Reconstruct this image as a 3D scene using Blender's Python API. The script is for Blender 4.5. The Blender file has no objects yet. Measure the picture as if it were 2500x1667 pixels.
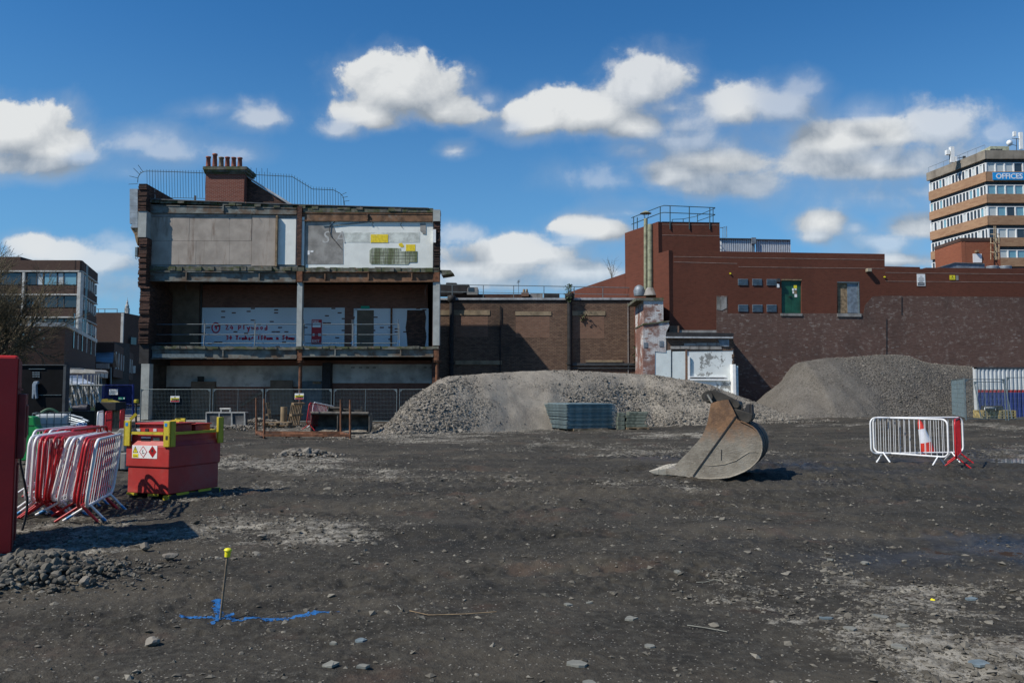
import bpy, math, random
import numpy as np
from mathutils import Vector, Matrix
random.seed(7)
rng = np.random.default_rng(11)
SC = bpy.context.scene
COL = SC.collection
# ------------------------------------------------------------------ camera
FPX = 1944.0; CH = 1.65; PITCH = math.atan((958-833.5)/FPX)
cam = bpy.data.cameras.new("camera"); camo = bpy.data.objects.new("camera", cam); COL.objects.link(camo)
camo.location = (0, 0, CH); camo.rotation_euler = (math.pi/2+PITCH, 0, 0)
cam.sensor_width = 36; cam.lens = 36*FPX/2500; cam.clip_end = 3000; cam.clip_start = 0.1
SC.camera = camo
SC.view_settings.view_transform = 'Standard'; SC.view_settings.look = 'None'
SC.view_settings.exposure = EXPO = 0.05
SC.view_settings.gamma = 1; SC.view_settings.use_curve_mapping = False
# ------------------------------------------------------------------ node expression helper
class E:
    """socket wrapper with arithmetic"""
    def __init__(s, nt, k): s.nt = nt; s.k = k
    def _m(s, op, *a, clamp=False):
        n = s.nt.nodes.new('ShaderNodeMath'); n.operation = op; n.use_clamp = clamp
        for i, v in enumerate((s,)+a):
            if isinstance(v, E): s.nt.links.new(v.k, n.inputs[i])
            else: n.inputs[i].default_value = v
        return E(s.nt, n.outputs[0])
    def __add__(s, o): return s._m('ADD', o)
    def __radd__(s, o): return s._m('ADD', o)
    def __sub__(s, o): return s._m('SUBTRACT', o)
    def __rsub__(s, o): return (s*-1.0)+o
    def __mul__(s, o): return s._m('MULTIPLY', o)
    def __rmul__(s, o): return s._m('MULTIPLY', o)
    def __truediv__(s, o): return s._m('DIVIDE', o)
    def floor(s): return s._m('FLOOR')
    def abs(s): return s._m('ABSOLUTE')
    def mod(s, o): return s._m('FLOORED_MODULO', o)
    def gt(s, o): return s._m('GREATER_THAN', o)
    def lt(s, o): return s._m('LESS_THAN', o)
    def max(s, o): return s._m('MAXIMUM', o)
    def min(s, o): return s._m('MINIMUM', o)
    def pow(s, o): return s._m('POWER', o)
    def clamp(s): return s._m('ADD', 0.0, clamp=True)
    def ramp(s, a, b, smooth=True):
        n = s.nt.nodes.new('ShaderNodeMapRange'); n.interpolation_type = 'SMOOTHSTEP' if smooth else 'LINEAR'
        s.nt.links.new(s.k, n.inputs[0]); n.inputs[1].default_value = a; n.inputs[2].default_value = b
        return E(s.nt, n.outputs[0])
class NT:
    def __init__(s, nt): s.nt = nt
    def node(s, t, **kw):
        n = s.nt.nodes.new(t)
        for k, v in kw.items(): setattr(n, k, v)
        return n
    def comb(s, x, y, z=0.0):
        n = s.node('ShaderNodeCombineXYZ')
        for i, v in enumerate((x, y, z)):
            if isinstance(v, E): s.nt.links.new(v.k, n.inputs[i])
            else: n.inputs[i].default_value = v
        return E(s.nt, n.outputs[0])
    def sep(s, v):
        n = s.node('ShaderNodeSeparateXYZ'); s.nt.links.new(v.k, n.inputs[0])
        return [E(s.nt, o) for o in n.outputs]
    def noise(s, v, scale=5, detail=4, rough=.55, dist=0, dim='3D', out=0):
        n = s.node('ShaderNodeTexNoise'); n.noise_dimensions = dim
        if v is not None: s.nt.links.new(v.k, n.inputs['Vector'])
        n.inputs['Scale'].default_value = scale; n.inputs['Detail'].default_value = detail
        n.inputs['Roughness'].default_value = rough; n.inputs['Distortion'].default_value = dist
        return E(s.nt, n.outputs[out])
    def white(s, v):
        n = s.node('ShaderNodeTexWhiteNoise'); n.noise_dimensions = '3D'; s.nt.links.new(v.k, n.inputs['Vector'])
        return E(s.nt, n.outputs[0])
    def vmul(s, v, xyz):
        n = s.node('ShaderNodeVectorMath', operation='MULTIPLY'); s.nt.links.new(v.k, n.inputs[0]); n.inputs[1].default_value = xyz
        return E(s.nt, n.outputs[0])
    def vadd(s, v, xyz):
        n = s.node('ShaderNodeVectorMath', operation='ADD'); s.nt.links.new(v.k, n.inputs[0]); n.inputs[1].default_value = xyz
        return E(s.nt, n.outputs[0])
    def mix(s, f, a, b):
        n = s.node('ShaderNodeMix', data_type='RGBA')
        for i, v in ((0, f), (6, a), (7, b)):
            if isinstance(v, E): s.nt.links.new(v.k, n.inputs[i])
            elif i == 0: n.inputs[0].default_value = v
            else: n.inputs[i].default_value = (*v[:3], 1)
        return E(s.nt, n.outputs[2])
    def scale(s, c, f):   # colour * scalar
        n = s.node('ShaderNodeVectorMath', operation='SCALE'); s.nt.links.new(c.k, n.inputs[0])
        if isinstance(f, E): s.nt.links.new(f.k, n.inputs[3])
        else: n.inputs[3].default_value = f
        return E(s.nt, n.outputs[0])
    def cramp(s, f, stops):
        n = s.node('ShaderNodeValToRGB'); s.nt.links.new(f.k, n.inputs[0]); r = n.color_ramp
        while len(r.elements) < len(stops): r.elements.new(0.5)
        for e, (p, c) in zip(r.elements, stops): e.position = p; e.color = (*c[:3], 1)
        return E(s.nt, n.outputs[0])
# ------------------------------------------------------------------ sky
SUN = Vector((1.0, 0.50, -1.22)).normalized()
def ray(px, py):
    u = (px-1250)/FPX; v = (833.5-py)/FPX; c, s_ = math.cos(PITCH), math.sin(PITCH)
    return Vector((u, c-v*s_, s_+v*c))
world = bpy.data.worlds.new("World"); SC.world = world; world.use_nodes = True
wt = world.node_tree; wt.nodes.clear(); w = NT(wt)
out = w.node('ShaderNodeOutputWorld'); bg = w.node('ShaderNodeBackground')
wt.links.new(bg.outputs[0], out.inputs[0]); bg.inputs[1].default_value = 0.088
sky = w.node('ShaderNodeTexSky', sky_type='NISHITA'); sky.sun_disc = False
sky.sun_elevation = math.asin(-SUN.z); sky.sun_rotation = math.atan2(-SUN.x, -SUN.y)
sky.air_density = 1.0; sky.dust_density = 0.05; sky.ozone_density = 3.0; sky.altitude = 60
tc = w.node('ShaderNodeTexCoord'); D = E(wt, tc.outputs['Generated'])
dx, dy, dz = w.sep(D)
dyc = dy.max(0.05)
P0 = w.comb(dx/dyc, dz/dyc, 0.0)
skyc = E(wt, sky.outputs[0])
hs = w.node('ShaderNodeHueSaturation'); wt.links.new(skyc.k, hs.inputs['Color']); hs.inputs['Saturation'].default_value = 1.04; hs.inputs['Value'].default_value = 1.0
skyc = w.vmul(E(wt, hs.outputs[0]), (.38, .94, 1.30))
skyc = w.mix(dz.ramp(.46, -.02)*.62, skyc, (2.5, 4.9, 7.3))
# cumulus: (px, py, rx, ry, strength) in photo pixels, kept as directions
CL = [(985,232,125,82,1),(900,285,95,45,1),(1085,275,95,42,1),(840,315,55,32,.6),(1195,245,30,26,.45),
 (35,335,110,72,1),(120,370,115,50,1),(40,400,150,42,.9),(200,385,60,26,.5),
 (628,290,66,38,.62),(520,268,60,22,.35),(340,350,95,34,.5),(400,372,95,40,.45),(575,378,70,34,.4),(310,420,70,30,.3),(1110,369,42,24,.6),
 (1300,296,105,48,1),(1440,285,130,60,1),(1575,225,100,75,.9),(1560,310,110,48,1),(1245,310,50,24,.6),(1680,310,120,60,.55),
 (1790,275,85,60,.95),(1920,265,110,55,.6),(1960,215,55,38,.42),(2110,270,90,30,.3),
 (1740,395,150,62,1),(1640,430,110,45,.9),(1770,455,190,52,.8),(1560,500,90,22,.4),(1560,370,70,30,.5),
 (2040,350,110,62,1),(2165,330,95,55,1),(2300,325,120,66,.75),(2120,410,250,62,.95),(2350,380,130,60,.7),(2430,330,70,40,.4),(2240,470,120,40,.5),
 (2012,545,76,46,1),(2000,580,52,30,.8),(2085,555,42,26,.5),(2235,555,85,52,.9),(2160,600,120,36,.5),(2180,635,150,26,.85),(2080,640,70,20,.5),
 (1450,562,88,36,1),(1395,590,60,20,.5),(1265,628,150,44,.95),(1210,670,150,50,.95),(1390,670,160,46,.8),(1120,572,56,26,.55),(1530,520,90,24,.4),(1150,690,90,40,.7),
 (1700,350,170,70,.55),(2120,480,260,60,.45),(1480,440,110,40,.35),(2200,395,210,60,.7),(1330,690,260,40,.6),(1640,265,90,40,.6),(90,615,70,34,.95),(150,622,80,34,.9),(250,645,120,48,.75),(200,700,160,60,.6),(300,600,80,30,.45),(30,640,60,30,.5)]
wide = w.noise(D, 2.6, 6, .55); front = dy.ramp(0.25, 0.6)
side = ((wide-0.54)*6.0).ramp(0.2, 1.2)*(1.0-front)*dz.ramp(0.02, 0.25)*.8
fin = w.mix(side, skyc, (5.2, 5.4, 5.6))
wt.links.new(fin.k, bg.inputs[0])
# ------------------------------------------------------------------ sun
sl = bpy.data.lights.new("sun", 'SUN'); sl.energy = 5.0; sl.angle = math.radians(0.53); sl.color = (1.0, .93, .82)
so = bpy.data.objects.new("sun", sl); COL.objects.link(so); so.location = (-30, -12, 40)
so.rotation_euler = SUN.to_track_quat('-Z', 'Y').to_euler()
# ------------------------------------------------------------------ numpy noise+terrain
def _h(ix, iy, seed):
    n = (ix.astype(np.int64)*374761393+iy.astype(np.int64)*668265263+seed*974711) & 0xffffffff
    n = ((n ^ (n >> 13))*1274126177) & 0xffffffff
    n = (n ^ (n >> 16)) & 0xffff
    return n/65535.0
def vnoise(x, y, seed=0):
    x0 = np.floor(x); y0 = np.floor(y); fx = x-x0; fy = y-y0
    fx = fx*fx*(3-2*fx); fy = fy*fy*(3-2*fy)
    a = _h(x0, y0, seed); b_ = _h(x0+1, y0, seed); c = _h(x0, y0+1, seed); d = _h(x0+1, y0+1, seed)
    return (a*(1-fx)+b_*fx)*(1-fy)+(c*(1-fx)+d*fx)*fy-0.5
def fbm(x, y, o=4, seed=0, g=.5):
    t = 0; a = 1.0
    for i in range(o):
        t = t+a*vnoise(x, y, seed+i*17); x = x*2.03+7.1; y = y*2.03+3.7; a *= g
    return t
def sstep(a, b_, x):
    t = np.clip((x-a)/(b_-a), 0, 1); return t*t*(3-2*t)
PALES = []
PITS = []   # (x, y, rx, ry, h) bumps
def gz(x, y):
    x = np.asarray(x, float); y = np.asarray(y, float)
    z = 0.32*sstep(6, 18, x)*sstep(26, 42, y)
    z = z+0.045*fbm(x*.25, y*.25, 3, 5)*sstep(3, 9, y)
    for (bx, by, rx, ry, h) in PITS:
        z = z+h*np.exp(-(((x-bx)/rx)**2+((y-by)/ry)**2))
    return z
def rough(x, y):
    r = 0.05*fbm(x*1.1, y*1.1, 5, 9, .55)
    r = r+0.022*fbm(x*9, y*9, 3, 31, .6)*(0.35+1.3*sstep(-.1, .3, fbm(x*.7, y*.7, 2, 77)))
    rut = sstep(9, 13, y)*sstep(-2, 3, x)
    r = r+rut*0.10*fbm(x*.35+y*.1, y*2.6+fbm(x*.2, y*.2, 2, 3)*5, 3, 21)
    for (c0, sl, cv, dep) in ((11.6, .06, .012, .05), (13.5, .05, .012, .05), (15.2, .02, .006, .06), (17.3, .03, .007, .06), (9.3, -.05, .02, .035), (20.5, .05, .0, .06), (7.4, .22, -.02, .03)):
        d = y-(c0+sl*x+cv*x*x+.25*vnoise(x*.4, x*0+c0, 6)); wv = .12+.008*c0
        r = r-dep*(np.exp(-(d/wv)**2)-.55*np.exp(-((abs(d)-1.9*wv)/wv)**2))*(.6+.9*vnoise(x*2.2, y*.5, 12)+.45*np.sin(x*21+c0))*(.5+1.2*np.clip(vnoise(x*.3, y*.2, 44)+.35, 0, 1))
    return r
def pale(x, y):
    a = fbm(x*.33, y*.33, 3, 41)+0.55*fbm(x*1.6, y*1.6, 4, 43, .6)
    a = a-0.08-0.18*np.exp(-((x-.3)/2.0)**2)*np.exp(-((y-9)/6)**2)
    for (bx, by, rx, ry, am) in PALES: a = a+am*np.exp(-((x-bx)/rx)**2-((y-by)/ry)**2)
    a = a+0.35*np.exp(-(((y-29)/5)**2))*sstep(-14, -9, x)*(1-sstep(4, 9, x))-0.45*sstep(2, 5, x)*np.exp(-(((y-17)/6)**2))
    a = a-0.5*sstep(3.6, 5.5, x)*np.exp(-((y-9.3)/2.6)**2)
    return a
def G(px, py, dz=0.0):
    d = ray(px, py); z0 = 0.0
    for _ in range(8):
        t = (z0-CH)/d.z; p = d*t; z0 = float(gz(p.x, p.y))
    return Vector((p.x, p.y, z0+dz))
def W(px, py, Y):
    d = ray(px, py); t = Y/d.y; return Vector((d.x*t, Y, CH+d.z*t))
# ------------------------------------------------------------------ object helpers
OFF = {}
def root_off(o):
    while o is not None and o.parent is not None: o = o.parent
    return OFF.get(o.name, Vector((0, 0, 0))) if o else Vector((0, 0, 0))
def tag(o, label, cat, group=None, kind=None):
    if label: o['label'] = label
    if cat: o['category'] = cat
    if group: o['group'] = group
    if kind: o['kind'] = kind
    return o
def thing(name, label, cat, loc=(0, 0, 0), group=None, local=False):
    o = bpy.data.objects.new(name, None); COL.objects.link(o); o.location = loc
    o.empty_display_size = .2
    OFF[o.name] = Vector((0, 0, 0)) if local else Vector(loc)
    return tag(o, label, cat, group)
def link_mesh(name, me, parent=None):
    o = bpy.data.objects.new(name, me); COL.objects.link(o)
    if parent: o.parent = parent
    return o
def copy_tree(o, parent=None):
    c = o.copy(); COL.objects.link(c); c.parent = parent
    OFF[c.name] = OFF.get(o.name, Vector((0, 0, 0)))
    for ch in list(o.children): copy_tree(ch, c)
    return c
def npmesh(name, V, Fc, mat, parent=None, smooth=False, attr=None):
    V = np.asarray(V, np.float32); Fc = np.asarray(Fc, np.int32)
    if parent is not None: V = V-np.array(root_off(parent), np.float32)
    me = bpy.data.meshes.new(name); k = Fc.shape[1]
    me.vertices.add(len(V)); me.vertices.foreach_set('co', V.ravel())
    me.loops.add(Fc.size); me.loops.foreach_set('vertex_index', Fc.ravel())
    me.polygons.add(len(Fc)); me.polygons.foreach_set('loop_start', np.arange(0, Fc.size, k, dtype=np.int32))
    me.polygons.foreach_set('loop_total', np.full(len(Fc), k, np.int32))
    me.polygons.foreach_set('use_smooth', np.full(len(Fc), bool(smooth)))
    if attr:
        for an, av in attr.items():
            a = me.attributes.new(an, 'FLOAT', 'POINT'); a.data.foreach_set('value', np.asarray(av, np.float32))
    me.update(calc_edges=True)
    if isinstance(mat, (list, tuple)):
        for m_ in mat: me.materials.append(m_)
    else: me.materials.append(mat)
    return link_mesh(name, me, parent)
class Plane:
    """vertical facade plane through A at angle a; s along, z up, d outwards (towards the yard)"""
    def __init__(s, x, y, deg=0.0):
        a = math.radians(deg); s.A = Vector((x, y, 0)); s.e = Vector((math.cos(a), math.sin(a), 0)); s.n = Vector((math.sin(a), -math.cos(a), 0))
    def px(s, px, py, d=0.0):
        r = ray(px, py); C0 = Vector((0, 0, CH)); A = s.A+s.n*d
        t = (A-C0).dot(s.n)/r.dot(s.n); p = C0+r*t
        return ((p-s.A).dot(s.e), p.z)
    def pt(s, u, z, d=0.0): return s.A+s.e*u+s.n*d+Vector((0, 0, z))
XY = Plane(0, 0, 0)
class MB:
    def __init__(s): s.v = []; s.f = []; s.sm = []
    def add(s, vs, fs, smooth=False):
        b_ = len(s.v); s.v += [tuple(v) for v in vs]; s.f += [tuple(i+b_ for i in f) for f in fs]; s.sm += [smooth]*len(fs); return s
    def hexa(s, p):   # 8 pts: bottom 0-3 ccw, top 4-7
        return s.add(p, [(3, 2, 1, 0), (4, 5, 6, 7), (0, 1, 5, 4), (1, 2, 6, 5), (2, 3, 7, 6), (3, 0, 4, 7)])
    def box(s, x0, x1, y0, y1, z0, z1):
        return s.hexa([(x0, y0, z0), (x1, y0, z0), (x1, y1, z0), (x0, y1, z0), (x0, y0, z1), (x1, y0, z1), (x1, y1, z1), (x0, y1, z1)])
    def mbox(s, m, sx, sy, sz, ctr=(0, 0, 0)):
        cx, cy, cz = ctr
        return s.hexa([m @ Vector((cx+a*sx/2, cy+b_*sy/2, cz+c*sz/2)) for a, b_, c in ((-1, -1, -1), (1, -1, -1), (1, 1, -1), (-1, 1, -1), (-1, -1, 1), (1, -1, 1), (1, 1, 1), (-1, 1, 1))])
    def bar(s, p, q, wd, h=None, up=(0, 0, 1)):
        p = Vector(p); q = Vector(q); h = h or wd; d = (q-p).normalized(); u = Vector(up)
        if abs(d.dot(u)) > .95: u = Vector((0, 1, 0))
        r = d.cross(u).normalized()*wd/2; t = r.cross(d).normalized()*h/2
        return s.hexa([p-r-t, p+r-t, q+r-t, q-r-t, p-r+t, p+r+t, q+r+t, q-r+t])
    def tube(s, p, q, r, n=6, r2=None, cap=True, smooth=True):
        p = Vector(p); q = Vector(q); r2 = r if r2 is None else r2; d = (q-p).normalized()
        u = Vector((0, 0, 1)) if abs(d.z) < .9 else Vector((1, 0, 0)); a = d.cross(u).normalized(); b_ = d.cross(a)
        vs = [p+(a*math.cos(t)+b_*math.sin(t))*r for t in [2*math.pi*i/n for i in range(n)]]+[q+(a*math.cos(t)+b_*math.sin(t))*r2 for t in [2*math.pi*i/n for i in range(n)]]
        s.add(vs, [(i, (i+1) % n, n+(i+1) % n, n+i) for i in range(n)], smooth)
        if cap: s.add(vs, [tuple(range(n))[::-1], tuple(range(n, 2*n))])
        return s
    def path(s, pts, r, n=6, closed=False):
        P = [Vector(p) for p in pts]; L = len(P); rings = []
        pa = None
        for i in range(L):
            a = P[i-1] if (i > 0 or closed) else P[i]; b_ = P[(i+1) % L] if (i < L-1 or closed) else P[i]
            d = (b_-a).normalized()
            if pa is None:
                u = Vector((0, 0, 1)) if abs(d.z) < .8 else Vector((1, 0, 0)); x = d.cross(u).normalized()
            else:
                x = (pa-d*pa.dot(d)).normalized()
            pa = x; y = d.cross(x)
            rr = r[i] if isinstance(r, (list, tuple)) else r
            rings.append([P[i]+(x*math.cos(t)+y*math.sin(t))*rr for t in [2*math.pi*k/n for k in range(n)]])
        vs = [v for g in rings for v in g]; fs = []
        for i in range(L if closed else L-1):
            j = (i+1) % L
            for k in range(n): fs.append((i*n+k, i*n+(k+1) % n, j*n+(k+1) % n, j*n+k))
        s.add(vs, fs, True)
        if not closed: s.add(rings[0]+rings[-1], [tuple(range(n))[::-1], tuple(range(n, 2*n))])
        return s
    def lathe(s, c, prof, n=14, m=None, smooth=True):
        vs = []
        for (r, z) in prof:
            for k in range(n):
                t = 2*math.pi*k/n; v = Vector((r*math.cos(t), r*math.sin(t), z)); v = (m @ v) if m else v; vs.append(Vector(c)+v)
        fs = [(i*n+k, i*n+(k+1) % n, (i+1)*n+(k+1) % n, (i+1)*n+k) for i in range(len(prof)-1) for k in range(n)]
        s.add(vs, fs, smooth)
        return s.add(vs[:n]+vs[-n:], [tuple(range(n))[::-1], tuple(range(n, 2*n))])
    def fbox(s, F, u0, u1, z0, z1, d0, d1):
        if u0 > u1: u0, u1 = u1, u0
        if d0 > d1: d0, d1 = d1, d0
        return s.hexa([F.pt(u0, z0, d1), F.pt(u1, z0, d1), F.pt(u1, z0, d0), F.pt(u0, z0, d0), F.pt(u0, z1, d1), F.pt(u1, z1, d1), F.pt(u1, z1, d0), F.pt(u0, z1, d0)])
    def prect(s, F, x0, y0, x1, y1, d0, d1):
        """facade box from a pixel rectangle, front face at d1"""
        ym = (y0+y1)/2; xm = (x0+x1)/2
        return s.fbox(F, F.px(x0, ym, d1)[0], F.px(x1, ym, d1)[0], F.px(xm, y1, d1)[1], F.px(xm, y0, d1)[1], d0, d1)
    def fpoly(s, F, pts, d0, d1):
        n = len(pts)
        vs = [F.pt(u, z, d1) for u, z in pts]+[F.pt(u, z, d0) for u, z in pts]
        ar = sum(pts[i][0]*pts[(i+1) % n][1]-pts[(i+1) % n][0]*pts[i][1] for i in range(n))
        fs = [tuple(range(n)), tuple(range(2*n-1, n-1, -1))]+[(i, n+i, n+(i+1) % n, (i+1) % n) for i in range(n)]
        if (ar > 0) == (d1 < d0): fs = [f[::-1] for f in fs]
        return s.add(vs, fs)
    def ppoly(s, F, pp, d0, d1): return s.fpoly(F, [F.px(a, b_, d1) for a, b_ in pp], d0, d1)
    def build(s, name, mat, parent=None, bevel=0):
        off = root_off(parent) if parent else Vector((0, 0, 0))
        me = bpy.data.meshes.new(name); me.from_pydata([(v[0]-off.x, v[1]-off.y, v[2]-off.z) for v in s.v], [], s.f)
        me.polygons.foreach_set('use_smooth', s.sm); me.update()
        me.materials.append(mat)
        o = link_mesh(name, me, parent)
        if bevel:
            md = o.modifiers.new('bevel', 'BEVEL'); md.width = bevel; md.segments = 2; md.limit_method = 'ANGLE'
        return o
    def single(s, name, mat, label, cat, group=None, kind=None, bevel=0):
        """a thing that is one mesh; origin moved to the base"""
        xs = [v[0] for v in s.v]; ys = [v[1] for v in s.v]; zs = [v[2] for v in s.v]
        o0 = Vector(((min(xs)+max(xs))/2, (min(ys)+max(ys))/2, min(zs)))
        s.v = [(v[0]-o0.x, v[1]-o0.y, v[2]-o0.z) for v in s.v]
        o = s.build(name, mat, None, bevel); o.location = o0
        return tag(o, label, cat, group, kind)
def text_mesh(name, body, size, F, u, z, d, mat, parent, ext=.004, shear=0, align='LEFT', sx=1.0, bold=0.0):
    cu = bpy.data.curves.new(name, 'FONT'); cu.body = body; cu.size = size; cu.extrude = ext; cu.shear = shear; cu.align_x = align; cu.offset = bold
    cu.resolution_u = 3
    t = bpy.data.objects.new('tmp_text', cu); me = bpy.data.meshes.new_from_object(t); bpy.data.objects.remove(t); bpy.data.curves.remove(cu)
    off = root_off(parent) if parent else Vector((0, 0, 0))
    for v in me.vertices: v.co = F.pt(u+v.co.x*sx, z+v.co.y, d+v.co.z)-off
    me.name = name; me.materials.clear(); me.materials.append(mat)
    return link_mesh(name, me, parent)
# ------------------------------------------------------------------ materials
def new_mat(name):
    m = bpy.data.materials.new(name); m.use_nodes = True; nt = m.node_tree; b_ = nt.nodes['Principled BSDF']; return m, NT(nt), b_
def bump(n, bs, h, strength=.3, dist=.02):
    bp = n.node('ShaderNodeBump'); bp.inputs['Strength'].default_value = strength; bp.inputs['Distance'].default_value = dist
    n.nt.links.new(h.k, bp.inputs['Height']); n.nt.links.new(bp.outputs[0], bs.inputs['Normal'])
def geo(n): return E(n.nt, n.node('ShaderNodeNewGeometry').outputs['Position'])
def objc(n): return E(n.nt, n.node('ShaderNodeTexCoord').outputs['Object'])
def M(name, col, r=.75, metal=0.0, var=.18, sc=2.5, bmp=.15, bsc=25, stain=None, sa=.5, sb=.62, ssc=1.5, streak=False, spec=None, dust=0):
    """paint / stone / wood / metal: base tone+grain, optional stain colour in patches or streaks"""
    m, n, bs = new_mat(name); p = objc(n)
    f = n.noise(p, sc, 6, .6); c0 = tuple(c*(1-var*1.6) for c in col); c1 = tuple(min(1, c*(1+var*1.3)) for c in col)
    c = n.mix(f.ramp(.3, .7), c0, c1)
    fine = n.noise(p, bsc, 4, .6)
    c = n.mix((fine-.5).abs()*0.6, c, tuple(x*.45 for x in col))
    if stain:
        q = n.vmul(p, (1, 1, .12)) if streak else p
        g = n.noise(q, ssc, 8, .68).ramp(sa, sb)
        c = n.mix(g*.85, c, stain)
    if dust:
        g = n.noise(p, 1.2, 7, .7).ramp(.45, .75)*dust
        c = n.mix(g, c, (.21, .19, .165))
    n.nt.links.new(c.k, bs.inputs['Base Color'])
    bs.inputs['Metallic'].default_value = metal
    rr = n.noise(p, sc*3, 3, .5)*.3+(r-.15); n.nt.links.new(rr.k, bs.inputs['Roughness'])
    if spec is not None: bs.inputs['Specular IOR Level'].default_value = spec
    if bmp: bump(n, bs, fine, bmp, .01)
    return m
def brick(name, tones, mortar=(.22, .2, .18), bw=.235, bh=.078, mw=.012, dirt=(.03, .026, .024), dirt_a=.5, dirt_b=.8, ds=.35, rgh=.9, bumpy=.5, white=0.0, wcol=(.6, .6, .58), wsc=1.2, paint=None, palept=0.0):
    m, n, bs = new_mat(name); P = geo(n); x, y, z = n.sep(P)
    u = x+y; row = (z/bh).floor(); uu = (u+row.mod(2.0)*(bw/2))/bw; colm = uu.floor()
    rnd = n.white(n.comb(colm, row, 3.0)); rnd2 = n.white(n.comb(colm, row, 9.0))
    c = n.cramp(rnd, [(i/(len(tones)-1), t) for i, t in enumerate(tones)])
    gr = n.noise(P, 18, 4, .6); c = n.mix(gr*.35, c, tuple(t*.6 for t in tones[0]))
    if palept: c = n.mix(rnd2.gt(1-palept)*.8, c, (.27, .225, .20))
    fx = (uu-colm-.5).abs(); fz = (z/bh-row-.5).abs()
    mo = fx.gt(.5-mw/bw/1.6).max(fz.gt(.5-mw/bh/1.6))
    if paint:
        pn = n.noise(P, wsc, 6, .7).ramp(*paint[1]); pf = pn*rnd2.gt(paint[2])
        c = n.mix(pf*.92, c, paint[0])
    c = n.mix(mo*.8, c, mortar)
    if white: c = n.mix(n.noise(P, wsc, 7, .7).ramp(1-white, 1-white+.18)*rnd2.ramp(.1, .9)*.9, c, wcol)
    dn = n.noise(n.vmul(P, (1, 1, .55)), ds, 7, .62).ramp(dirt_a, dirt_b)
    c = n.mix(dn*.75, c, dirt)
    big = n.noise(P, .22, 4, .5)*.5+.75; c = n.scale(c, big)
    n.nt.links.new(c.k, bs.inputs['Base Color']); bs.inputs['Roughness'].default_value = rgh
    bs.inputs['Specular IOR Level'].default_value = .25
    bump(n, bs, (1.0-mo)*.8+gr*.4+rnd*.3, bumpy, .02)
    return m
# ================================================================== SKY: cumulus on a spherical shell 1.4 km out, over the Sky Texture
def build_clouds():
    R = 1400.0; us = np.linspace(-.95, .95, 300); vs = np.linspace(-.03, .62, 130)
    U, Vv = np.meshgrid(us, vs)
    def field(X, Y):
        f = np.full(X.shape, -3.0); ws = np.full(X.shape, 1e-6); wo = np.full(X.shape, 1e-6)
        for (px, py, rx, ry, s) in CL:
            d = ray(px, py); cx, cy = d.x/d.y, d.z/d.y
            ddy = (Y-cy)*FPX/ry/1.16; ddy = np.where(ddy < 0, ddy*1.35, ddy)
            g0 = 1-np.sqrt(((X-cx)*FPX/rx/1.20)**2+ddy**2); g = s*g0 if s > .8 else g0*(.75+.25*s)-.12*(1-s); e_ = np.exp(np.clip(g0, -4, 1)*5); ws += e_; wo += e_*s; h = np.clip(.5+.5*(g-f)/.10, 0, 1); f = f*(1-h)+g*h+.10*h*(1-h)
        return f, wo/ws
    n = 1/np.sqrt(1+U*U+Vv*Vv); P = np.stack([U*n*R, n*R, Vv*n*R+CH], -1).reshape(-1, 3)
    f, op = field(U, Vv); f2 = field(U-.014, Vv+.032)[0]
    m = bpy.data.materials.new('cloud'); m.use_nodes = True; nt = m.node_tree; nt.nodes.clear(); c = NT(nt)
    at = lambda k: E(nt, c.node('ShaderNodeAttribute', attribute_name=k).outputs['Fac'])
    A, B = at('field'), at('field_lit')
    p = c.comb(at('cu'), at('cv'), 0.0)
    n1 = c.noise(p, 15, 9, .58, .25); n1b = c.noise(c.vadd(p, (-.008, .017, 0)), 15, 6, .58, .25); n2 = c.noise(p, 5, 3, .5)
    n3 = c.noise(p, 48, 5, .6)
    nn = (n1-.5)*1.35+(n2-.5)*.35; nb = (n1b-.5)*1.35+(n2-.5)*.35
    dA = A+nn; dB = B+nb
    lit = ((dA-dB)*1.05+.31+(dA-.3)*.08).clamp()
    thin = 1.0-at('opacity'); crisp = ((dA+(n3-.5)*.5+.36+(n1-.5)*thin*1.6+thin*.25)/(.85-lit*.55+thin*1.7)).ramp(0.0, 1.0); soft = (A+(n2-.5)*2.2+(n1-.5)*1.6).ramp(-.7, .7)*.62
    cov = (crisp.max(soft)*at('opacity').ramp(.15, 1.0, False)._m('MULTIPLY_ADD', .85, .15)).clamp()
    col = c.mix(lit, (.27, .315, .37), (.75, .765, .765)); col = c.mix(1.0-crisp, col, (.40, .47, .55))
    em = c.node('ShaderNodeEmission'); nt.links.new(col.k, em.inputs[0]); em.inputs[1].default_value = 1.0
    tr = c.node('ShaderNodeBsdfTransparent'); mx = c.node('ShaderNodeMixShader'); nt.links.new((cov*.97).k, mx.inputs[0]); nt.links.new(tr.outputs[0], mx.inputs[1]); nt.links.new(em.outputs[0], mx.inputs[2])
    o_ = c.node('ShaderNodeOutputMaterial'); nt.links.new(mx.outputs[0], o_.inputs[0])
    try: m.cycles.emission_sampling = 'NONE'
    except Exception: pass
    k = 300; i = np.arange(129)[:, None]*k+np.arange(k-1)[None]; Fq = np.stack([i, i+1, i+k+1, i+k], -1).reshape(-1, 4)
    edge = np.minimum(1, np.minimum((.95-abs(U))/.12, (.62-Vv)/.08))
    f = f-2*(1-edge); keep = f.ravel()[Fq].max(1) > -1.5; Fq = Fq[keep]
    o = npmesh('sky', P, Fq, m, smooth=True, attr={'field': f.ravel(), 'field_lit': f2.ravel(), 'opacity': op.ravel(), 'cu': U.ravel(), 'cv': Vv.ravel()}); o['kind'] = 'structure'
build_clouds()
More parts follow.
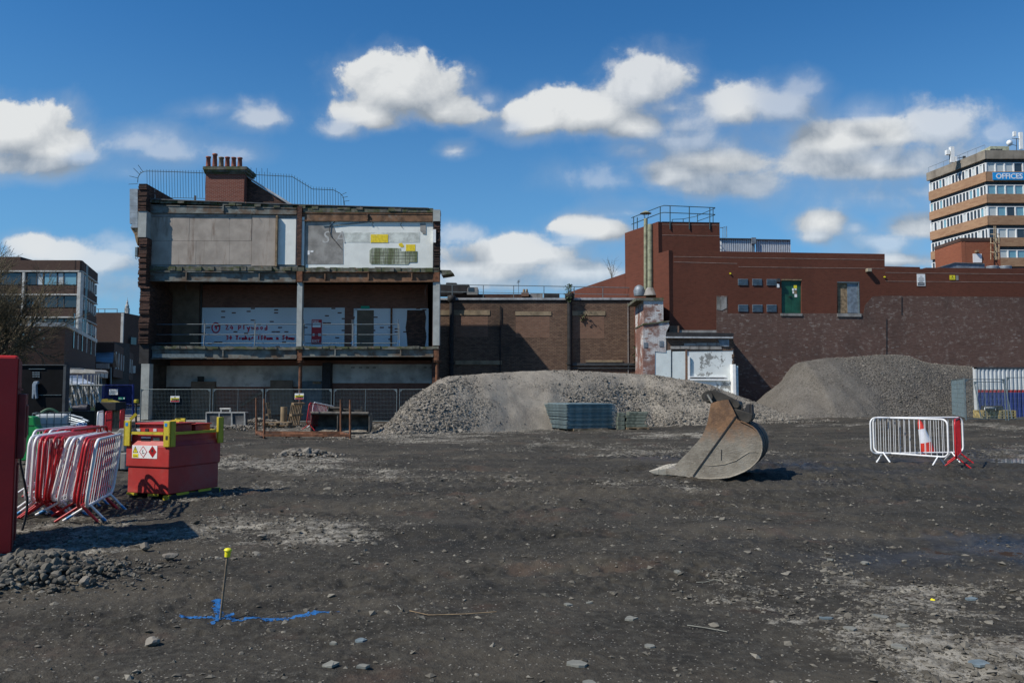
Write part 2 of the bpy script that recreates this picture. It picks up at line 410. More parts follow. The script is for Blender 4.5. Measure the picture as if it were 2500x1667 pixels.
# ================================================================== GROUND
for (px, py, rx, ry, am) in [(1670,1452,.20,.06,.5),(1760,1462,.26,.08,.6),(1860,1482,.3,.09,.6),(1930,1512,.28,.07,.5),(2040,1500,.35,.06,.3),(2160,1540,.4,.09,.3),(2320,1560,.4,.12,.4),(2430,1590,.35,.12,.4),(2400,1640,.4,.10,.35),
    (1610,1235,.9,.45,.45),(1500,1290,.8,.3,.25),(790,1320,.55,.40,.4),(300,1468,.5,.18,.4),(130,1540,.8,.2,.4),(200,1610,.7,.14,.35),(420,1650,.6,.10,.35),(640,1575,.4,.15,.25),(560,1440,.5,.14,.2),(1300,1510,.25,.05,.2),(1180,1640,.3,.08,.2),(700,1120,1.6,1.6,.3),(2300,1075,3,1.2,.35),(1900,1200,1.2,.5,.2)]:
    _g = G(px, py); PALES.append((_g.x, _g.y, rx, ry, am))
PITS += [(4.9, 8.5, 1.2, .5, -.05), (-6.6, 24.5, 2.0, 1.2, .10), (-5.5, 22.5, .8, .5, .16), (13.8, 19.9, 2.4, 1.5, -.10)]
def make_ground_mat():
    m, n, bs = new_mat('mud_and_rubble'); P = geo(n); x, y, z = n.sep(P)
    at = E(n.nt, n.node('ShaderNodeAttribute', attribute_name='pale').outputs['Fac'])
    wet = E(n.nt, n.node('ShaderNodeAttribute', attribute_name='wet').outputs['Fac'])
    f1 = n.noise(P, 1.3, 8, .62); f2 = n.noise(P, 14, 6, .66); f3 = n.noise(P, 60, 3, .6)
    c = n.mix(f1.ramp(.35, .65), (.0185, .0162, .0120), (.041, .0358, .0268))
    c = n.mix(f2.ramp(.42, .66)*.6, c, (.072, .067, .054))
    big = n.noise(n.vmul(P, (.22, .6, 1)), 1.0, 6, .62, .4); c = n.mix(big.ramp(.50, .64)*.55, c, (.078, .067, .050)); c = n.mix((1.0-big.ramp(.34, .46))*.6, c, (.016, .015, .012))
    rd = n.noise(n.vadd(P, (7, 3, 0)), .9, 5, .6).ramp(.56, .7)*.4; c = n.mix(rd, c, (.085, .05, .034))
    strk = n.noise(n.vmul(P, (.5, 2.6, 1)), 2.2, 6, .65)
    pm = (at*1.5+(f2-.5)*2.2+(f3-.5)*1.4+(strk-.5)*1.1).ramp(.26, .80)
    c = n.mix(pm*.85, c, n.mix(n.noise(P, 5, 4, .6).ramp(.4, .6), (.12, .11, .09), (.31, .29, .245)))
    # grit: tiny pale chips
    vo = n.node('ShaderNodeTexVoronoi'); vo.inputs['Scale'].default_value = 34; n.nt.links.new(P.k, vo.inputs['Vector'])
    chip = E(n.nt, vo.outputs['Distance']).lt(.22)*n.white(E(n.nt, vo.outputs['Position'])).gt(.66)
    c = n.mix(chip*.75, c, (.26, .248, .215))
    c = n.mix(wet*.75, c, n.scale(c, .65))
    n.nt.links.new(c.k, bs.inputs['Base Color'])
    rr = .92-wet*.68; n.nt.links.new(rr.k, bs.inputs['Roughness']); bs.inputs['Specular IOR Level'].default_value = .3
    bump(n, bs, (f2*.8+f3*.35+chip*.4+f1*.5)*(1.0-wet*.8), .85, .035)
    return m
MG = make_ground_mat()
def wetf(x, y):
    a = 1.5*np.exp(-((x-4.8)/1.6)**2)*np.exp(-((y-8.6)/.9)**2)+.6*np.exp(-((x-5.8)/1.4)**2)*np.exp(-((y-7.6)/.35)**2)+.9*sstep(9.5, 12, x)*np.exp(-((y-20.3)/3.0)**2)
    a = a+.8*sstep(1.5, 4, x)*np.exp(-((y-18)/4.5)**2)*(1-sstep(9, 12, x))*.7
    return np.clip(a*(.75+1.6*fbm(x*.9, y*.9, 4, 55)), 0, 1)
def build_ground():
    nr = 600; ys = 1.2*(62/1.2)**((np.arange(nr)/(nr-1))**.86); us = np.concatenate([np.linspace(-3, -.75, 40)[:-1], np.linspace(-.75, .75, 600), np.linspace(.75, 3, 40)[1:]]); nc = len(us)
    Y, U = np.meshgrid(ys, us, indexing='ij'); X = U*Y
    pa = pale(X, Y); Z = gz(X, Y)+rough(X, Y)*(1-.5*sstep(35, 60, Y))+.012*np.clip(pa*3, 0, 1)*(vnoise(X*22, Y*22, 3)+.5)
    V = np.stack([X, Y, Z], -1).reshape(-1, 3)
    i = np.arange(nr-1)[:, None]*nc+np.arange(nc-1)[None]; Fq = np.stack([i, i+1, i+nc+1, i+nc], -1).reshape(-1, 4)
    o = npmesh('ground', V, Fq, MG, smooth=True, attr={'pale': pa.ravel(), 'wet': wetf(X, Y).ravel()})
    o['kind'] = 'structure'
    # the rest of the ground out to the horizon, just under the worked yard
    xs = np.array([-1500, -300, -90, -45, 0, 45, 90, 300, 1500.]); y2 = np.array([-1500, -200, -30, 0, 30, 61, 90, 300, 1600.])
    X, Y = np.meshgrid(xs, y2); Z = np.full_like(X, -.30); V = np.stack([X, Y, Z], -1).reshape(-1, 3); k = len(xs)
    i = np.arange(len(y2)-1)[:, None]*k+np.arange(k-1)[None]; Fq = np.stack([i, i+1, i+k+1, i+k], -1).reshape(-1, 4)
    o = npmesh('terrain', V, Fq, MG, attr={'pale': np.zeros(V.shape[0]), 'wet': np.zeros(V.shape[0])}); o['kind'] = 'structure'
build_ground()
# ------------------------------------------------------------------ stones
def stone_mat(name, a, b_):
    m, n, bs = new_mat(name); t = E(n.nt, n.node('ShaderNodeAttribute', attribute_name='tone').outputs['Fac']); P = geo(n)
    c = n.mix(t, a, b_); c = n.mix(n.noise(P, 30, 4, .6)*.5, c, tuple(v*.5 for v in a))
    n.nt.links.new(c.k, bs.inputs['Base Color']); bs.inputs['Roughness'].default_value = .95; bs.inputs['Specular IOR Level'].default_value = .2
    bump(n, bs, n.noise(P, 45, 4, .6), .4, .01); return m
MS = stone_mat('crushed_concrete', (.055, .049, .039), (.28, .262, .222))
MS2 = stone_mat('crushed_grey_stone', (.13, .118, .10), (.31, .285, .245))
def ico():
    t = (1+5**.5)/2; v = np.array([(-1, t, 0), (1, t, 0), (-1, -t, 0), (1, -t, 0), (0, -1, t), (0, 1, t), (0, -1, -t), (0, 1, -t), (t, 0, -1), (t, 0, 1), (-t, 0, -1), (-t, 0, 1)], float)
    v /= np.linalg.norm(v[0]); f = np.array([(0, 11, 5), (0, 5, 1), (0, 1, 7), (0, 7, 10), (0, 10, 11), (1, 5, 9), (5, 11, 4), (11, 10, 2), (10, 7, 6), (7, 1, 8), (3, 9, 4), (3, 4, 2), (3, 2, 6), (3, 6, 8), (3, 8, 9), (4, 9, 5), (2, 4, 11), (6, 2, 10), (8, 6, 7), (9, 8, 1)])
    return v, f
def octa():
    v = np.array([(1, 0, 0), (-1, 0, 0), (0, 1, 0), (0, -1, 0), (0, 0, 1), (0, 0, -1)], float); f = np.array([(0, 2, 4), (2, 1, 4), (1, 3, 4), (3, 0, 4), (2, 0, 5), (1, 2, 5), (3, 1, 5), (0, 3, 5)]); return v, f
def ico2():
    v, f = ico(); V = [tuple(a) for a in v]; cache = {}; F2 = []
    def mid(a, b_):
        k = (min(a, b_), max(a, b_))
        if k not in cache:
            p = (np.array(V[a])+np.array(V[b_]))/2; V.append(tuple(p/np.linalg.norm(p))); cache[k] = len(V)-1
        return cache[k]
    for a, b_, c_ in f:
        ab, bc, ca = mid(a, b_), mid(b_, c_), mid(c_, a); F2 += [(a, ab, ca), (b_, bc, ab), (c_, ca, bc), (ab, bc, ca)]
    return np.array(V), np.array(F2)
def stones(name, P, S, mat, parent=None, flat=.65, base='oct', tone=None, seed=1):
    r = np.random.default_rng(seed); v, f = {'ico': ico, 'oct': octa, 'ico2': ico2}[base](); n = len(P); k = len(v)
    if base == 'ico2':
        J = np.repeat(v[None], n, 0)
        for _ in range(7):
            q = r.normal(size=(n, 3)); q /= np.linalg.norm(q, axis=1)[:, None]; lim = r.uniform(.45, .8, (n, 1)); d = np.einsum('nkj,nj->nk', J, q); J = J-np.clip(d-lim, 0, 9)[..., None]*q[:, None]
        J = J*(1.15+r.uniform(-.09, .09, (n, k, 1)))
    else: J = v[None]*(1+r.uniform(-.38, .38, (n, k, 1)))+r.uniform(-.18, .18, (n, k, 3))
    J = J*np.stack([r.uniform(.75, 1.35, n), r.uniform(.7, 1.2, n), np.full(n, 1.0)*flat*r.uniform(.7, 1.3, n)], -1)[:, None]
    a = r.uniform(0, 6.28, n); ca, sa = np.cos(a), np.sin(a); b_ = r.uniform(-.5, .5, n); cb, sb = np.cos(b_), np.sin(b_)
    x = J[..., 0]; y = J[..., 1]; z = J[..., 2]
    x, z = x*cb[:, None]-z*sb[:, None], x*sb[:, None]+z*cb[:, None]
    x, y = x*ca[:, None]-y*sa[:, None], x*sa[:, None]+y*ca[:, None]
    V = np.stack([x, y, z], -1)*S[:, None, None]+P[:, None]
    Fc = (f[None]+(np.arange(n)*k)[:, None, None]).reshape(-1, 3)
    tn = r.beta(1.6, 2.0, n) if tone is None else tone
    return npmesh(name, V.reshape(-1, 3), Fc, mat, parent, attr={'tone': np.repeat(tn, k)})
def ground_z(x, y):
    pa = pale(x, y); return gz(x, y)+rough(x, y)*(1-.5*sstep(35, 60, y))+.006*np.clip(pa*3, 0, 1)
def scatter_ground():
    r = np.random.default_rng(3)
    def pick(n, y0, y1, bias, pw):
        y = y0*(y1/y0)**(r.uniform(0, 1, n*6)**pw); x = r.uniform(-.85, .85, n*6)*y
        p = pale(x, y)+.25*fbm(x*3, y*3, 2, 88); keep = r.uniform(0, 1, n*6) < np.clip(.06+bias*np.clip(p+.1, 0, 1), 0, 1)
        x = x[keep][:n]; y = y[keep][:n]; return x, y
    x, y = pick(30000, 4, 34, 1.6, 1.0); s = .0032*y**.55*r.lognormal(0, .6, len(x)); s = np.clip(s, .003, .04)
    o = stones('gravel', np.stack([x, y, ground_z(x, y)+s*.12], -1), s, MS, None, .55, 'oct', seed=5); tag(o, 'loose pale stones and grit scattered over the dark mud', 'gravel', None, 'stuff')
    x, y = pick(1100, 4.2, 26, 1.7, 1.0); s = .0068*y**.38*r.lognormal(0, .55, len(x)); s = np.clip(s, .005, .045)
    o = stones('stone_chunks', np.stack([x, y, ground_z(x, y)+s*.1], -1), s, MS, None, .42, 'ico2', seed=6); tag(o, 'larger flat chips of broken concrete pressed into the mud', 'rubble', None, 'stuff')
scatter_ground()
# ------------------------------------------------------------------ big rubble mounds
def interp_mound(name, label, sil, yb_tab, crest_off, back, ang, mat, smat, seed, scount, ssz, tone_f, spacing=.11, cat='rubble mound'):
    """sil: silhouette pixels (photo); yb_tab: [(px, ground pixel y of the front toe)]"""
    toe = [G(a, b_) for a, b_ in yb_tab]; tx = np.array([t.x for t in toe]); ty = np.array([t.y for t in toe])
    cx = []; chh = []
    for a, b_ in sil:
        Yc = float(np.interp((a-1250)/FPX*38, tx, ty))+crest_off; p = W(a, b_, Yc)
        cx.append(p.x); chh.append(p.z)
    cx = np.array(cx); chh = np.array(chh)
    def H(x, y):
        yb = np.interp(x, tx, ty)+.5*fbm(x*.5, x*0+seed, 3, seed); h = np.interp(x, cx, chh, left=-.5, right=chh[-1])
        t = (y-yb)/crest_off
        k = np.clip(t, 0, 1); prof = np.where(t < 1, 1-(1-k)**1.45, 1-np.clip((t-1)/back-.0, 0, 9)**2*1.0)
        g = gz(x, y)
        z = g-.25+np.clip(h-g+.25, 0, 99)*np.clip(prof, -.2, 1)
        z = z+(.22*fbm(x*.8, y*.8, 4, seed+3)+.05*fbm(x*4, y*4, 3, seed+5))*np.clip((z-g)/.8, 0, 1)*np.clip((1.15-k), .25, 1)
        return np.maximum(z, g-.4)
    x0, x1 = cx.min()-.8, cx.max()+.3; y0, y1 = ty.min()-1, ty.max()+crest_off*(2+back)
    xs = np.arange(x0, x1, spacing); ys = np.arange(y0, y1, spacing)
    X, Y = np.meshgrid(xs, ys); Z = H(X, Y)+.035*fbm(X*6, Y*6, 2, 4)
    mid = ((x0+x1)/2, (ty.min()), 0)
    root = thing(name, label, cat, mid)
    k = len(xs); i = np.arange(len(ys)-1)[:, None]*k+np.arange(k-1)[None]; Fq = np.stack([i, i+1, i+k+1, i+k], -1).reshape(-1, 4)
    zc = Z.reshape(-1)[Fq].max(1); gc = gz(X, Y).reshape(-1)[Fq].min(1); Fq = Fq[zc > gc-.3]
    npmesh('fill', np.stack([X, Y, Z], -1).reshape(-1, 3), Fq, mat, root, smooth=True, attr={'coarse': tone_f(X, Y, Z).ravel()})
    r = np.random.default_rng(seed); n = scount*3
    x = r.uniform(x0, x1, n); y = r.uniform(y0, y0+(y1-y0)*.62, n); z = H(x, y); g = gz(x, y)
    c = tone_f(x, y, z); keep = (z > g-.08) & (r.uniform(0, 1, n) < .06+.95*np.clip(c, 0, 1)**1.5); x, y, z, c = [q[keep][:scount] for q in (x, y, z, c)]
    s = ssz*r.lognormal(0, .45, len(x))*(.55+.75*np.clip(c, 0, 1.2)); s = np.clip(s, .02, ssz*4.5)
    o = stones('stones', np.stack([x, y, z+s*.2], -1), s, smat, root, .75, 'ico', seed=seed+1); o['kind'] = 'stuff'
    # toe spill onto the yard
    n = scount//6; x = r.uniform(x0, x1-.5, n); y = np.interp(x, tx, ty)-r.exponential(.45, n); s = np.clip(ssz*.8*r.lognormal(0, .5, n), .015, .2)
    o = stones('spilled_stones', np.stack([x, y, gz(x, y)+s*.2], -1), s, smat, root, .7, 'ico', seed=seed+2); o['kind'] = 'stuff'
    return root, H
def mound_mat(name, a, b_, c2):
    m, n, bs = new_mat(name); P = geo(n); t = E(n.nt, n.node('ShaderNodeAttribute', attribute_name='coarse').outputs['Fac'])
    f = n.noise(P, 1.0, 8, .65); g = n.noise(P, 22, 5, .7)
    c = n.mix(f.ramp(.35, .65), a, b_); c = n.mix(g.ramp(.45, .62)*.6, c, c2)
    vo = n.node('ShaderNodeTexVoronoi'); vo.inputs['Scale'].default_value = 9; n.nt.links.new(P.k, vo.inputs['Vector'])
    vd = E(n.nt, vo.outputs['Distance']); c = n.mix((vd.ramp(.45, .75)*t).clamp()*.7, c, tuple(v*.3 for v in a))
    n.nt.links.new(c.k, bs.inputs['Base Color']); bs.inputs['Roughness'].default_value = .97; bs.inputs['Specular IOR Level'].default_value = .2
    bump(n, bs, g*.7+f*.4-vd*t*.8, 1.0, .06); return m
MM1 = mound_mat('crushed_rubble_fill', (.19, .168, .138), (.285, .255, .21), (.37, .34, .285))
MM2 = mound_mat('grey_aggregate_fill', (.095, .086, .074), (.135, .124, .108), (.20, .186, .165))
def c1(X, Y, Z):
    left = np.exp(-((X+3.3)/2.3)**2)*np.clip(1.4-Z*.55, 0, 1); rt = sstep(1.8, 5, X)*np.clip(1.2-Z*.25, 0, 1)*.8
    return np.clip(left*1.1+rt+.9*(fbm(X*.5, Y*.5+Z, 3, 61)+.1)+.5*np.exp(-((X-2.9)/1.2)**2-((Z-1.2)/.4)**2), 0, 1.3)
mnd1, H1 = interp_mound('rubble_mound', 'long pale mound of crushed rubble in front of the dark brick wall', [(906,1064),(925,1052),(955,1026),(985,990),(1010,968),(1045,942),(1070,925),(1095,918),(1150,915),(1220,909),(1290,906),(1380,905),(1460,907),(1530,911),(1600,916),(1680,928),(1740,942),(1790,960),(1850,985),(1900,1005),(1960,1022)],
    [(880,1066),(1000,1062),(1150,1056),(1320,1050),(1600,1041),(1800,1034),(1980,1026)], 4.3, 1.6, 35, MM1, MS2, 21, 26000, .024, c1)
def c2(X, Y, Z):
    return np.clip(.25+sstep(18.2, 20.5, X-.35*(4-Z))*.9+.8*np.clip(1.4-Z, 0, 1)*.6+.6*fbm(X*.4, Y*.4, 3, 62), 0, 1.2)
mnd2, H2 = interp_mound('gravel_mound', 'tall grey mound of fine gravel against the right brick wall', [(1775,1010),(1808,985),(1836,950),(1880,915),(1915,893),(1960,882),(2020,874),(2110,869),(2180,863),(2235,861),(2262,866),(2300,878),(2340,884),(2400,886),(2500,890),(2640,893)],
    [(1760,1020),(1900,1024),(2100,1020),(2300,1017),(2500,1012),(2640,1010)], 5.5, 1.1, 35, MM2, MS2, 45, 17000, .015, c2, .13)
# ------------------------------------------------------------------ heap of broken lumps at the left edge + single stones
def lump(name, c, s, mat, label, cat, group=None, seed=0, flat=.7, yaw=0, sx=1.0):
    r = np.random.default_rng(seed); v, f = ico()
    # one subdivision
    V = [tuple(a) for a in v]; cache = {}; F2 = []
    def mid(a, b_):
        k = (min(a, b_), max(a, b_))
        if k not in cache:
            p = (np.array(V[a])+np.array(V[b_]))/2; V.append(tuple(p/np.linalg.norm(p))); cache[k] = len(V)-1
        return cache[k]
    for a, b_, c_ in f:
        ab, bc, ca = mid(a, b_), mid(b_, c_), mid(c_, a); F2 += [(a, ab, ca), (b_, bc, ab), (c_, ca, bc), (ab, bc, ca)]
    V = np.array(V); pl = r.normal(size=(7, 3)); pl /= np.linalg.norm(pl, axis=1)[:, None]
    for q in pl:
        d = V @ q; lim = r.uniform(.5, .8); V = V-np.clip(d-lim, 0, 9)[:, None]*q[None]
    V = V*(1+r.uniform(-.10, .10, (len(V), 1)))*np.array([1.15*sx, .95, flat]); ca, sa = math.cos(yaw), math.sin(yaw)
    V = np.stack([V[:, 0]*ca-V[:, 1]*sa, V[:, 0]*sa+V[:, 1]*ca, V[:, 2]], -1)*s; V[:, 2] -= V[:, 2].min()+s*.12
    o = npmesh(name, V, F2, mat, attr={'tone': np.full(len(V), r.uniform(.2, .75))}); o.location = c
    return tag(o, label, cat, group)
heapc = Vector((-4.62, 6.7, 0))
rh = np.random.default_rng(77)
def build_heap():
    root = thing('rubble_heap', 'heap of broken stone lumps in front of the red steel cabinet', 'rubble heap', G(110, 1440))
    n = 1100; X = rh.normal(-4.25, .46, n); Y = rh.normal(7.25, .38, n); S = np.minimum(rh.lognormal(-3.75, .42, n), .048)*np.clip(1.25-np.hypot((X+4.25)/1.2, (Y-7.25)/1.0), .45, 1.2)
    Hh = .20*np.exp(-(((X+4.25)/.62)**2+((Y-7.25)/.48)**2))
    o = stones('lumps', np.stack([X, Y, gz(X, Y)+Hh+S*.2], -1), S, MS, root, .85, 'ico2', tone=rh.uniform(.15, .6, n), seed=78); o['kind'] = 'stuff'
    xs = np.linspace(-1.3, 1.3, 60); A, B = np.meshgrid(xs-4.25, np.linspace(-1.1, 1.1, 50)+7.25); Z = gz(A, B)+.24*np.exp(-(((A+4.25)/.62)**2+((B-7.25)/.48)**2))-.045+.06*fbm(A*5, B*5, 4, 2)
    i = np.arange(49)[:, None]*60+np.arange(59)[None]; npmesh('spoil', np.stack([A, B, Z], -1).reshape(-1, 3), np.stack([i, i+1, i+61, i+60], -1).reshape(-1, 4), MG, root, True, {'pale': np.full(3000, .22), 'wet': np.zeros(3000)})
    for k, (px, py, s) in enumerate([(30,1400,.12),(75,1445,.10),(215,1435,.10),(150,1395,.10),(60,1375,.11),(320,1340,.09),(350,1350,.10),(395,1405,.11),(412,1410,.08)]):
        pass
build_heap()
for k, (px, py, s, lab, fl) in enumerate([
    (40,1425,.07,'rounded stone lump at the left edge of the stone heap',.8),(212,1432,.06,'dark rounded stone lump at the front of the stone heap',.8),
    (352,1342,.065,'rounded stone lump low on the right shoulder of the stone heap',.75),(230,1392,.055,'brownish stone lump lying just right of the stone heap',.8),
    (266,1398,.06,'small upright stone right of the heap, nearest the blue paint',1.0),(415,1366,.075,'single pale grey block of stone between red cabinet and yellow capped stake',.7),
    (640,1312,.06,'small flat grey stone beyond the yellow capped stake',.45),(215,1436,.07,'small stone tucked against the front of the stone heap',.7),
    (372,1572,.05,'dirty stone lump in the left foreground mud',.6)]):
    if k == 7: continue
    lump('stone', G(px, py), s, MS2, lab, 'stone', None, 100+k, fl, k*1.3)
# small rubble heaps further off
def small_heap(px, py, w_, h_, n, label, seed):
    c = G(px, py); root = thing('rubble_heap', label, 'rubble heap', c); r = np.random.default_rng(seed)
    X = r.normal(c.x, w_, n); Y = r.normal(c.y, w_*.55, n); Hh = h_*np.exp(-(((X-c.x)/w_/1.3)**2+((Y-c.y)/w_/.8)**2)); S = r.lognormal(-3.1, .4, n)
    o = stones('lumps', np.stack([X, Y, gz(X, Y)+Hh], -1), S, MS2, root, .8, 'ico2', seed=seed); o['kind'] = 'stuff'
small_heap(748, 1112, .42, .13, 230, 'small heap of broken pale lumps in the open mud below the rusty frame', 31)
small_heap(640, 1040, 1.0, .35, 330, 'low pale rubble heap between the flat grading bucket and the rusty frame', 32)
small_heap(915, 1052, .9, .30, 260, 'spill of rubble lumps beside the open digger bucket', 33)
small_heap(560, 1048, 1.2, .16, 200, 'thin line of rubble lumps under the flat grading bucket', 34)
small_heap(1405, 985, .8, .2, 200, 'coarse lumps on the mound just above the metal panel stack', 35) if False else None
# ================================================================== BUILDING MATERIALS
B_CHIM = brick('red_chimney_brick', [(.15, .042, .028), (.20, .058, .038), (.17, .047, .032)], mortar=(.26, .2, .17), dirt_a=.62, dirt_b=.9)
B_OLD = brick('old_brown_brick', [(.075, .04, .032), (.12, .062, .045), (.19, .095, .065), (.10, .055, .045)], mortar=(.035, .03, .027), dirt_a=.42, dirt_b=.75, dirt=(.022, .02, .019), bw=.235, bh=.082, mw=.016, bumpy=.9)
B_IN = brick('inner_red_brown_brick', [(.16, .075, .055), (.24, .115, .085), (.20, .09, .065)], mortar=(.12, .09, .07), dirt_a=.5, dirt_b=.85, bumpy=.6)
B_MID = brick('soot_brown_brick', [(.13, .078, .056), (.18, .112, .078), (.23, .148, .102), (.155, .098, .07)], mortar=(.07, .056, .046), dirt_a=.45, dirt_b=.8, dirt=(.035, .03, .027), bw=.25, bh=.10, mw=.02, bumpy=.8)
B_PATCH = brick('orange_infill_brick', [(.20, .115, .078), (.25, .145, .098), (.18, .098, .066)], mortar=(.13, .10, .085), dirt_a=.6, dirt_b=.9, bw=.25, bh=.10, mw=.018)
B_NEW = brick('dark_red_brick', [(.105, .034, .021), (.138, .044, .027), (.120, .039, .024)], mortar=(.12, .06, .042), dirt_a=.5, dirt_b=.85, dirt=(.05, .02, .015), ds=.28, mw=.008, bumpy=.35)
B_PINK = brick('weathered_pink_brick', [(.125, .068, .053), (.15, .084, .067), (.138, .076, .06), (.165, .10, .082), (.115, .062, .05)], mortar=(.12, .09, .076), dirt_a=.48, dirt_b=.85, dirt=(.05, .036, .032), ds=.5, mw=.014, bumpy=.9, palept=.012, white=.52, wcol=(.26, .21, .18), wsc=3.2)
B_WHITE = brick('flaking_white_brick', [(.22, .10, .08), (.28, .14, .11), (.18, .09, .07)], mortar=(.2, .17, .15), dirt_a=.65, dirt_b=.95, paint=((.66, .67, .67), (.44, .58), .05), wsc=.45)
B_WPAINT = brick('white_painted_brick', [(.12, .06, .05), (.16, .08, .06)], mortar=(.55, .58, .6), dirt_a=.75, dirt_b=1.0, paint=((.66, .70, .74), (.05, .1), .045), wsc=1.0, bh=.09, bw=.26, bumpy=.4)
B_OFF = brick('tan_office_brick', [(.30, .17, .10), (.40, .25, .15), (.34, .20, .12)], mortar=(.30, .2, .13), dirt_a=.5, dirt_b=.9, dirt=(.2, .1, .07), bw=.6, bh=.2, mw=.012, bumpy=.2)
B_BROWN = brick('dark_brown_office_brick', [(.075, .045, .036), (.10, .06, .047), (.085, .05, .04)], mortar=(.06, .045, .038), dirt_a=.6, dirt_b=.9, bumpy=.3)
CONC = M('bare_concrete', (.27, .26, .245), .9, var=.2, sc=1.5, bmp=.4, stain=(.07, .065, .05), sa=.5, sb=.72, streak=True)
PANEL = M('grey_plaster_board', (.35, .305, .26), .9, var=.12, sc=1.2, bmp=.25, stain=(.15, .10, .07), sa=.53, sb=.70, ssc=1.8, streak=True)
PANEL2 = M('grey_block_render', (.27, .26, .24), .9, var=.2, sc=2.0, bmp=.3, stain=(.10, .12, .05), sa=.58, sb=.8, ssc=1.2, streak=True)
WPANEL = M('white_painted_plaster', (.76, .78, .73), .8, var=.05, sc=1.2, bmp=.12, stain=(.42, .42, .38), sa=.58, sb=.8, ssc=1.1)
ALGAE = M('algae_stained_tiles', (.42, .45, .36), .8, var=.15, sc=3, bmp=.1, stain=(.06, .085, .015), sa=.38, sb=.58, ssc=2.6, streak=True)
YELLOW = M('yellow_paint_patch', (.80, .60, .02), .7, var=.12, sc=7, bmp=.05, stain=(.7, .7, .6), sa=.62, sb=.7, ssc=5)
SLAB = M('mossy_broken_concrete', (.13, .125, .105), .95, var=.35, sc=3, bmp=.8, stain=(.06, .075, .02), sa=.42, sb=.62, ssc=2.2)
STEELB = M('grey_beam_with_rust', (.17, .185, .17), .75, var=.2, sc=2, bmp=.25, stain=(.09, .048, .022), sa=.40, sb=.60, ssc=1.1)
STEELR = M('rusty_beam', (.16, .085, .045), .85, var=.3, sc=2.5, bmp=.35, stain=(.28, .29, .26), sa=.55, sb=.75, ssc=.9)
RUST = M('rust', (.15, .062, .03), .9, var=.35, sc=5, bmp=.4, stain=(.06, .03, .02), sa=.5, sb=.7)
PALEPT = M('pale_grey_painted_steel', (.36, .38, .36), .7, var=.12, sc=2, bmp=.15, stain=(.2, .16, .11), sa=.60, sb=.8, ssc=1.5)
ZINC = M('zinc_cladding', (.28, .33, .37), .55, metal=.3, var=.15, sc=2, bmp=.1)
BLACK = M('black_pitch', (.018, .018, .02), .8, var=.3, sc=3, bmp=.2)
DARKI = M('near_black_brown', (.045, .04, .036), .95, var=.4, sc=1.5, bmp=.2)  # shared near-black brown for openings, shopfronts, seams and pallet bearers
ROOFF = M('grey_felt_roof', (.10, .105, .11), .9, var=.2, sc=2, bmp=.3)
BOARD = M('brown_board', (.14, .105, .075), .9, var=.15, sc=2, bmp=.1)
BOARD2 = M('dark_plywood', (.15, .105, .07), .9, var=.15, sc=2, bmp=.1)
WHITE = M('white_paint', (.80, .81, .80), .55, var=.06, sc=4, bmp=.05, stain=(.4, .38, .34), sa=.62, sb=.8)
BLUEW = M('pale_blue_paint', (.40, .55, .60), .7, var=.1, sc=4, bmp=.15, stain=(.62, .62, .58), sa=.5, sb=.6, ssc=4)
REDP = M('red_sign_paint', (.42, .02, .03), .6, var=.12, sc=5, bmp=.05)
REDSPRAY = M('red_spray_paint', (.62, .03, .07), .8, var=.1, bmp=0)
GREENS = M('green_sign', (.0, .30, .18), .5, var=.05, bmp=0)
GREEND = M('green_steel_door', (.010, .075, .042), .5, var=.2, sc=2, bmp=.05, stain=(.04, .10, .06), sa=.55, sb=.8)
TERRA = M('terracotta', (.27, .09, .06), .8, var=.2, sc=5, bmp=.2, stain=(.10, .08, .06), sa=.6, sb=.8)
BUFF = M('buff_clay', (.22, .16, .11), .8, var=.2, sc=5, bmp=.2)
RAILM = M('dark_green_railing', (.03, .07, .085), .6, metal=.2, var=.1, bmp=0)
GALV = M('galvanised_steel', (.38, .42, .44), .45, metal=.7, var=.15, sc=8, bmp=.05)
GALVD = M('dull_galvanised_steel', (.17, .21, .22), .5, metal=.5, var=.15, sc=8, bmp=.05)
FLUE = M('weathered_flue_pipe', (.27, .28, .19), .75, metal=.2, var=.2, sc=2.5, bmp=.2, stain=(.22, .11, .06), sa=.6, sb=.72, ssc=2.5)
TIMBER = M('weathered_timber', (.24, .17, .10), .9, var=.3, sc=6, bmp=.3)
CORR = M('white_corrugated_sheet', (.55, .59, .63), .5, metal=.2, var=.06, sc=3, bmp=.05)
DGREY = M('dark_grey_metal', (.06, .065, .07), .6, metal=.3, var=.2, sc=4, bmp=.1)
LEAD = M('pale_coping_lead', (.38, .40, .42), .7, var=.2, sc=3, bmp=.3, stain=(.1, .1, .09), sa=.55, sb=.7)
SANDST = M('sandstone_lintel', (.26, .20, .13), .9, var=.2, sc=2, bmp=.3, stain=(.10, .09, .06), sa=.5, sb=.75)
STONEW = M('pale_stone', (.42, .41, .38), .85, var=.15, sc=2, bmp=.2)
INK = M('black_ink', (.02, .02, .022), .6, var=0, bmp=0)
YSIGN = M('yellow_sign', (.75, .66, .02), .5, var=.05, bmp=0)
def glass_mat(name, col, r=.12):
    m, n, bs = new_mat(name); bs.inputs['Base Color'].default_value = (*col, 1); bs.inputs['Roughness'].default_value = r
    bs.inputs['Specular IOR Level'].default_value = .8; return m
GL_D = glass_mat('dark_window_glass', (.03, .04, .05)); GL_B = glass_mat('blue_blind_window_glass', (.16, .34, .42), .3); GL_W = glass_mat('white_blind_window_glass', (.48, .52, .52), .3)
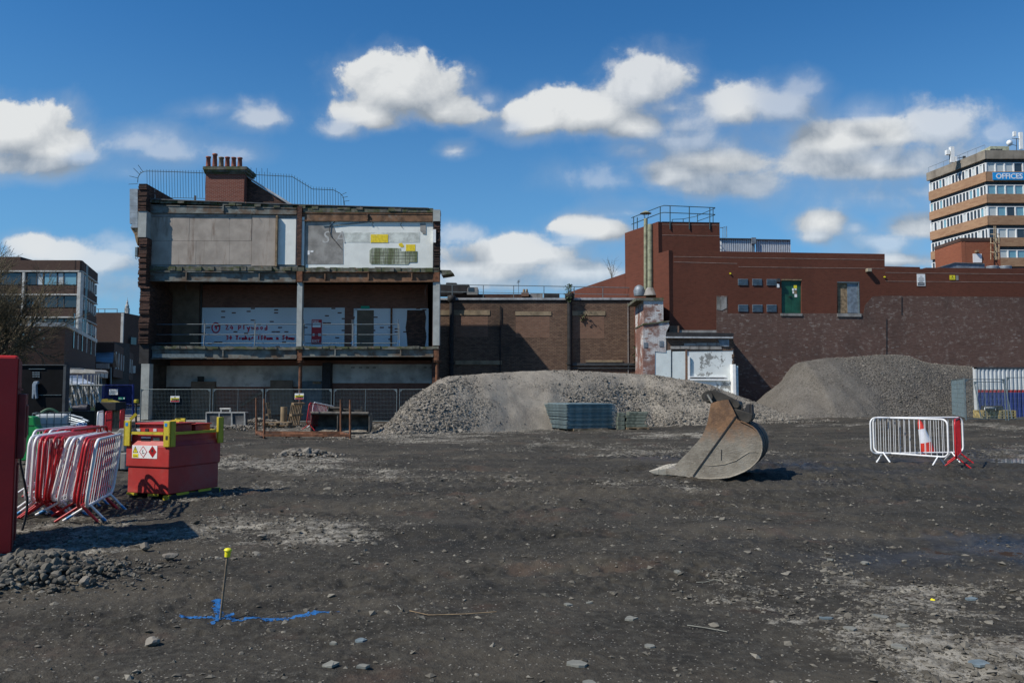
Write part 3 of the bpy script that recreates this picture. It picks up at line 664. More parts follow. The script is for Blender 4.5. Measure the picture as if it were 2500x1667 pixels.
# ================================================================== DERELICT BUILDING (left)
YF = 46.0; FL = Plane(0, YF, 0)
db = thing('derelict_building', 'gutted three storey building open at the front with red chimney stack', 'building', FL.pt(*[FL.px(343, 1024)[0], 0]))
def X_(px, py=700, d=0.0): return FL.px(px, py, d)[0]
def Z_(py, px=700, d=0.0): return FL.px(px, py, d)[1]
BACK = YF+7.6
DI = -2.7                                     # depth of the inner back wall (negative = behind the facade)
xl, xr = X_(343), X_(1066)
# --- left broken side wall with ragged brick end
def ragged_wall(name, F, x0, x1, y0, y1, d0, d1, mat, parent, jag=.07, step=.082, seed=1, toothy=True):
    """vertical wall whose front arris is torn: short courses of different length"""
    r = random.Random(seed); u0 = F.px(x0, (y0+y1)/2, d1)[0]; u1 = F.px(x1, (y0+y1)/2, d1)[0]; z0 = F.px((x0+x1)/2, y1, d1)[1]; z1 = F.px((x0+x1)/2, y0, d1)[1]
    mb = MB(); z = z0
    while z < z1-.01:
        h = min(step*r.uniform(.6, 1.3), z1-z); a = r.uniform(0, jag); b_ = r.uniform(0, jag); c = r.uniform(0, jag*1.6)
        mb.fbox(F, u0+a*.5, u1-b_*.5, z, z+h-.002, d0, d1-c); z += h
    return mb.build(name, mat, parent)
ragged_wall('side_wall', FL, 336, 357, 448, 515, -7.5, .55, B_OLD, db, seed=2)
ragged_wall('side_wall', FL, 336.5, 357, 579, 700, -7.5, .55, B_OLD, db, seed=3)
ragged_wall('side_wall', FL, 338, 364, 700, 838, -7.5, .5, B_OLD, db, seed=4)
MB().prect(FL, 337, 515, 357, 579, -7.5, .50).build('pier', PALEPT, db)['label'] = 'pale painted pier in the torn brick end wall'
MB().prect(FL, 340, 838, 363, 888, -7.5, .35).build('pier', BLACK, db)
MB().prect(FL, 343, 888, 363, 1024, -.1, .4).build('column', PALEPT, db)['label'] = 'white painted ground floor column at the left end'
MB().prect(FL, 345, 888, 360, 1040, -7.5, -.11).build('side_wall', DARKI, db)
# --- right end wall
ragged_wall('end_wall', FL, 1058, 1074, 515, 660, -.45, .1, B_OLD, db, seed=6)
xe = X_(1073)
MB().hexa([(xe-.42, YF+.4, -.3), (xe, YF+.4, -.3), (xe-.85, BACK, -.3), (xe-1.3, BACK, -.3), (xe-.42, YF+.4, Z_(512)), (xe, YF+.4, Z_(512)), (xe-.85, BACK, Z_(512)), (xe-1.3, BACK, Z_(512))]).build('end_wall', B_OLD, db)
MB().prect(FL, 1057, 512, 1074.5, 540, -.3, .16).build('pier', PALEPT, db); MB().prect(FL, 1056.5, 560, 1064, 592, -.2, .15).build('pier', WHITE, db)
# --- back wall (outer)
MB().box(xl, xr-1.0, BACK-.3, BACK, -.3, Z_(515)).build('back_wall', B_OLD, db)
# --- roof slab, floor slabs
def slab(name, top, th_px, d0=-7.3, d1=.12, mat=SLAB, seed=0, dx=(350, 1072)):
    """slab with a nibbled front edge. top: pixel profile"""
    r = random.Random(seed); mb = MB(); n = 46; xs = [dx[0]+(dx[1]-dx[0])*i/n for i in range(n+1)]
    for a, b_ in zip(xs, xs[1:]):
        m = (a+b_)/2; y = float(np.interp(m, [t[0] for t in top], [t[1] for t in top]))
        j = r.uniform(-1.6, .8); k = r.uniform(0, 1.4); e = r.uniform(-.14, .04)
        mb.fbox(FL, X_(a), X_(b_), Z_(y+th_px+k), Z_(y+j), d0 if b_ < 1044 else -1.0, d1+e)
    return mb.build(name, mat, db)
slab('roof_slab', [(350, 488), (500, 493), (735, 503), (1074, 513)], 5, d1=.0, seed=1, mat=SLAB)
rt = [(350, 485), (500, 490), (735, 500), (1074, 510)]
MB().fpoly(FL, [(X_(350), Z_(487)), (X_(735), Z_(501)), (X_(1045), Z_(509.5)), (X_(1045), Z_(507.5)), (X_(735), Z_(499)), (X_(350), Z_(484.5))], -7.3, .02).build('roof', ROOFF, db)
slab('floor_slab', [(364, 651), (725, 652), (740, 654), (1074, 655)], 9, seed=2)
slab('floor_slab', [(364, 845), (700, 847), (740, 846), (1074, 846)], 5, seed=3)
MB().ppoly(FL, [(1074, 659), (1100, 659.5), (1107, 667), (1098, 669), (1078, 672)], -1.2, .0).build('slab_remnant', SLAB, db)
def ibeam(x0, y0t, y0b, x1, y1t, y1b, mat, d=-.05, n=0, name='beam', fo=.13):
    mb = MB(); f = 2.2
    P = lambda x, y, dd: FL.px(x, y, dd)
    web = [P(x0, y0b, d), P(x1, y1b, d), P(x1, y1t, d), P(x0, y0t, d)]; mb.fpoly(FL, web, d-.03, d-.012)
    mb.fpoly(FL, [P(x0, y0b, d), P(x1, y1b, d), P(x1, y1b-f, d), P(x0, y0b-f, d)], d-.25, d+fo)
    mb.fpoly(FL, [P(x0, y0t+f, d), P(x1, y1t+f, d), P(x1, y1t, d), P(x0, y0t, d)], d-.25, d+fo-.03)
    o = mb.build(name, mat, db)
    for i in range(n):
        x = x0+(x1-x0)*(i+.5)/n; MB().prect(FL, x-1.5, (y0t+y0b)/2-9, x+1.5, (y0t+y0b)/2+7, d-.01, d+.11).build('stiffener', mat, o)
    return o
ibeam(365, 500, 520, 724, 508, 524, STEELB, n=1, d=-.06, fo=.05); ibeam(737, 519, 540, 1056, 521, 541.5, STEELR, n=1, d=-.06, fo=.05)
MB().prect(FL, 740, 508.5, 1057, 518.5, -.4, -.03).build('lintel', SLAB, db)
ibeam(365, 662, 687, 722, 664, 689.5, STEELB, n=2); ibeam(740, 663, 689.5, 1058, 664, 688.5, STEELR, n=3)
ibeam(364, 851, 876.5, 724, 852, 876, STEELB, n=1); ibeam(738, 851, 871.5, 1058, 850, 871, STEELB, n=2)
# perforated dark channel hung under the left beam
mb = MB(); mb.prect(FL, 372, 864, 500, 873, .09, .13); o = mb.build('channel', GALVD, db)
# --- columns
MB().prect(FL, 725, 503, 736, 648, -.45, .06).build('column', B_OLD, db)
MB().prect(FL, 736.3, 530, 742, 648, -.40, -.02).build('column_facing', WPANEL, db)
MB().prect(FL, 724, 662, 738, 688, -.35, .1).build('joint_box', RUST, db)
MB().prect(FL, 724.5, 684, 737, 845, -.35, .0).build('column', PALEPT, db)
MB().prect(FL, 1057, 688, 1073, 843, -.5, .0).build('column', PALEPT, db)
MB().prect(FL, 1058, 660, 1073, 688, -.4, .05).build('joint_box', RUST, db)
MB().prect(FL, 1059, 845, 1071, 880, -.35, .05).build('joint_box', RUST, db)
MB().prect(FL, 726, 850, 737, 880, -.35, .05).build('joint_box', RUST, db)
def post(px, y0, y1):
    mb = MB(); a = Vector((X_(px, 950), YF+.2, Z_(y1))); b_ = Vector((X_(px, 950), YF+.2, Z_(y0)))
    mb.tube(a, b_, .10, 10); mb.tube(b_-Vector((0, 0, .08)), b_, .24, 12); return mb.build('iron_post', RUST, db)
post(730.5, 881, 1034); post(1066, 880, 1036)
# --- top storey wall panels, set back behind the beams
dp = -.13
MB().prect(FL, 356, 519, 1060, 651, dp-.25, dp-.03).build('partition', CONC, db)
PX = [(357, 393), (393, 420), (420, 462), (462, 517), (517, 560), (560, 614)]
for (a, b_) in PX:
    MB().prect(FL, a+.15, 530, b_-.15, 588, dp-.03, dp+random.uniform(0, .012)).build('wall_panel', PANEL, db)
for (a, b_) in [(357, 410), (410, 478), (478, 498), (498, 560), (560, 614)]:
    MB().prect(FL, a+.15, 588.6, b_-.15, 646, dp-.03, dp+random.uniform(0, .012)).build('wall_panel', PANEL, db)
for (a, b_) in [(357, 440), (440, 556), (556, 614)]: MB().prect(FL, a+.15, 522, b_-.15, 529.4, dp-.03, dp+.02).build('wall_panel', CONC, db)
MB().prect(FL, 615, 526, 672, 649, dp-.03, dp+.03).build('wall_panel', PANEL, db)
MB().prect(FL, 672.6, 526, 676.5, 650, dp-.03, dp+.22).build('batten', TIMBER, db)
MB().prect(FL, 677.5, 534, 722, 646, dp-.03, dp+.01).build('wall_panel', WPANEL, db)['label'] = 'white painted wall panel beside the middle column'
MB().ppoly(FL, [(677, 534), (682, 534), (685, 545), (694, 558), (690, 560), (683, 548), (678, 545)], dp+.01, dp+.03).build('peeling_strip', PANEL, db) if False else None
# right bay
MB().prect(FL, 747, 541, 1057, 654, dp-.03, dp).build('wall_panel', WPANEL, db)['label'] = 'large white painted wall of the right top bay'
MB().ppoly(FL, [(747, 541), (808, 541), (810, 549), (816, 555), (820, 568), (837.5, 568), (838, 645), (747, 645)], dp, dp+.015).build('bare_render', PANEL2, db)
MB().prect(FL, 838, 568, 1025, 592, dp, dp+.008).build('faded_band', M('faded_white', (.58, .61, .56), .85, bmp=.1), db)
MB().prect(FL, 905, 572.5, 947.5, 592.5, dp+.008, dp+.02).build('paint_patch', YELLOW, db)
MB().ppoly(FL, [(973, 595), (981, 593), (985, 598), (986, 603), (979, 604), (974, 600)], dp+.0, dp+.012).build('paint_patch', YELLOW, db)
MB().prect(FL, 991, 597, 1014, 613, dp+.0, dp+.012).build('paint_patch', YELLOW, db)
MB().ppoly(FL, [(902, 612), (909, 605), (978, 606), (979, 613), (1019, 613.5), (1019, 640), (1000, 641), (996, 646), (906, 645), (902, 641)], dp+.0, dp+.018).build('tile_remnant', ALGAE, db)
for i in range(11): MB().prect(FL, 909+i*9, 608 if i < 8 else 615, 909.4+i*9, 643, dp+.018, dp+.024).build('tile_joint', BOARD2, db)
for j in range(4): MB().prect(FL, 905, 616+j*8, 1017, 616.4+j*8, dp+.018, dp+.025).build('tile_joint', BOARD2, db)
MB().ppoly(FL, [(1026, 545), (1039.5, 545), (1040, 572), (1032, 571), (1031, 567), (1026, 564)], dp+.0, dp+.03).build('bare_render', PANEL2, db)
text_mesh('chalk_mark', 'S A', 1.0, FL, *FL.px(785, 593, dp), dp+.018, M('chalk', (.42, .42, .4), .9, bmp=0), db, .002, .2)
mb = MB(); mb.path([FL.pt(*FL.px(a, b_, dp), dp+.06) for a, b_ in [(818, 542), (806, 552), (805, 565), (809, 578), (820, 590), (832, 605)]], .02, 5); mb.build('loose_cable', BLACK, db)
MB().ppoly(FL, [(789, 551), (808, 548.5), (905, 540.5), (905, 542.5), (808, 552), (790, 553.5)], dp+.02, dp+.05).build('loose_strip', GALVD, db)
MB().prect(FL, 751, 612, 756, 622, dp+.015, dp+.02).build('chalk_mark', WHITE, db); MB().prect(FL, 758, 612, 765, 616, dp+.015, dp+.02).build('chalk_mark', WHITE, db)
# --- first floor interior
zf1 = Z_(846); zc1 = Z_(688)
MB().box(xl+.3, xr-.8, YF-DI, YF-DI+.25, zf1, zc1+.2).build('inner_wall', B_IN, db)['label'] = 'dark brick inner wall of the first floor'
P0 = lambda x0, y0, x1, y1, m, nm, d0=0.0, d1=.03, lab=None: tag(MB().prect(FL, x0, y0, x1, y1, DI+d0, DI+d1).build(nm, m, db), lab, None)
P0(362, 690, 486, 849, BOARD2, 'board', 0, .05)
P0(488, 690, 492, 849, DARKI, 'edge_trim', 0, .10)
P0(492, 751, 841, 850, B_WPAINT, 'painted_brick_panel')
P0(863, 753, 1046, 850, B_WPAINT, 'painted_brick_panel')
P0(871, 757, 912, 849, BOARD, 'door', .03, .07); P0(866, 754.5, 871, 850, WHITE, 'door_frame', .03, .09); P0(866, 754.5, 914, 757, WHITE, 'door_frame', .03, .09)
P0(881, 747, 902, 753.5, GREENS, 'exit_sign', .03, .12)
P0(953, 752, 957, 849, RUST, 'pipe', .03, .12)
MB().ppoly(FL, [(994, 757), (1037, 757), (1040, 775), (1038, 800), (1041, 822), (1037, 850), (995, 850), (993, 820), (990, 800), (993, 780)], DI+.03, DI+.05).build('bare_brick_patch', B_OLD, db)
SG = P0(760.5, 780, 785, 840, REDP, 'wall_sign', .03, .06)
u, z = FL.px(762.5, 788, DI+.06); text_mesh('lettering', 'FIRE', .22, FL, u, z, DI+.062, WHITE, SG, .003)
tag(MB().prect(FL, 763, 788, 783, 799, DI+.06, DI+.066).build('white_plate', WHITE, SG), None, None)
MB().prect(FL, 763, 814, 768, 820, DI+.06, DI+.066).build('white_plate', WHITE, SG); MB().prect(FL, 777, 814, 784, 820, DI+.06, DI+.066).build('white_plate', WHITE, SG)
u, z = FL.px(762, 835, DI+.06); text_mesh('lettering', 'EXIT', .22, FL, u, z, DI+.062, WHITE, SG, .003)
# spray painted writing, letter strokes
def strokes(name, word, F, px, py, hpx, wpx, d, r, mat, parent):
    L = {'2': [[(0, .8), (.3, 1), (.7, .8), (.1, 0), (.9, 0)]], '4': [[(.5, 1), (0, .4), (1, .4)], [(.7, .8), (.6, 0)]], 'P': [[(0, 0), (.05, 1), (.7, .9), (.6, .5), (.1, .4)]],
         'l': [[(.3, 1), (.3, 0)]], 'y': [[(0, .6), (.3, .1)], [(.8, .7), (.2, -.5)]], 'w': [[(0, .6), (.2, 0), (.45, .5), (.7, 0), (1, .7)]], 'o': [[(.5, .6), (.1, .3), (.4, 0), (.8, .25), (.5, .6)]],
         'd': [[(.7, .4), (.2, .4), (.2, 0), (.75, .05)], [(.75, 1), (.75, 0)]], '3': [[(0, 1), (.7, .9), (.3, .5), (.8, .3), (.1, 0)]], '0': [[(.5, 1), (.1, .5), (.4, 0), (.8, .5), (.5, 1)]],
         'T': [[(0, 1), (1, .95)], [(.5, 1), (.45, 0)]], 'i': [[(.4, .6), (.4, 0)]], 'm': [[(0, 0), (.1, .6), (.4, .5), (.45, 0), (.5, .5), (.85, .5), (.9, 0)]], 'b': [[(.1, 1), (.1, 0), (.7, .1), (.6, .5), (.1, .45)]],
         'e': [[(.1, .3), (.8, .35), (.5, .6), (.1, .3), (.4, 0), (.9, .1)]], 'r': [[(.2, .6), (.2, 0)], [(.2, .4), (.8, .6)]], '1': [[(.4, 1), (.4, 0)]], '5': [[(.9, 1), (.2, 1), (.15, .6), (.7, .45), (.1, 0)]],
         '6': [[(.8, 1), (.1, .4), (.4, 0), (.8, .3), (.2, .4)]], 'x': [[(0, .6), (.8, 0)], [(.8, .6), (0, 0)]], '9': [[(.8, .8), (.3, 1), (.1, .6), (.7, .6), (.8, .9), (.6, 0)]], ' ': []}
    mb = MB(); x = px
    for ic, ch in enumerate(word):
        py = py+(1.6 if ic % 2 else -1.5)*(.6 if hpx > 10 else .4)
        for st in L[ch]:
            pts = [F.pt(*F.px(x+a*wpx*.75, py-b_*hpx, d), d) for a, b_ in st]
            mb.path(pts, r, 4)
        x += wpx
    return mb.build(name, mat, parent)
strokes('spray_writing', '24 Plywood', FL, 551, 805, 11, 10.5, DI+.04, .036, REDSPRAY, db)
strokes('spray_writing', '30 Timber 150mm x 50mm', FL, 553, 829, 9, 7.6, DI+.04, .04, REDSPRAY, db)
strokes('spray_writing', '9', FL, 524, 805, 9, 8, DI+.04, .04, REDSPRAY, db)
mb = MB(); mb.path([FL.pt(*FL.px(527+9.5*math.cos(t), 800+12*math.sin(t), DI+.04), DI+.04) for t in [i*math.pi/8 for i in range(16)]], .04, 4, True); mb.build('spray_writing', REDSPRAY, db)
# --- ground floor interior
zg = -.3
MB().box(xl+.3, xr-.55, YF+2.6, YF+2.85, zg, Z_(875)).build('inner_wall', B_IN, db)['label'] = 'dark brick inner wall of the ground floor'
DG = -2.6
def PG(x0, y0, x1, y1, m, nm, d0=0.0, d1=.03): return MB().prect(FL, x0, y0, x1, y1, DG+d0, DG+d1).build(nm, m, db)
GPL = M('grimy_plaster', (.42, .42, .40), .9, var=.2, sc=1, bmp=.2, stain=(.12, .11, .10), sa=.5, sb=.8)
PG(394, 893, 786, 944, GPL, 'plaster_band'); PG(806, 889, 1066, 935, GPL, 'plaster_band')
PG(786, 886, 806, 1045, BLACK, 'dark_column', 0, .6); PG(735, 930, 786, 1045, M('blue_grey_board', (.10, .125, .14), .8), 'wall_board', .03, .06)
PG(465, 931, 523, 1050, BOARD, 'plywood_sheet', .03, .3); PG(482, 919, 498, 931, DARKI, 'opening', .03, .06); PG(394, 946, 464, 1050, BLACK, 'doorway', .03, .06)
PG(659, 928, 714, 1012, BOARD, 'plywood_sheet', .6, .7); PG(763, 931, 784, 937, TIMBER, 'timber_pad', .06, .1)
for (a, b_) in [(857, 866), (876, 884), (894, 901), (910, 918), (1035, 1042), (1050, 1056)]: PG(a, 896, b_, 898, BLACK, 'slot', .03, .04)
mb = MB(); mb.bar(FL.pt(*FL.px(590, 990, DG+.1), DG+.15), FL.pt(*FL.px(645, 955, DG+.1), DG+.15), .12); mb.build('brace', BOARD2, db)
# --- left oriel clad in zinc
O = Plane(0, YF-.1, 0)
mb = MB(); yy = [461, 472, 487, 503, 519, 533, 546, 556]
for a, b_ in zip(yy, yy[1:]):
    k = 319 if a < 540 else 323
    mb.ppoly(O, [(316.5 if a < 540 else k, a+.35), (336, a+.35), (336, b_), (318 if b_ > 548 else 316.5, b_)], -2.6, 0)
mb.build('oriel', ZINC, db)
mb = MB(); mb.ppoly(O, [(319, 557), (336, 557), (336, 600), (332, 590), (328, 572)], -2.4, -.1); mb.build('oriel_bracket', TIMBER, db)
mb = MB(); mb.prect(O, 329, 602, 336, 626, -.3, .1); mb.build('alarm_box', GALVD, db, .03)
mb = MB(); mb.path([O.pt(*O.px(a, b_), .05) for a, b_ in [(333, 626), (331, 631), (334, 634), (337, 630)]], .015, 4); mb.build('hanging_wire', BLACK, db)
# --- chimney stack
yc = YF+.9
FC = Plane(0, yc, 0)
ch_ = MB().prect(FC, 501.5, 424, 596, 497, -1.3, 0).build('chimney', B_CHIM, db)
mb = MB(); mb.prect(FC, 500, 420, 598, 424.5, -1.36, .06); mb.prect(FC, 497, 414, 601, 420, -1.45, .15); mb.prect(FC, 495, 406.5, 602.5, 414, -1.52, .22); mb.build('chimney_cap', SLAB, ch_)
for (px, yt, wd, mm) in [(509, 383, 11.5, TERRA), (525, 376, 11.5, TERRA), (540.6, 384.5, 12, BUFF), (555.6, 384, 11.5, TERRA), (571, 385, 11.5, TERRA), (586, 385.5, 11.5, TERRA)]:
    u, z1 = FC.px(px, yt, -.6); z0 = FC.px(px, 407, -.6)[1]; r = wd/2/FPX*yc; h = z1-z0
    MB().lathe(FC.pt(u, z0, -.6), [(r*1.05, 0), (r*.88, h*.85), (r*1.1, h*.87), (r*1.1, h), (r*.8, h), (r*.75, h*.9)], 14).build('chimney_pot', mm, ch_)
FC2 = Plane(0, yc+.5, 0)
gb = MB().ppoly(FC2, [(596, 431), (706, 501), (596, 501)], -.35, 0).build('gable', B_OLD, db)
MB().ppoly(FC2, [(596, 428), (597, 425.5), (716, 500), (708, 501.5)], -.5, .12).build('coping', LEAD, gb)
MB().ppoly(FC2, [(600, 433), (640, 459), (700, 498), (706, 499)], .0, .04)
# vent stub and short pipe on the roof
mb = MB(); mb.prect(FC2, 473.5, 477.5, 477.5, 490, -.1, 0); mb.build('vent_stub', DGREY, db)
mb = MB(); p = FL.pt(X_(360), Z_(484), -.6); mb.tube(p, p+Vector((-.05, 0, .62)), .055, 8); mb.tube(p+Vector((-.05, 0, .62)), p+Vector((-.05, 0, .72)), .07, 8); mb.build('roof_pipe', PALEPT, db)
# --- roof railings
R_ = Plane(0, YF+3.4, 0)
def rpx(a, b_): return R_.pt(*R_.px(a, b_))
ra = thing('roof_railing', 'spiked roof railing left of the red chimney with arched end', 'railing', rpx(420, 486))
mb = MB(); mb.path([rpx(a, b_) for a, b_ in [(336, 446), (337, 433), (342, 424), (350, 419), (360, 418), (420, 419.5), (503, 423)]], .022, 5); mb.build('rail', RAILM, ra)
mb = MB(); mb.path([rpx(a, b_) for a, b_ in [(364, 482), (503, 485)]], .02, 5); mb.build('rail', RAILM, ra)
for i in range(22):
    x = 358.5+i*6.75; MB().tube(rpx(x+1.2, 483), rpx(x, 415+.15*i*.8-1), .0135, 4).build('bar', RAILM, ra)
for (a, b_, c, d) in [(350, 421, 337, 403), (342, 427, 326, 411), (337, 435, 316, 430), (336, 449, 314, 450), (345, 423, 342, 419)]: MB().tube(rpx(a, b_), rpx(c, d), .016, 4).build('spike', RAILM, ra)
rb = thing('roof_railing', 'spiked roof railing right of the red chimney stepping down the gable', 'railing', rpx(720, 500))
top = [(602, 426), (713, 431.5), (763, 462), (814, 464), (830, 472), (838, 481), (842, 503)]
mb = MB(); mb.path([rpx(a, b_) for a, b_ in top], .022, 5); mb.build('rail', RAILM, rb)
for i in range(36):
    x = 606+i*6.65; yt = float(np.interp(x, [t[0] for t in top], [t[1] for t in top])); ext = 17 if i < 8 else 6
    yb = float(np.interp(x, [600, 716, 842], [430, 503, 505]))
    if x < 842: MB().tube(rpx(x+.6, yb+2), rpx(x, yt-(ext if i % 2 or i > 8 else 8) if x < 825 else yt), .0135, 4).build('bar', RAILM, rb)
for (a, b_, c, d) in [(836, 483, 849, 480), (839, 492, 853, 490), (833, 476, 846, 470)]: MB().tube(rpx(a, b_), rpx(c, d), .016, 4).build('spike', RAILM, rb)
# --- scaffold guard rails on the first floor (separate things)
SCAF = M('scaffold_tube', (.12, .145, .16), .55, metal=.2, var=.15, sc=8, bmp=0, stain=(.03, .16, .36), sa=.60, sb=.62, ssc=1.1)
S_ = Plane(0, YF+.55, 0)
def spx(a, b_): return S_.pt(*S_.px(a, b_))
gx = [370, 499, 622, 741, 860, 972]
for k, (a, b_) in enumerate(zip(gx, gx[1:])):
    lab = ['scaffold guard rail in front of the dark boards, far left of the first floor', 'scaffold guard rail in front of the red circled number', 'scaffold guard rail under the red timber writing left of the middle column', 'scaffold guard rail in front of the red wall sign', 'scaffold guard rail in front of the brown door'][k]
    t = thing('guard_rail', lab, 'guard rail', spx((a+b_)/2, 848), 'scaffold guard rails along the open first floor')
    for y in (792, 817, 838): MB().tube(spx(a+1.5, y), spx(b_-1.5, y-.3), .027, 6).build('rail', SCAF, t)
    MB().tube(spx(b_, 848), spx(b_, 780), .027, 6).build('post', SCAF, t)
    MB().tube(spx(b_+6, 845)-Vector((0, .5, 0)), spx(b_+2, 790), .025, 6).build('brace', SCAF, t)
    MB().prect(S_, b_-2, 845, b_+7, 846.6, -.3, .5).build('foot_plate', GALVD, t)

for i, (px, py, L_) in enumerate([(640, 690, 14), (860, 690, 22), (910, 543, 9), (980, 545, 12), (520, 877, 10), (930, 873, 14), (575, 522, 8), (1040, 690, 30), (455, 690, 18), (702, 690, 12)]):
    mb = MB(); mb.path([FL.pt(*FL.px(px+2.5*math.sin(k*1.3+i), py+L_*k/4, -.1), -.1) for k in range(5)], .012, 4); mb.build('hanging_wire', BLACK, db)
for i, (px, py) in enumerate([(640, 651), (792, 653), (866, 655), (1001, 656), (455, 846), (905, 846), (600, 494), (880, 507)]):
    mb = MB(); a_ = FL.pt(*FL.px(px, py), .1); mb.path([a_, a_+Vector((.05, -.12, -.02)), a_+Vector((.12+.05*(i % 3), -.22, -.14))], .012, 4); mb.build('bent_bar', RUST, db)
# ================================================================== DARK BRICK YARD WALL (centre)
YM = 56.0; FM = Plane(0, YM, 0)
mw = thing('yard_wall', 'sooty brick wall with bricked up windows between derelict building and red tower', 'wall', FM.pt(FM.px(1300, 900)[0], 0))
zb = -.3; zt = FM.px(1300, 734)[1]
u0 = FM.px(1040, 800)[0]; u1 = FM.px(1556, 800)[0]
MB().fbox(FM, u0, u1, zb, zt, -.5, 0).build('brickwork', B_MID, mw)
MB().prect(FM, 1040, 727, 1556, 732, -.6, .10).build('coping', LEAD, mw); MB().prect(FM, 1040, 732, 1556, 735, -.55, .05).build('gutter_board', BLACK, mw)
MB().prect(FM, 1556, 734, 1574, 1000, -.5, .35).build('pier', B_MID, mw)
for (a, b_, c, d) in [(1098, 757, 1196, 769), (1258, 760, 1346, 770), (1397, 759, 1478, 770)]: MB().prect(FM, a, b_, c, d, 0, .04).build('lintel', SANDST, mw)
MB().prect(FM, 1064, 757, 1098, 769, 0, .035).build('lintel', SANDST, mw)
for (a, b_, c, d) in [(1112, 771, 1191, 822), (1259, 771.5, 1342, 824), (1399, 772, 1475, 826)]: MB().prect(FM, a, b_, c, d, 0, .006).build('infill', B_PATCH, mw)
for (a, b_, c, d) in [(1112, 880, 1225, 890), (1430, 879, 1520, 884)]: MB().prect(FM, a, b_, c, d, 0, .08).build('sill', SANDST, mw)
MB().prect(FM, 1395, 886, 1560, 892, 0, .12).build('ledge', DGREY, mw); MB().prect(FM, 1395, 897, 1560, 900, 0, .10).build('ledge', DGREY, mw)
for (px, y0, r, m) in [(1103, 740, .15, BLACK), (1390, 735, .17, BLACK), (1221.5, 747, .035, BLACK), (1533, 740, .018, LEAD)]:
    mb = MB(); a = FM.pt(*FM.px(px, 905), r+.03); a.z = 0; b_ = FM.pt(*FM.px(px, y0), r+.03); mb.tube(a, b_, r, 8)
    if r > .1: mb.lathe(b_, [(r, 0), (r*1.9, .15), (r*2.0, .5), (r*.7, .55)], 8); mb.tube(a+Vector((0, 0, 3.6)), a+Vector((0, 0, 3.75)), r*1.3, 8)
    mb.build('downpipe' if r > .1 else 'conduit', m, mw)
mb = MB(); mb.prect(FM, 1559, 803, 1569, 843, .35, .4); v_ = mb.build('louvre', DGREY, mw)
for i in range(9): MB().prect(FM, 1559.5, 805+i*4.2, 1568.5, 806.5+i*4.2, .4, .44).build('slat', GALVD, v_)
# guard rail along its top
FR = Plane(0, YM+.6, 0)
gr = thing('roof_guard_rail', 'long grey handrail along the top of the sooty yard wall', 'railing', FR.pt(FR.px(1300, 729)[0], zt))
def fr(F, a, b_, d=0): return F.pt(*F.px(a, b_, d), d)
mb = MB(); mb.path([fr(FR, 1075, 695), fr(FR, 1300, 698), fr(FR, 1616, 704)], .028, 5); mb.build('rail', GALVD, gr)
mb = MB(); mb.path([fr(FR, 1075, 712), fr(FR, 1300, 716), fr(FR, 1616, 720.5)], .022, 5); mb.build('rail', GALVD, gr)
for i, px in enumerate([1104, 1180, 1254, 1328, 1402, 1472, 1543, 1600]): MB().tube(fr(FR, px, 729), fr(FR, px, 695.5+i*1.25), .028, 5).build('post', GALVD, gr)
# low roof behind the wall
MB().box(FM.px(1040, 800)[0], FM.px(1575, 800)[0], YM+.5, YM+9, zt-.5, zt-.1).single('flat_roof', ROOFF, 'flat roof lying behind the sooty yard wall', 'roof')
# roof clutter behind
def backbox(name, x0, y0, x1, y1, Y, dep, mat, label, cat, bev=.03):
    F = Plane(0, Y, 0); return MB().prect(F, x0, y0, x1, y1, -dep, 0).single(name, mat, label, cat, None, None, bev)
F6 = Plane(0, 59, 0)
mb = MB(); mb.ppoly(F6, [(1068, 694), (1145, 694), (1138, 712), (1128, 717), (1068, 717)], -2, 0); mb.ppoly(F6, [(1090, 690), (1114, 690.5), (1117, 694), (1088, 694)], -1.5, -.3)
mb.single('water_tank', BLACK, 'black plastic tank on the roof right of the derelict building', 'tank')
t = thing('roof_house', 'small pale brick roof house with dark window behind the handrail', 'roof house', fr(F6, 1155, 719))
MB().prect(F6, 1140, 701, 1166, 719, -2, 0).build('wall', CONC, t); MB().prect(F6, 1143, 702, 1157, 711, 0, .03).build('window', GL_D, t)
t = thing('chimney', 'twin buff chimney pots on a low brick stack behind the handrail', 'chimney', fr(F6, 1284, 717)); MB().prect(F6, 1273, 713.5, 1291, 723, -1, 0).build('stack', B_PATCH, t)
for px in (1279, 1286): MB().tube(fr(F6, px, 713.5, -.4), fr(F6, px, 706, -.4), .10, 8, .08).build('pot', SANDST, t)
backbox('roof_parapet', 1110, 718, 1295, 727, 59.3, .4, B_OLD, 'low dark brick parapet on the roof behind the handrail', 'parapet', 0)
backbox('roof_parapet', 1295, 717, 1325, 727, 59.2, .4, CONC, 'short pale parapet piece behind the handrail right of the twin pots', 'parapet', 0)
backbox('roof_cowl', 1329, 716, 1366, 727, 59.1, 1, BLACK, 'black box on the roof left of the small bush', 'roof box')
t = thing('aerial', 'thin television aerial standing behind the handrail', 'aerial', fr(F6, 1266, 717)); mb = MB(); mb.tube(fr(F6, 1266, 717), fr(F6, 1266, 684), .015, 4); mb.build('mast', DGREY, t)
mb = MB(); mb.tube(fr(F6, 1262, 690), fr(F6, 1270, 687), .012, 4); mb.build('boom', DGREY, t)
for i in range(4): mb = MB(); mb.tube(fr(F6, 1262.5+i*2, 693-i), fr(F6, 1263.5+i*2, 684.5-i), .008, 4); mb.build('element', DGREY, t)
# ================================================================== RED BRICK BUILDING (right)
FB = Plane(10.5, 52.2, 4.0)
def bp(px, py, d=0): return FB.px(px, py, d)
rb_ = thing('red_brick_building', 'long windowless red brick building with boarded door and stair tower', 'building', FB.pt(bp(1643, 900)[0], 0))
zb = -.3
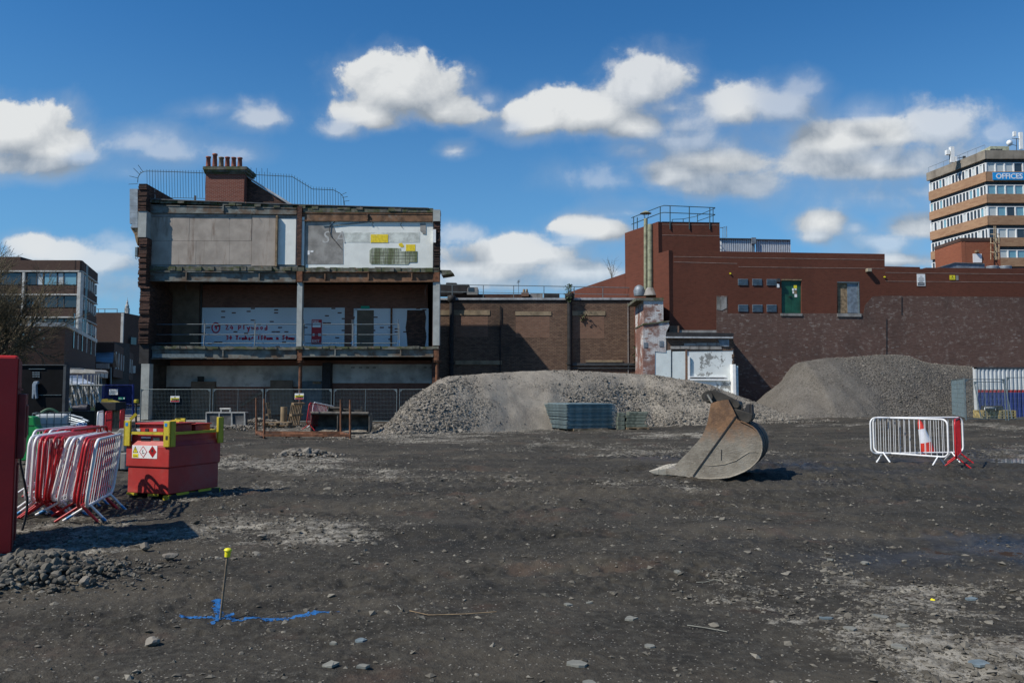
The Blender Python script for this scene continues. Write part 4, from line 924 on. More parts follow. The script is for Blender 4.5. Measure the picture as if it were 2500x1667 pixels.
# upper new brickwork block and its lower extension, old pinkish brick below
def fbp(pts, d0, d1, name, mat, lab=None): return tag(MB().ppoly(FB, pts, d0, d1).build(name, mat, rb_), lab, None)
fbp([(1643, 812), (1749, 812), (1749, 722), (1776, 722), (1776, 765), (1908, 765), (1908, 681), (1957, 681), (1957, 765), (2044, 765), (2044, 688), (2098, 688), (2098, 765), (2108, 765), (2112, 745), (2130, 724), (2160, 722), (2160, 620), (1643, 612)], -.35, 0, 'upper_wall', B_NEW, 'smooth dark red brick upper wall')
fbp([(2160, 722), (2700, 727), (2700, 658), (2260, 653.5), (2260, 656), (2246, 656), (2246, 652), (2160, 650)], -.35, 0, 'upper_wall', B_NEW)
fbp([(1749, 722), (1776, 722), (1776, 765), (2108, 765), (2112, 745), (2130, 724), (2160, 722), (2700, 727), (2700, 1100), (1749, 1100)], -.35, .012, 'lower_wall', B_PINK, 'weathered pinkish lower wall with old scars')
fbp([(1643, 812), (1749, 812), (1749, 1100), (1643, 1100)], -.35, 0, 'lower_wall', B_PINK)
MB().ppoly(FB, [(1750, 725), (1774, 725), (1774, 752), (1762, 758), (1750, 756)], .012, .03).build('mortar_scar', CONC, rb_)
for (pts) in ([(1645, 626), (2160, 634)], [(1645, 639), (1800, 643)], [(1803, 651), (2160, 655)], [(2162, 665), (2500, 669)], [(2162, 686), (2500, 689)]):
    (a, b_), (c, d) = pts; fbp([(a, b_), (c, d), (c, d+.9), (a, b_+.9)], 0, .012, 'string_course', M('pale_mortar_line', (.33, .24, .2), .9, bmp=0) if 'pale_mortar_line' not in bpy.data.materials else bpy.data.materials['pale_mortar_line'])
fbp([(1643, 611), (2160, 619), (2160, 616.5), (1643, 608.5)], -.4, .05, 'coping', BLACK) if False else None
for px, y0, y1 in [(2164, 778, 880), (2201, 724, 768)]: fbp([(px, y0), (px+1.2, y0), (px+1.2, y1), (px, y1)], 0, .04, 'crack_cover', BLACK)
# roof + rear volume
A0 = bp(1643, 700)[0]; A1 = bp(2160, 700)[0]; A2 = bp(2700, 700)[0]
MB().fbox(FB, A0+.05, A1-.05, zb, bp(1900, 625)[1], -9, -.36).build('rear_block', B_NEW, rb_); MB().fbox(FB, A1, A2, zb, bp(2300, 662)[1], -9, -.36).build('rear_block', B_NEW, rb_)
# left return wall of the block (faces the sun)
c0 = FB.pt(A0, 0); lx, ly = c0.x, c0.y
def retwall(name, p, q, z0a, z0b, mat, parent, th=.3):
    """wall standing between ground points p and q with top heights z0a, z0b"""
    p = Vector(p); q = Vector(q); e = (q-p).normalized(); n = Vector((e.y, -e.x, 0))*th
    return MB().hexa([(p.x, p.y, zb), (q.x, q.y, zb), (q.x+n.x, q.y+n.y, zb), (p.x+n.x, p.y+n.y, zb), (p.x, p.y, z0a), (q.x, q.y, z0b), (q.x+n.x, q.y+n.y, z0b), (p.x+n.x, p.y+n.y, z0a)]).build(name, mat, parent)
Yk = ly+1.1; k1 = W(1617, 618, Yk)
retwall('side_wall', (k1.x, Yk, 0), (lx, ly, 0), bp(1643, 612)[1], bp(1643, 612)[1], B_NEW, rb_)
# tower
tz = W(1617, 542, Yk).z; far = W(1534, 568, 57.2)
retwall('tower_side', (far.x, 57.2, 0), (k1.x, Yk, 0), tz, tz, B_NEW, rb_)
FT = Plane(k1.x, Yk, 4.0)
tr_ = FT.px(1757, 560)[0]
tw = MB().fbox(FT, 0, tr_, bp(1643, 620)[1]-.4, tz-.02, -6.5, 0).build('tower', B_NEW, rb_)
MB().fbox(FT, 0.0, tr_, tz-.02, tz+.02, -6.5, .02).build('tower_roof', BLACK, tw)
for y in (549, 575):
    z = FT.px(1690, y)[1]; MB().fbox(FT, .0, tr_, z-.012, z+.012, 0, .012).build('string_course', bpy.data.materials['pale_mortar_line'], tw)
# wing going back to the left
wq = W(1326, 731, 72); wr = (far.x, 57.2)
retwall('rear_wing_wall', (W(1430, 694, 67).x-1.2, 68.5, 0), (wr[0], wr[1], 0), W(1534, 668, 57.2).z, W(1534, 668, 57.2).z, B_NEW, rb_)
p1 = (W(1430, 694, 67).x-1.2, 68.5, 0); retwall('rear_wing_wall', (p1[0]-3.0, 78, 0), p1, W(1534, 668, 57.2).z-.6, W(1534, 668, 57.2).z-.6, B_NEW, rb_)
# louvre on tower side
FS = Plane(k1.x, Yk, 0); e = Vector((far.x-k1.x, 57.2-Yk, 0)); ang = math.degrees(math.atan2(-e.y, -e.x)); FS = Plane(far.x, 57.2, ang)
lv = MB().prect(FS, 1544, 679, 1551.5, 702, 0, .05).build('louvre', WHITE, rb_)
for i in range(7): MB().prect(FS, 1545, 681+i*3, 1551, 682.6+i*3, .05, .08).build('slat', DGREY, lv)
mb = MB(); mb.prect(FS, 1598, 560, 1604, 740, 0, .12); mb.build('drainpipe', BOARD2, rb_)
for y in (640, 705): mb = MB(); mb.path([fr(FS, a, b_, .12) for a, b_ in [(1598, y-4), (1612, y-6), (1612, y+6), (1600, y+8)]], .03, 5); mb.build('hook', DGREY, rb_)
# vents, doors, signs
GV = M('grey_vent_metal', (.20, .235, .27), .6, metal=.3, var=.2, sc=4, bmp=.1)
for (x0, y0, x1, y1) in [(1802, 681, 1826, 696.5), (1837, 681, 1860.5, 697), (1872, 681.5, 1896, 697), (1802.5, 743.5, 1826.5, 761), (1837, 743.5, 1861.5, 761.5), (1872, 743.5, 1896, 761.5)]:
    o = MB().prect(FB, x0, y0, x1, y1, 0, .03).build('vent', GV, rb_)
    for k in range(5):
        yy = y0+(y1-y0)*(k+.5)/5; MB().prect(FB, x0+.5, yy-.35, x1-.5, yy+.35, .03, .06).build('slat', GALVD, o)
MB().fbox(FB, bp(1907, 720)[0], bp(1958, 720)[0], bp(1930, 766)[1], bp(1930, 680)[1], -.4, -.3).build('door_recess', BLACK, rb_)
dr = MB().prect(FB, 1908.5, 685, 1931, 764.5, -.2, -.12).build('door', GREEND, rb_); MB().prect(FB, 1931.5, 685, 1956, 764.5, -.2, -.115).build('door', GREEND, rb_)
MB().prect(FB, 1908, 681.5, 1957, 684.5, -.2, .01).build('door_frame', TIMBER, rb_); MB().prect(FB, 1906, 765, 1959, 771, -.2, .06).build('sill', CONC, rb_)
MB().prect(FB, 1927, 723, 1933, 725, -.11, -.05).build('handle', BLACK, dr)
for (a, b_, c, d, m) in [(1938, 696.5, 1945.5, 704, YSIGN), (1934, 704, 1938, 710, WHITE), (1940, 704.5, 1945, 708, WHITE), (1935, 711, 1938.5, 716.5, WHITE), (1939.5, 710, 1945.5, 717.5, TIMBER), (1940, 718, 1946, 725.5, WHITE)]: MB().prect(FB, a, b_, c, d, -.11, -.10).build('notice', m, dr)
MB().prect(FB, 1897.5, 680, 1905, 688, 0, .16).build('lamp_box', DGREY, rb_); MB().prect(FB, 1897, 693, 1903, 702, 0, .03).build('notice', WHITE, rb_)
MB().fbox(FB, bp(2043, 720)[0], bp(2099, 720)[0], bp(2070, 766)[1], bp(2070, 687)[1], -.4, -.3).build('doorway_recess', BLACK, rb_)
MB().prect(FB, 2045, 691, 2068, 764, -.2, -.12).build('boarding', TIMBER, rb_); MB().prect(FB, 2069, 691, 2096, 764, -.16, -.08).build('boarding', GV, rb_)
MB().prect(FB, 2044, 688, 2098, 690.5, -.2, .01).build('door_frame', GALVD, rb_); MB().prect(FB, 2096.5, 690, 2098.5, 765, -.2, .01).build('door_frame', GALVD, rb_); MB().prect(FB, 2044.5, 765, 2103, 773, -.2, .07).build('sill', CONC, rb_)
sg = thing('notice_sign', 'tall white printed notice sign high on the red brick wall', 'sign', FB.pt(*bp(2250, 698)))
MB().prect(FB, 2239, 669, 2259, 698, .01, .03).build('board', BLUEW if False else WHITE, sg)
for i, (y, wd) in enumerate([(675, 6), (679, 12), (682, 14), (685, 14), (688, 10)]): MB().prect(FB, 2249-wd/2, y-.5, 2249+wd/2, y+.5, .03, .034).build('print_line', INK, sg)
MB().prect(FB, 2240.5, 690, 2257.5, 693, .03, .034).build('print_line', INK, sg); MB().prect(FB, 2240.5, 694, 2257.5, 696.5, .03, .034).build('print_line', INK, sg)
sg = thing('warning_sign', 'small yellow warning sign on the red brick wall right of the white notice', 'sign', FB.pt(*bp(2325, 683)))
MB().prect(FB, 2319, 672, 2332, 683, .01, .03).build('board', YSIGN, sg); MB().ppoly(FB, [(2323.5, 676.5), (2327.5, 676.5), (2325.5, 673)], .03, .034).build('triangle', INK, sg); MB().prect(FB, 2321, 679, 2330, 680, .03, .034).build('print_line', INK, sg)
MB().prect(FB, 2334, 672, 2340, 684, .01, .02).build('torn_notice', CONC, rb_)
MB().prect(FB, 2118, 655, 2129, 663, .01, .3).single('floodlight', M('beige_lamp_case', (.34, .30, .22), .6), 'beige floodlight case below the top edge of the red wall', 'floodlight', None, None, .03)
for px, py, l in [(1782.5, 668, 'tiny yellow cap fixed to the red wall left of the vents'), (2159, 676.5, 'tiny yellow cap fixed to the red wall at the roof step')]:
    p = FB.pt(*bp(px, py), .0); MB().tube(p, p+FB.n*.08, .055, 8).single('yellow_marker', YSIGN, l, 'marker')
# corrugated roof screen
FC3 = Plane(0, 57.5, 4)
sc = thing('corrugated_screen', 'pale corrugated metal plant screen on the red building roof', 'plant screen', fr(FC3, 1840, 616))
def corr(F, x0, y0, x1, y1, n, dpt, mat, parent, name, d=0.0):
    a, zt_ = F.px(x0, y0, d); b_, zt2 = F.px(x1, y0, d); zb_ = F.px(x0, y1, d)[1]; w_ = (b_-a)/n
    for i in range(n):
        m = MB(); ua = a+i*w_
        P_ = [(ua, 0), (ua+w_*.35, 0), (ua+w_*.5, dpt), (ua+w_*.9, dpt), (ua+w_, 0)]
        vs = []; 
        for u, dd in P_: vs += [F.pt(u, zb_, d+dd), F.pt(u, zt_, d+dd)]
        for u, dd in P_: vs += [F.pt(u, zb_, d+dd-.02), F.pt(u, zt_, d+dd-.02)]
        k = len(P_); fs = [(2*j, 2*j+2, 2*j+3, 2*j+1) for j in range(k-1)]+[(2*k+2*j+1, 2*k+2*j+3, 2*k+2*j+2, 2*k+2*j) for j in range(k-1)]
        fs += [(2*j+1, 2*j+3, 2*k+2*j+3, 2*k+2*j+1) for j in range(k-1)]+[(2*j, 2*k+2*j, 2*k+2*j+2, 2*j+2) for j in range(k-1)]+[(0, 1, 2*k+1, 2*k), (2*k-1, 2*k-2, 4*k-2, 4*k-1)]
        m.add(vs, fs); m.build(name, mat, parent)
corr(FC3, 1757, 584, 1834, 640, 17, .10, CORR, sc, 'corrugated_sheet'); corr(FC3, 1845, 586, 1929, 640, 19, .10, CORR, sc, 'corrugated_sheet')
MB().ppoly(FC3, [(1757, 581), (1834, 582), (1834, 584.5), (1757, 583.5)], -1, .2).build('capping', DGREY, sc); MB().ppoly(FC3, [(1844, 583.5), (1930, 585), (1930, 587.5), (1844, 586)], -1, .2).build('capping', DGREY, sc)
MB().prect(FC3, 1836, 580, 1846, 595, -.1, .3).build('vent_box', GV, sc); MB().prect(FC3, 1838, 595, 1843, 620, -.1, .15).build('duct', GV, sc)
# tower roof railing
tr2 = thing('tower_railing', 'dark green handrail around the roof of the red brick stair tower', 'railing', fr(FT, 1690, 543))
FT2 = Plane(k1.x+1.2, 58.5, 4.0)
front_l = fr(FT, 1617, 541)
def rail3(pts, r=.03): m = MB(); m.path(pts, r, 5); m.build('rail', RAILM, tr2)
rail3([fr(FS, 1542, 532, .0), fr(FS, 1611, 505, 0), fr(FT, 1621, 502), fr(FT, 1746, 507.5)]); rail3([fr(FS, 1542, 548, 0), fr(FS, 1611, 521, 0), fr(FT, 1621, 519), fr(FT, 1746, 524)])
for px, y0 in [(1547, 529), (1556, 531), (1612, 505)]: MB().tube(fr(FS, px, 565), fr(FS, px, y0), .035, 5).build('post', RAILM, tr2)
for px, y0 in [(1636, 502.5), (1683, 504.5), (1733, 506)]: MB().tube(fr(FT, px, 560, .05), fr(FT, px, y0), .035, 5).build('post', RAILM, tr2)
MB().tube(fr(FT, 1741, 543), fr(FT, 1741, 507), .03, 5).build('post', RAILM, tr2)
rail3([fr(FT, 1745, 509), fr(FT2, 1700, 528), fr(FT2, 1668, 535), fr(FT2, 1641, 536)], .025); rail3([fr(FT, 1745, 525), fr(FT2, 1703, 540)], .025)
for px, y0 in [(1641, 536), (1668, 534), (1703, 523)]: MB().tube(fr(FT2, px, 542), fr(FT2, px, y0), .03, 5).build('post', RAILM, tr2)
tr3 = thing('ladder_hoop', 'small grey ladder handrail at the right side of the red stair tower', 'ladder rail', fr(FC3, 1766, 580))
mb = MB(); mb.path([fr(FC3, a, b_) for a, b_ in [(1758, 556), (1764, 556), (1774, 552.5), (1774, 580)]], .028, 5); mb.build('rail', GALVD, tr3)
for px in (1765, 1770): MB().tube(fr(FC3, px, 581), fr(FC3, px, 555), .022, 5).build('post', GALVD, tr3)
# flues
FF = Plane(0, 53.9, 0)
for nm, px, yt, wd, lab in [('flue_pipe', 1576.5, 534, 10, 'taller thin flue pipe with mushroom cap against the red tower'), ('flue_pipe', 1587.5, 548, 14, 'thicker capless rusty green flue pipe against the red tower')]:
    t = thing(nm, lab, 'flue pipe', fr(FF, px, 722), 'pair of flue pipes'); d = -.5 if yt == 534 else 0.0
    r = wd/2/FPX*52; a = fr(FF, px, 722, d); b_ = fr(FF, px, yt, d)
    MB().tube(a, b_, r, 14).build('pipe', FLUE, t)
    for i in range(7):
        p = a.lerp(b_, (i+.6)/7.2); MB().tube(p-Vector((0, 0, .03)), p+Vector((0, 0, .03)), r*1.06, 14).build('band', FLUE, t)
    if yt == 534:
        MB().lathe(b_+Vector((0, 0, .35)), [(.02, .20), (.2, .12), (.39, .02), (.40, 0), (.2, .02), (.02, .03)], 16).build('cowl', FLUE, t)
        for k in range(3):
            q = Vector((math.cos(k*2.1), math.sin(k*2.1), 0)); MB().tube(b_+q*r*.9, b_+q*.22+Vector((0, 0, .38)), .015, 4).build('strut', DGREY, t)
    else: MB().lathe(a, [(r*2.6, 0), (r*2.4, .12), (r*1.5, .45), (r*1.05, .55)], 14).build('flashing', CONC, t)
p = fr(FF, 1561, 728, -.2); mb = MB(); mb.lathe(p+Vector((0, 0, .15)), [(.36, 0), (.40, .35), (.30, .62), (.1, .75)], 14); mb.single('vent_cowl', GV, 'squat grey metal vent cowl at the foot of the flue pipes', 'vent cowl')
# ================================================================== WHITEWASHED STUB WALL AND ROOFLESS OUTBUILDING
FW = Plane(0, 51.2, 0)
ob = thing('outbuilding_remains', 'remains of a low outbuilding, white painted inside, against the red brick wall', 'ruin', fr(FW, 1690, 960))
def fw(pts, d0, d1, name, mat, lab=None): return tag(MB().ppoly(FW, pts, d0, d1).build(name, mat, ob), lab, None)
MB().prect(FW, 1572, 733, 1619.5, 790, -3.5, .1).build('stack_wall', B_WHITE, ob); MB().prect(FW, 1553, 727, 1620, 733.5, -3.6, .2).build('coping', SLAB, ob)
fw([(1570, 792), (1633, 784.5), (1634, 795), (1626, 812), (1626, 860), (1599, 858), (1599, 1000), (1570, 1000)], -3, .15, 'whitewashed_wall', B_WHITE)
fw([(1569, 790), (1634, 782.5), (1635, 785), (1569, 793)], -3.1, .22, 'coping', SLAB)
fw([(1634, 795), (1658, 795.5), (1658, 812), (1634, 812)], -2, -.4, 'wall_stub', B_PATCH)
fw([(1626, 826), (1788, 826), (1788, 856), (1626, 858)], -.4, .1, 'brick_band', B_MID)
for i, (a, b_, y0, y1) in enumerate([(1637, 1660, 845, 852), (1661, 1684, 844, 852), (1670, 1699, 838, 844), (1685, 1706, 845, 853), (1700, 1726, 837, 844), (1707, 1733, 845, 853), (1727, 1750, 837, 844), (1734, 1762, 845, 853), (1751, 1775, 837, 844)]): fw([(a+.2, y0), (b_-.2, y0), (b_-.2, y1-.2), (a+.2, y1-.2)], .1, .14, 'concrete_block', CONC)
fw([(1754, 829), (1780, 829), (1780, 846), (1770, 846), (1758, 844)], .14, .17, 'grey_board', GV)
fw([(1610, 832), (1619.5, 832), (1619.5, 846), (1610, 846)], .15, .18, 'grey_board', GV); fw([(1572, 836), (1581, 836), (1581, 848), (1572, 848)], .15, .18, 'grey_board', GV)
FLK = M('flaking_white_plaster', (.66, .70, .69), .85, var=.05, sc=1.2, bmp=.3, stain=(.15, .15, .14), sa=.53, sb=.56, ssc=.55)
fw([(1597, 860), (1638, 854), (1638, 1010), (1597, 1010)], -.3, .12, 'painted_wall', M('white_painted_blocks', (.64, .70, .69), .8, var=.05, sc=2, bmp=.1, stain=(.35, .38, .38), sa=.62, sb=.7, ssc=2), 'white painted wall panel left of the pipe')
fw([(1642, 855), (1673, 855), (1673, 1010), (1642, 1010)], -.3, .10, 'painted_wall', bpy.data.materials['white_painted_blocks'])
fw([(1638.3, 856), (1641.7, 856), (1641.7, 1010), (1638.3, 1010)], -.2, .0, 'pipe_chase', GV)
fw([(1673.3, 854), (1678, 854), (1678, 1010), (1673.3, 1010)], -.2, .14, 'brick_edge', B_PATCH)
fw([(1678.3, 854), (1790, 854), (1789, 880), (1791, 1010), (1678.3, 1010)], -.3, .08, 'plastered_wall', FLK, 'flaking white and grey plastered wall with window frame')
fw([(1680, 870), (1684.5, 870), (1684.5, 925), (1680, 927)], .08, .22, 'window_frame', WHITE); fw([(1684.8, 872), (1690, 876), (1690, 918), (1684.8, 916)], .08, .12, 'window_reveal', BLUEW)
fw([(1684, 918), (1774, 919), (1776, 922), (1684, 921)], .08, .25, 'window_sill', WHITE); fw([(1684, 924), (1780, 925), (1780, 929), (1684, 928)], .08, .22, 'window_sill', WHITE)
for (a, b_) in [(1688, 1724), (1734, 1768)]: fw([(a, 921.3), (b_, 921.6), (b_, 923.6), (a, 923.6)], .08, .12, 'gap', BLACK)
fw([(1625, 821), (1790, 822), (1790, 826), (1625, 825)], -3, .35, 'eaves_board', LEAD); fw([(1628, 811), (1790, 813), (1792, 817), (1790, 821), (1625, 820)], -3.2, .2, 'roof_edge', BLACK)
fw([(1659, 806), (1749, 806), (1749, 812), (1659, 812)], -.9, -.5, 'kerb_blocks', CONC)
ragged_wall('torn_wall_end', FW, 1788, 1793.5, 822, 1010, -.9, .15, B_MID, ob, .06, seed=9)
MB().prect(FW, 1790, 889, 1797, 1010, -.15, .65).build('door_jamb', WHITE, ob); MB().prect(FW, 1797.2, 893, 1803, 1010, -.3, .55).build('door_jamb', BLUEW, ob)
# ================================================================== OFFICE TOWER (far right)
YO = 105.0
cO = W(2410, 500, YO); FO = Plane(cO.x, YO, 0)                      # right (front) facade
lO = W(2270, 500, 115.8); angO = math.degrees(math.atan2(YO-115.8, cO.x-lO.x)); FOL = Plane(lO.x, 115.8, angO); LW = (Vector((cO.x, YO, 0))-Vector((lO.x, 115.8, 0))).length
ot = thing('office_tower', 'tan brick office block with bands of windows and blue offices sign', 'office building', (cO.x, YO, 0))
zc = lambda cy: FO.px(2411, 300+cy/3.92)[1]
RW = 22.0
def band(c0_, c1_, dd, name, mat, ext=0.0):
    MB().fbox(FO, -.0, RW, zc(c1_), zc(c0_), -.6, dd).build(name, mat, ot)
    return MB().fbox(FOL, -ext, LW+dd, zc(c1_), zc(c0_), -.6, dd).build(name, mat, ot)
MB().box(cO.x+.3, cO.x+RW, YO+.6, YO+12, -1, zc(275)).build('core', GL_D, ot)
vs = [(FOL.pt(0, 0, -.7)), FOL.pt(LW, 0, -.7)]; mb = MB(); mb.hexa([(vs[0].x, vs[0].y, -1), (vs[1].x+.4, vs[1].y+.8, -1), (vs[1].x+8, vs[1].y+11, -1), (vs[0].x+8, vs[0].y, -1), (vs[0].x, vs[0].y, zc(275)), (vs[1].x+.4, vs[1].y+.8, zc(275)), (vs[1].x+8, vs[1].y+11, zc(275)), (vs[0].x+8, vs[0].y, zc(275))]); mb.build('core', GL_D, ot)
PARC = M('office_parapet_concrete', (.24, .21, .17), .9, var=.15, sc=.8, bmp=.2, stain=(.12, .10, .08), sa=.5, sb=.75, ssc=.8, streak=True)
band(268, 350, .25, 'parapet', PARC, .2)
rows = [(350, 470, 562), (562, 683, 767), (767, 890, 978), (978, 1100, 1183), (1183, 1292, 1375), (1375, 1500, 1590), (1590, 1700, 1790)]
ro = random.Random(5)
for k, (w0, w1, b1) in enumerate(rows):
    band(w1, b1, .15, 'spandrel', B_OFF)
    for F, L_, n in ((FO, RW, 18), (FOL, LW, 17)):
        st = L_/n
        MB().fbox(F, 0, L_, zc(w0+32), zc(w0), -.5, -.15).build('head_panel', DGREY, ot)
        MB().fbox(F, 0, L_, zc(w0+38), zc(w0+32), -.5, .0).build('head_rail', WHITE, ot)
        for i in range(n):
            if F is FO and i > 8: break
            q = ro.random(); gm = GL_D if q < .42 else (GL_B if (q < .72 and k in (1, 2)) or q < .5 else (GL_W if q < .85 else GL_D))
            if F is FO and k == 1: gm = GL_B
            f = MB().fbox(F, i*st+.0, i*st+.16, zc(w1), zc(w0+38), -.2, .02).build('mullion', WHITE, ot)
            MB().fbox(F, i*st+.16, (i+1)*st, zc(w1), zc(w0+38), -.2, -.08).build('window', gm, ot)
sgn = MB().fbox(FO, FO.px(2424, 431, .2)[0], 12, zc(550), zc(480), .15, .24).build('sign_board', M('bright_blue_sign', (.01, .30, .72), .5, var=.03, bmp=0), ot)
u, z = FO.px(2431.5, 436.3, .25); text_mesh('sign_lettering', 'OFFICES', .98, FO, u, z, .25, WHITE, sgn, .01, bold=.018)
# roof plant and masts
pl = MB().fbox(FO, FO.px(2412, 360, -2)[0], FO.px(2458, 360, -2)[0], zc(285), zc(192), -5, -1.5).build('plant_room', M('cream_metal', (.42, .43, .30), .6), ot)
for i in range(5): MB().fbox(FO, FO.px(2417+i*6, 360, -1.5)[0], FO.px(2421+i*6, 360, -1.5)[0], zc(240), zc(222), -1.5, -1.3).build('louvre', DGREY, pl)
def mast(px, pyb, items, label):
    t = thing('aerial_mast', label, 'aerial', FO.pt(FO.px(px, pyb, -3)[0], zc(280), -3))
    F = FO
    MB().tube(fr(F, px, pyb, -3), fr(F, px, pyb-30, -3), .05, 5).build('pole', DGREY, t)
    for (x0, y0, x1, y1) in items: MB().prect(F, x0, y0, x1, y1, -3.2, -2.9).build('antenna', WHITE, t)
    return t
FOLm = FOL
mb_t = thing('aerial_mast', 'tall white aerial panels at the left of the office roof', 'aerial', fr(FO, 2326, 398, -4))
for (x0, y0, x1, y1) in [(2321.5, 358, 2330.5, 396), (2311.5, 366, 2319.5, 377), (2332, 382, 2337, 394)]: MB().prect(FO, x0, y0, x1, y1, -4.2, -3.7).build('antenna', WHITE, mb_t)
MB().tube(fr(FO, 2319, 400, -4), fr(FO, 2319, 368, -4), .05, 5).build('pole', DGREY, mb_t); MB().tube(fr(FO, 2337, 387, -4), fr(FO, 2353, 384, -4), .05, 5).build('arm', DGREY, mb_t); MB().prect(FO, 2352, 381, 2358, 391, -4.1, -3.9).build('box', DGREY, mb_t)
t = mast(2482, 368, [(2475, 321, 2481, 332), (2490, 323, 2498, 364)], 'cluster of white aerials and a dish at the right of the office roof')
MB().lathe(fr(FO, 2464, 350, -3), [(.02, 0), (.42, .0), (.42, .12), (.02, .2)], 12, Matrix.Rotation(math.pi/2, 3, 'X')).build('dish', WHITE, t)
MB().tube(fr(FO, 2464, 352, -3), fr(FO, 2482, 356, -3), .04, 4).build('arm', DGREY, t); MB().tube(fr(FO, 2470, 338, -3), fr(FO, 2492, 340, -3), .04, 4).build('arm', DGREY, t)
# roof edge handrail
rt_ = thing('roof_edge_rail', 'thin grey handrail along the left roof edge of the office block', 'railing', FOL.pt(LW/2, zc(268)))
MB().tube(FOL.pt(0, zc(268)+.8), FOL.pt(LW, zc(268)+.8), .03, 4).build('rail', GALV, rt_)
for i in range(8): MB().tube(FOL.pt(i*LW/7, zc(268)), FOL.pt(i*LW/7, zc(268)+.8), .03, 4).build('post', GALV, rt_)
# ---- small red roof house in front
YH = 63.0; cH = W(2348, 620, YH); FH = Plane(cH.x, YH, 0); lH = W(2284, 620, 67.3); FHL = Plane(lH.x, 67.3, math.degrees(math.atan2(YH-67.3, cH.x-lH.x))); LH = (Vector((cH.x, YH))-Vector((lH.x, 67.3))).length
rh_ = thing('roof_house', 'small red brick roof house with white door and caged ladder', 'roof house', (cH.x, YH, 9))
zh = FH.px(2350, 582)[1]; zl = FH.px(2350, 672)[1]; B_HS = brick('orange_red_brick', [(.24, .075, .04), (.30, .10, .05), (.27, .085, .045)], mortar=(.25, .13, .09), dirt_a=.65, dirt_b=1)
MB().fbox(FH, 0, FH.px(2442, 620)[0], zl-2, zh, -4, 0).build('wall', B_HS, rh_); MB().fbox(FHL, 0, LH, zl-2, zh, -.3, 0.01).build('wall', B_HS, rh_)
MB().fbox(FH, 0, FH.px(2800, 620)[0], zl-2, FH.px(2450, 655)[1], -6, -.02).build('lower_block', B_HS, rh_)
MB().fbox(FH, -.03, FH.px(2443, 620)[0], zh-.22, zh+.04, -4, .04).build('coping', B_BROWN, rh_); MB().fbox(FHL, -.03, LH, zh-.22, zh+.04, -.3, .05).build('coping', B_BROWN, rh_)
MB().prect(FH, 2376, 619.5, 2397, 641, 0, .05).build('door', WHITE, rh_); MB().prect(FH, 2384, 610.5, 2390, 616, 0, .25).build('lamp', TIMBER, rh_)
lv = MB().prect(FHL, 2288, 618.5, 2297, 636, .01, .05).build('louvre', STONEW, rh_)
for i in range(5): MB().prect(FHL, 2289.5, 620+i*3.1, 2295.5, 621.3+i*3.1, .05, .08).build('slat', DGREY, lv)
ld = thing('caged_ladder', 'rusty caged ladder climbing the right side of the small roof house', 'ladder', fr(FH, 2428, 640))
LDM = M('cream_ladder_paint', (.40, .33, .22), .7, stain=(.2, .1, .05))
for px, y0, d in [(2419, 580, .2), (2427, 552, .05), (2431, 552, .05), (2439, 570, .5), (2434, 578, .8)]: MB().tube(fr(FH, px, 634, d), fr(FH, px, y0, d), .035, 5).build('stile', LDM, ld)
for y in range(556, 636, 6): MB().tube(fr(FH, 2427, y, .05), fr(FH, 2431, y, .05), .02, 4).build('rung', LDM, ld)
for y in (572, 594, 616): mb = MB(); mb.path([fr(FH, a, y, d) for a, d in [(2418, .1), (2420, .6), (2429, .95), (2439, .6), (2441, .1)]], .03, 4); mb.build('hoop', LDM, ld)
FHV = Plane(0, 58, 0)
t = thing('air_handling_unit', 'long low grey ventilation unit behind the red wall parapet', 'ventilation unit', fr(FHV, 2360, 655)); MB().ppoly(FHV, [(2297, 653), (2332, 642), (2404, 645), (2404, 662), (2297, 662)], -2, 0).build('casing', GV, t); MB().ppoly(FHV, [(2296, 651.5), (2332, 640.5), (2404, 643.5), (2404, 645), (2332, 642), (2297, 653)], -2, .08).build('lid', GALVD, t)
for px, l in [(2422, 'grey round roof fan, the left of the pair behind the parapet'), (2453, 'grey round roof fan, the right of the pair behind the parapet'), ]:
    p = fr(FHV, px, 662); r = 15/FPX*58; t = MB(); t.lathe(p, [(r, 0), (r, .28), (r*1.02, .34), (r*.9, .36), (r*.3, .30)], 20); t.single('roof_fan', GV, l, 'roof fan', 'pair of roof fans')
# ================================================================== FAR LEFT OFFICES
Y1 = 75.0; F1 = Plane(0, Y1, 0)
c1p = W(195, 700, Y1); f1 = W(235, 700, 83.5); F1R = Plane(c1p.x, Y1, math.degrees(math.atan2(8.5, f1.x-c1p.x))); L1 = math.hypot(8.5, f1.x-c1p.x)
o1 = thing('brown_office_block', 'dark brown brick office block with white frames behind the bare tree', 'office building', (c1p.x, Y1, 0))
q = lambda cy: 560+cy/4.356
z1 = lambda cy: F1.px(150, q(cy))[1]
ub = F1.px(195, 700)[0]; ua = ub-26
WFR = M('off_white_frame', (.50, .50, .47), .7, var=.1, sc=1, stain=(.3, .3, .27))
B_BR = B_BROWN
MB().fbox(F1, ua, ub-.6, 0, z1(340), -2.5, -.5).build('core', GL_D, o1)
_c = [F1R.pt(.7, 0, -.5), F1R.pt(L1, 0, -.5), F1R.pt(L1, 0, -8), Vector((c1p.x-9, Y1+2.6, 0))]
MB().hexa(_c+[v+Vector((0, 0, z1(340))) for v in _c]).build('core', GL_D, o1)
B1B = [(330, 440), (600, 688), (840, 928), (1080, 1500)]
for a, b_ in B1B:
    MB().fbox(F1, ua, ub, z1(b_), z1(a), -.5, .12).build('spandrel', B_BR, o1); MB().fbox(F1R, 0, L1, z1(b_), z1(a), -.5, .12).build('spandrel', B_BR, o1)
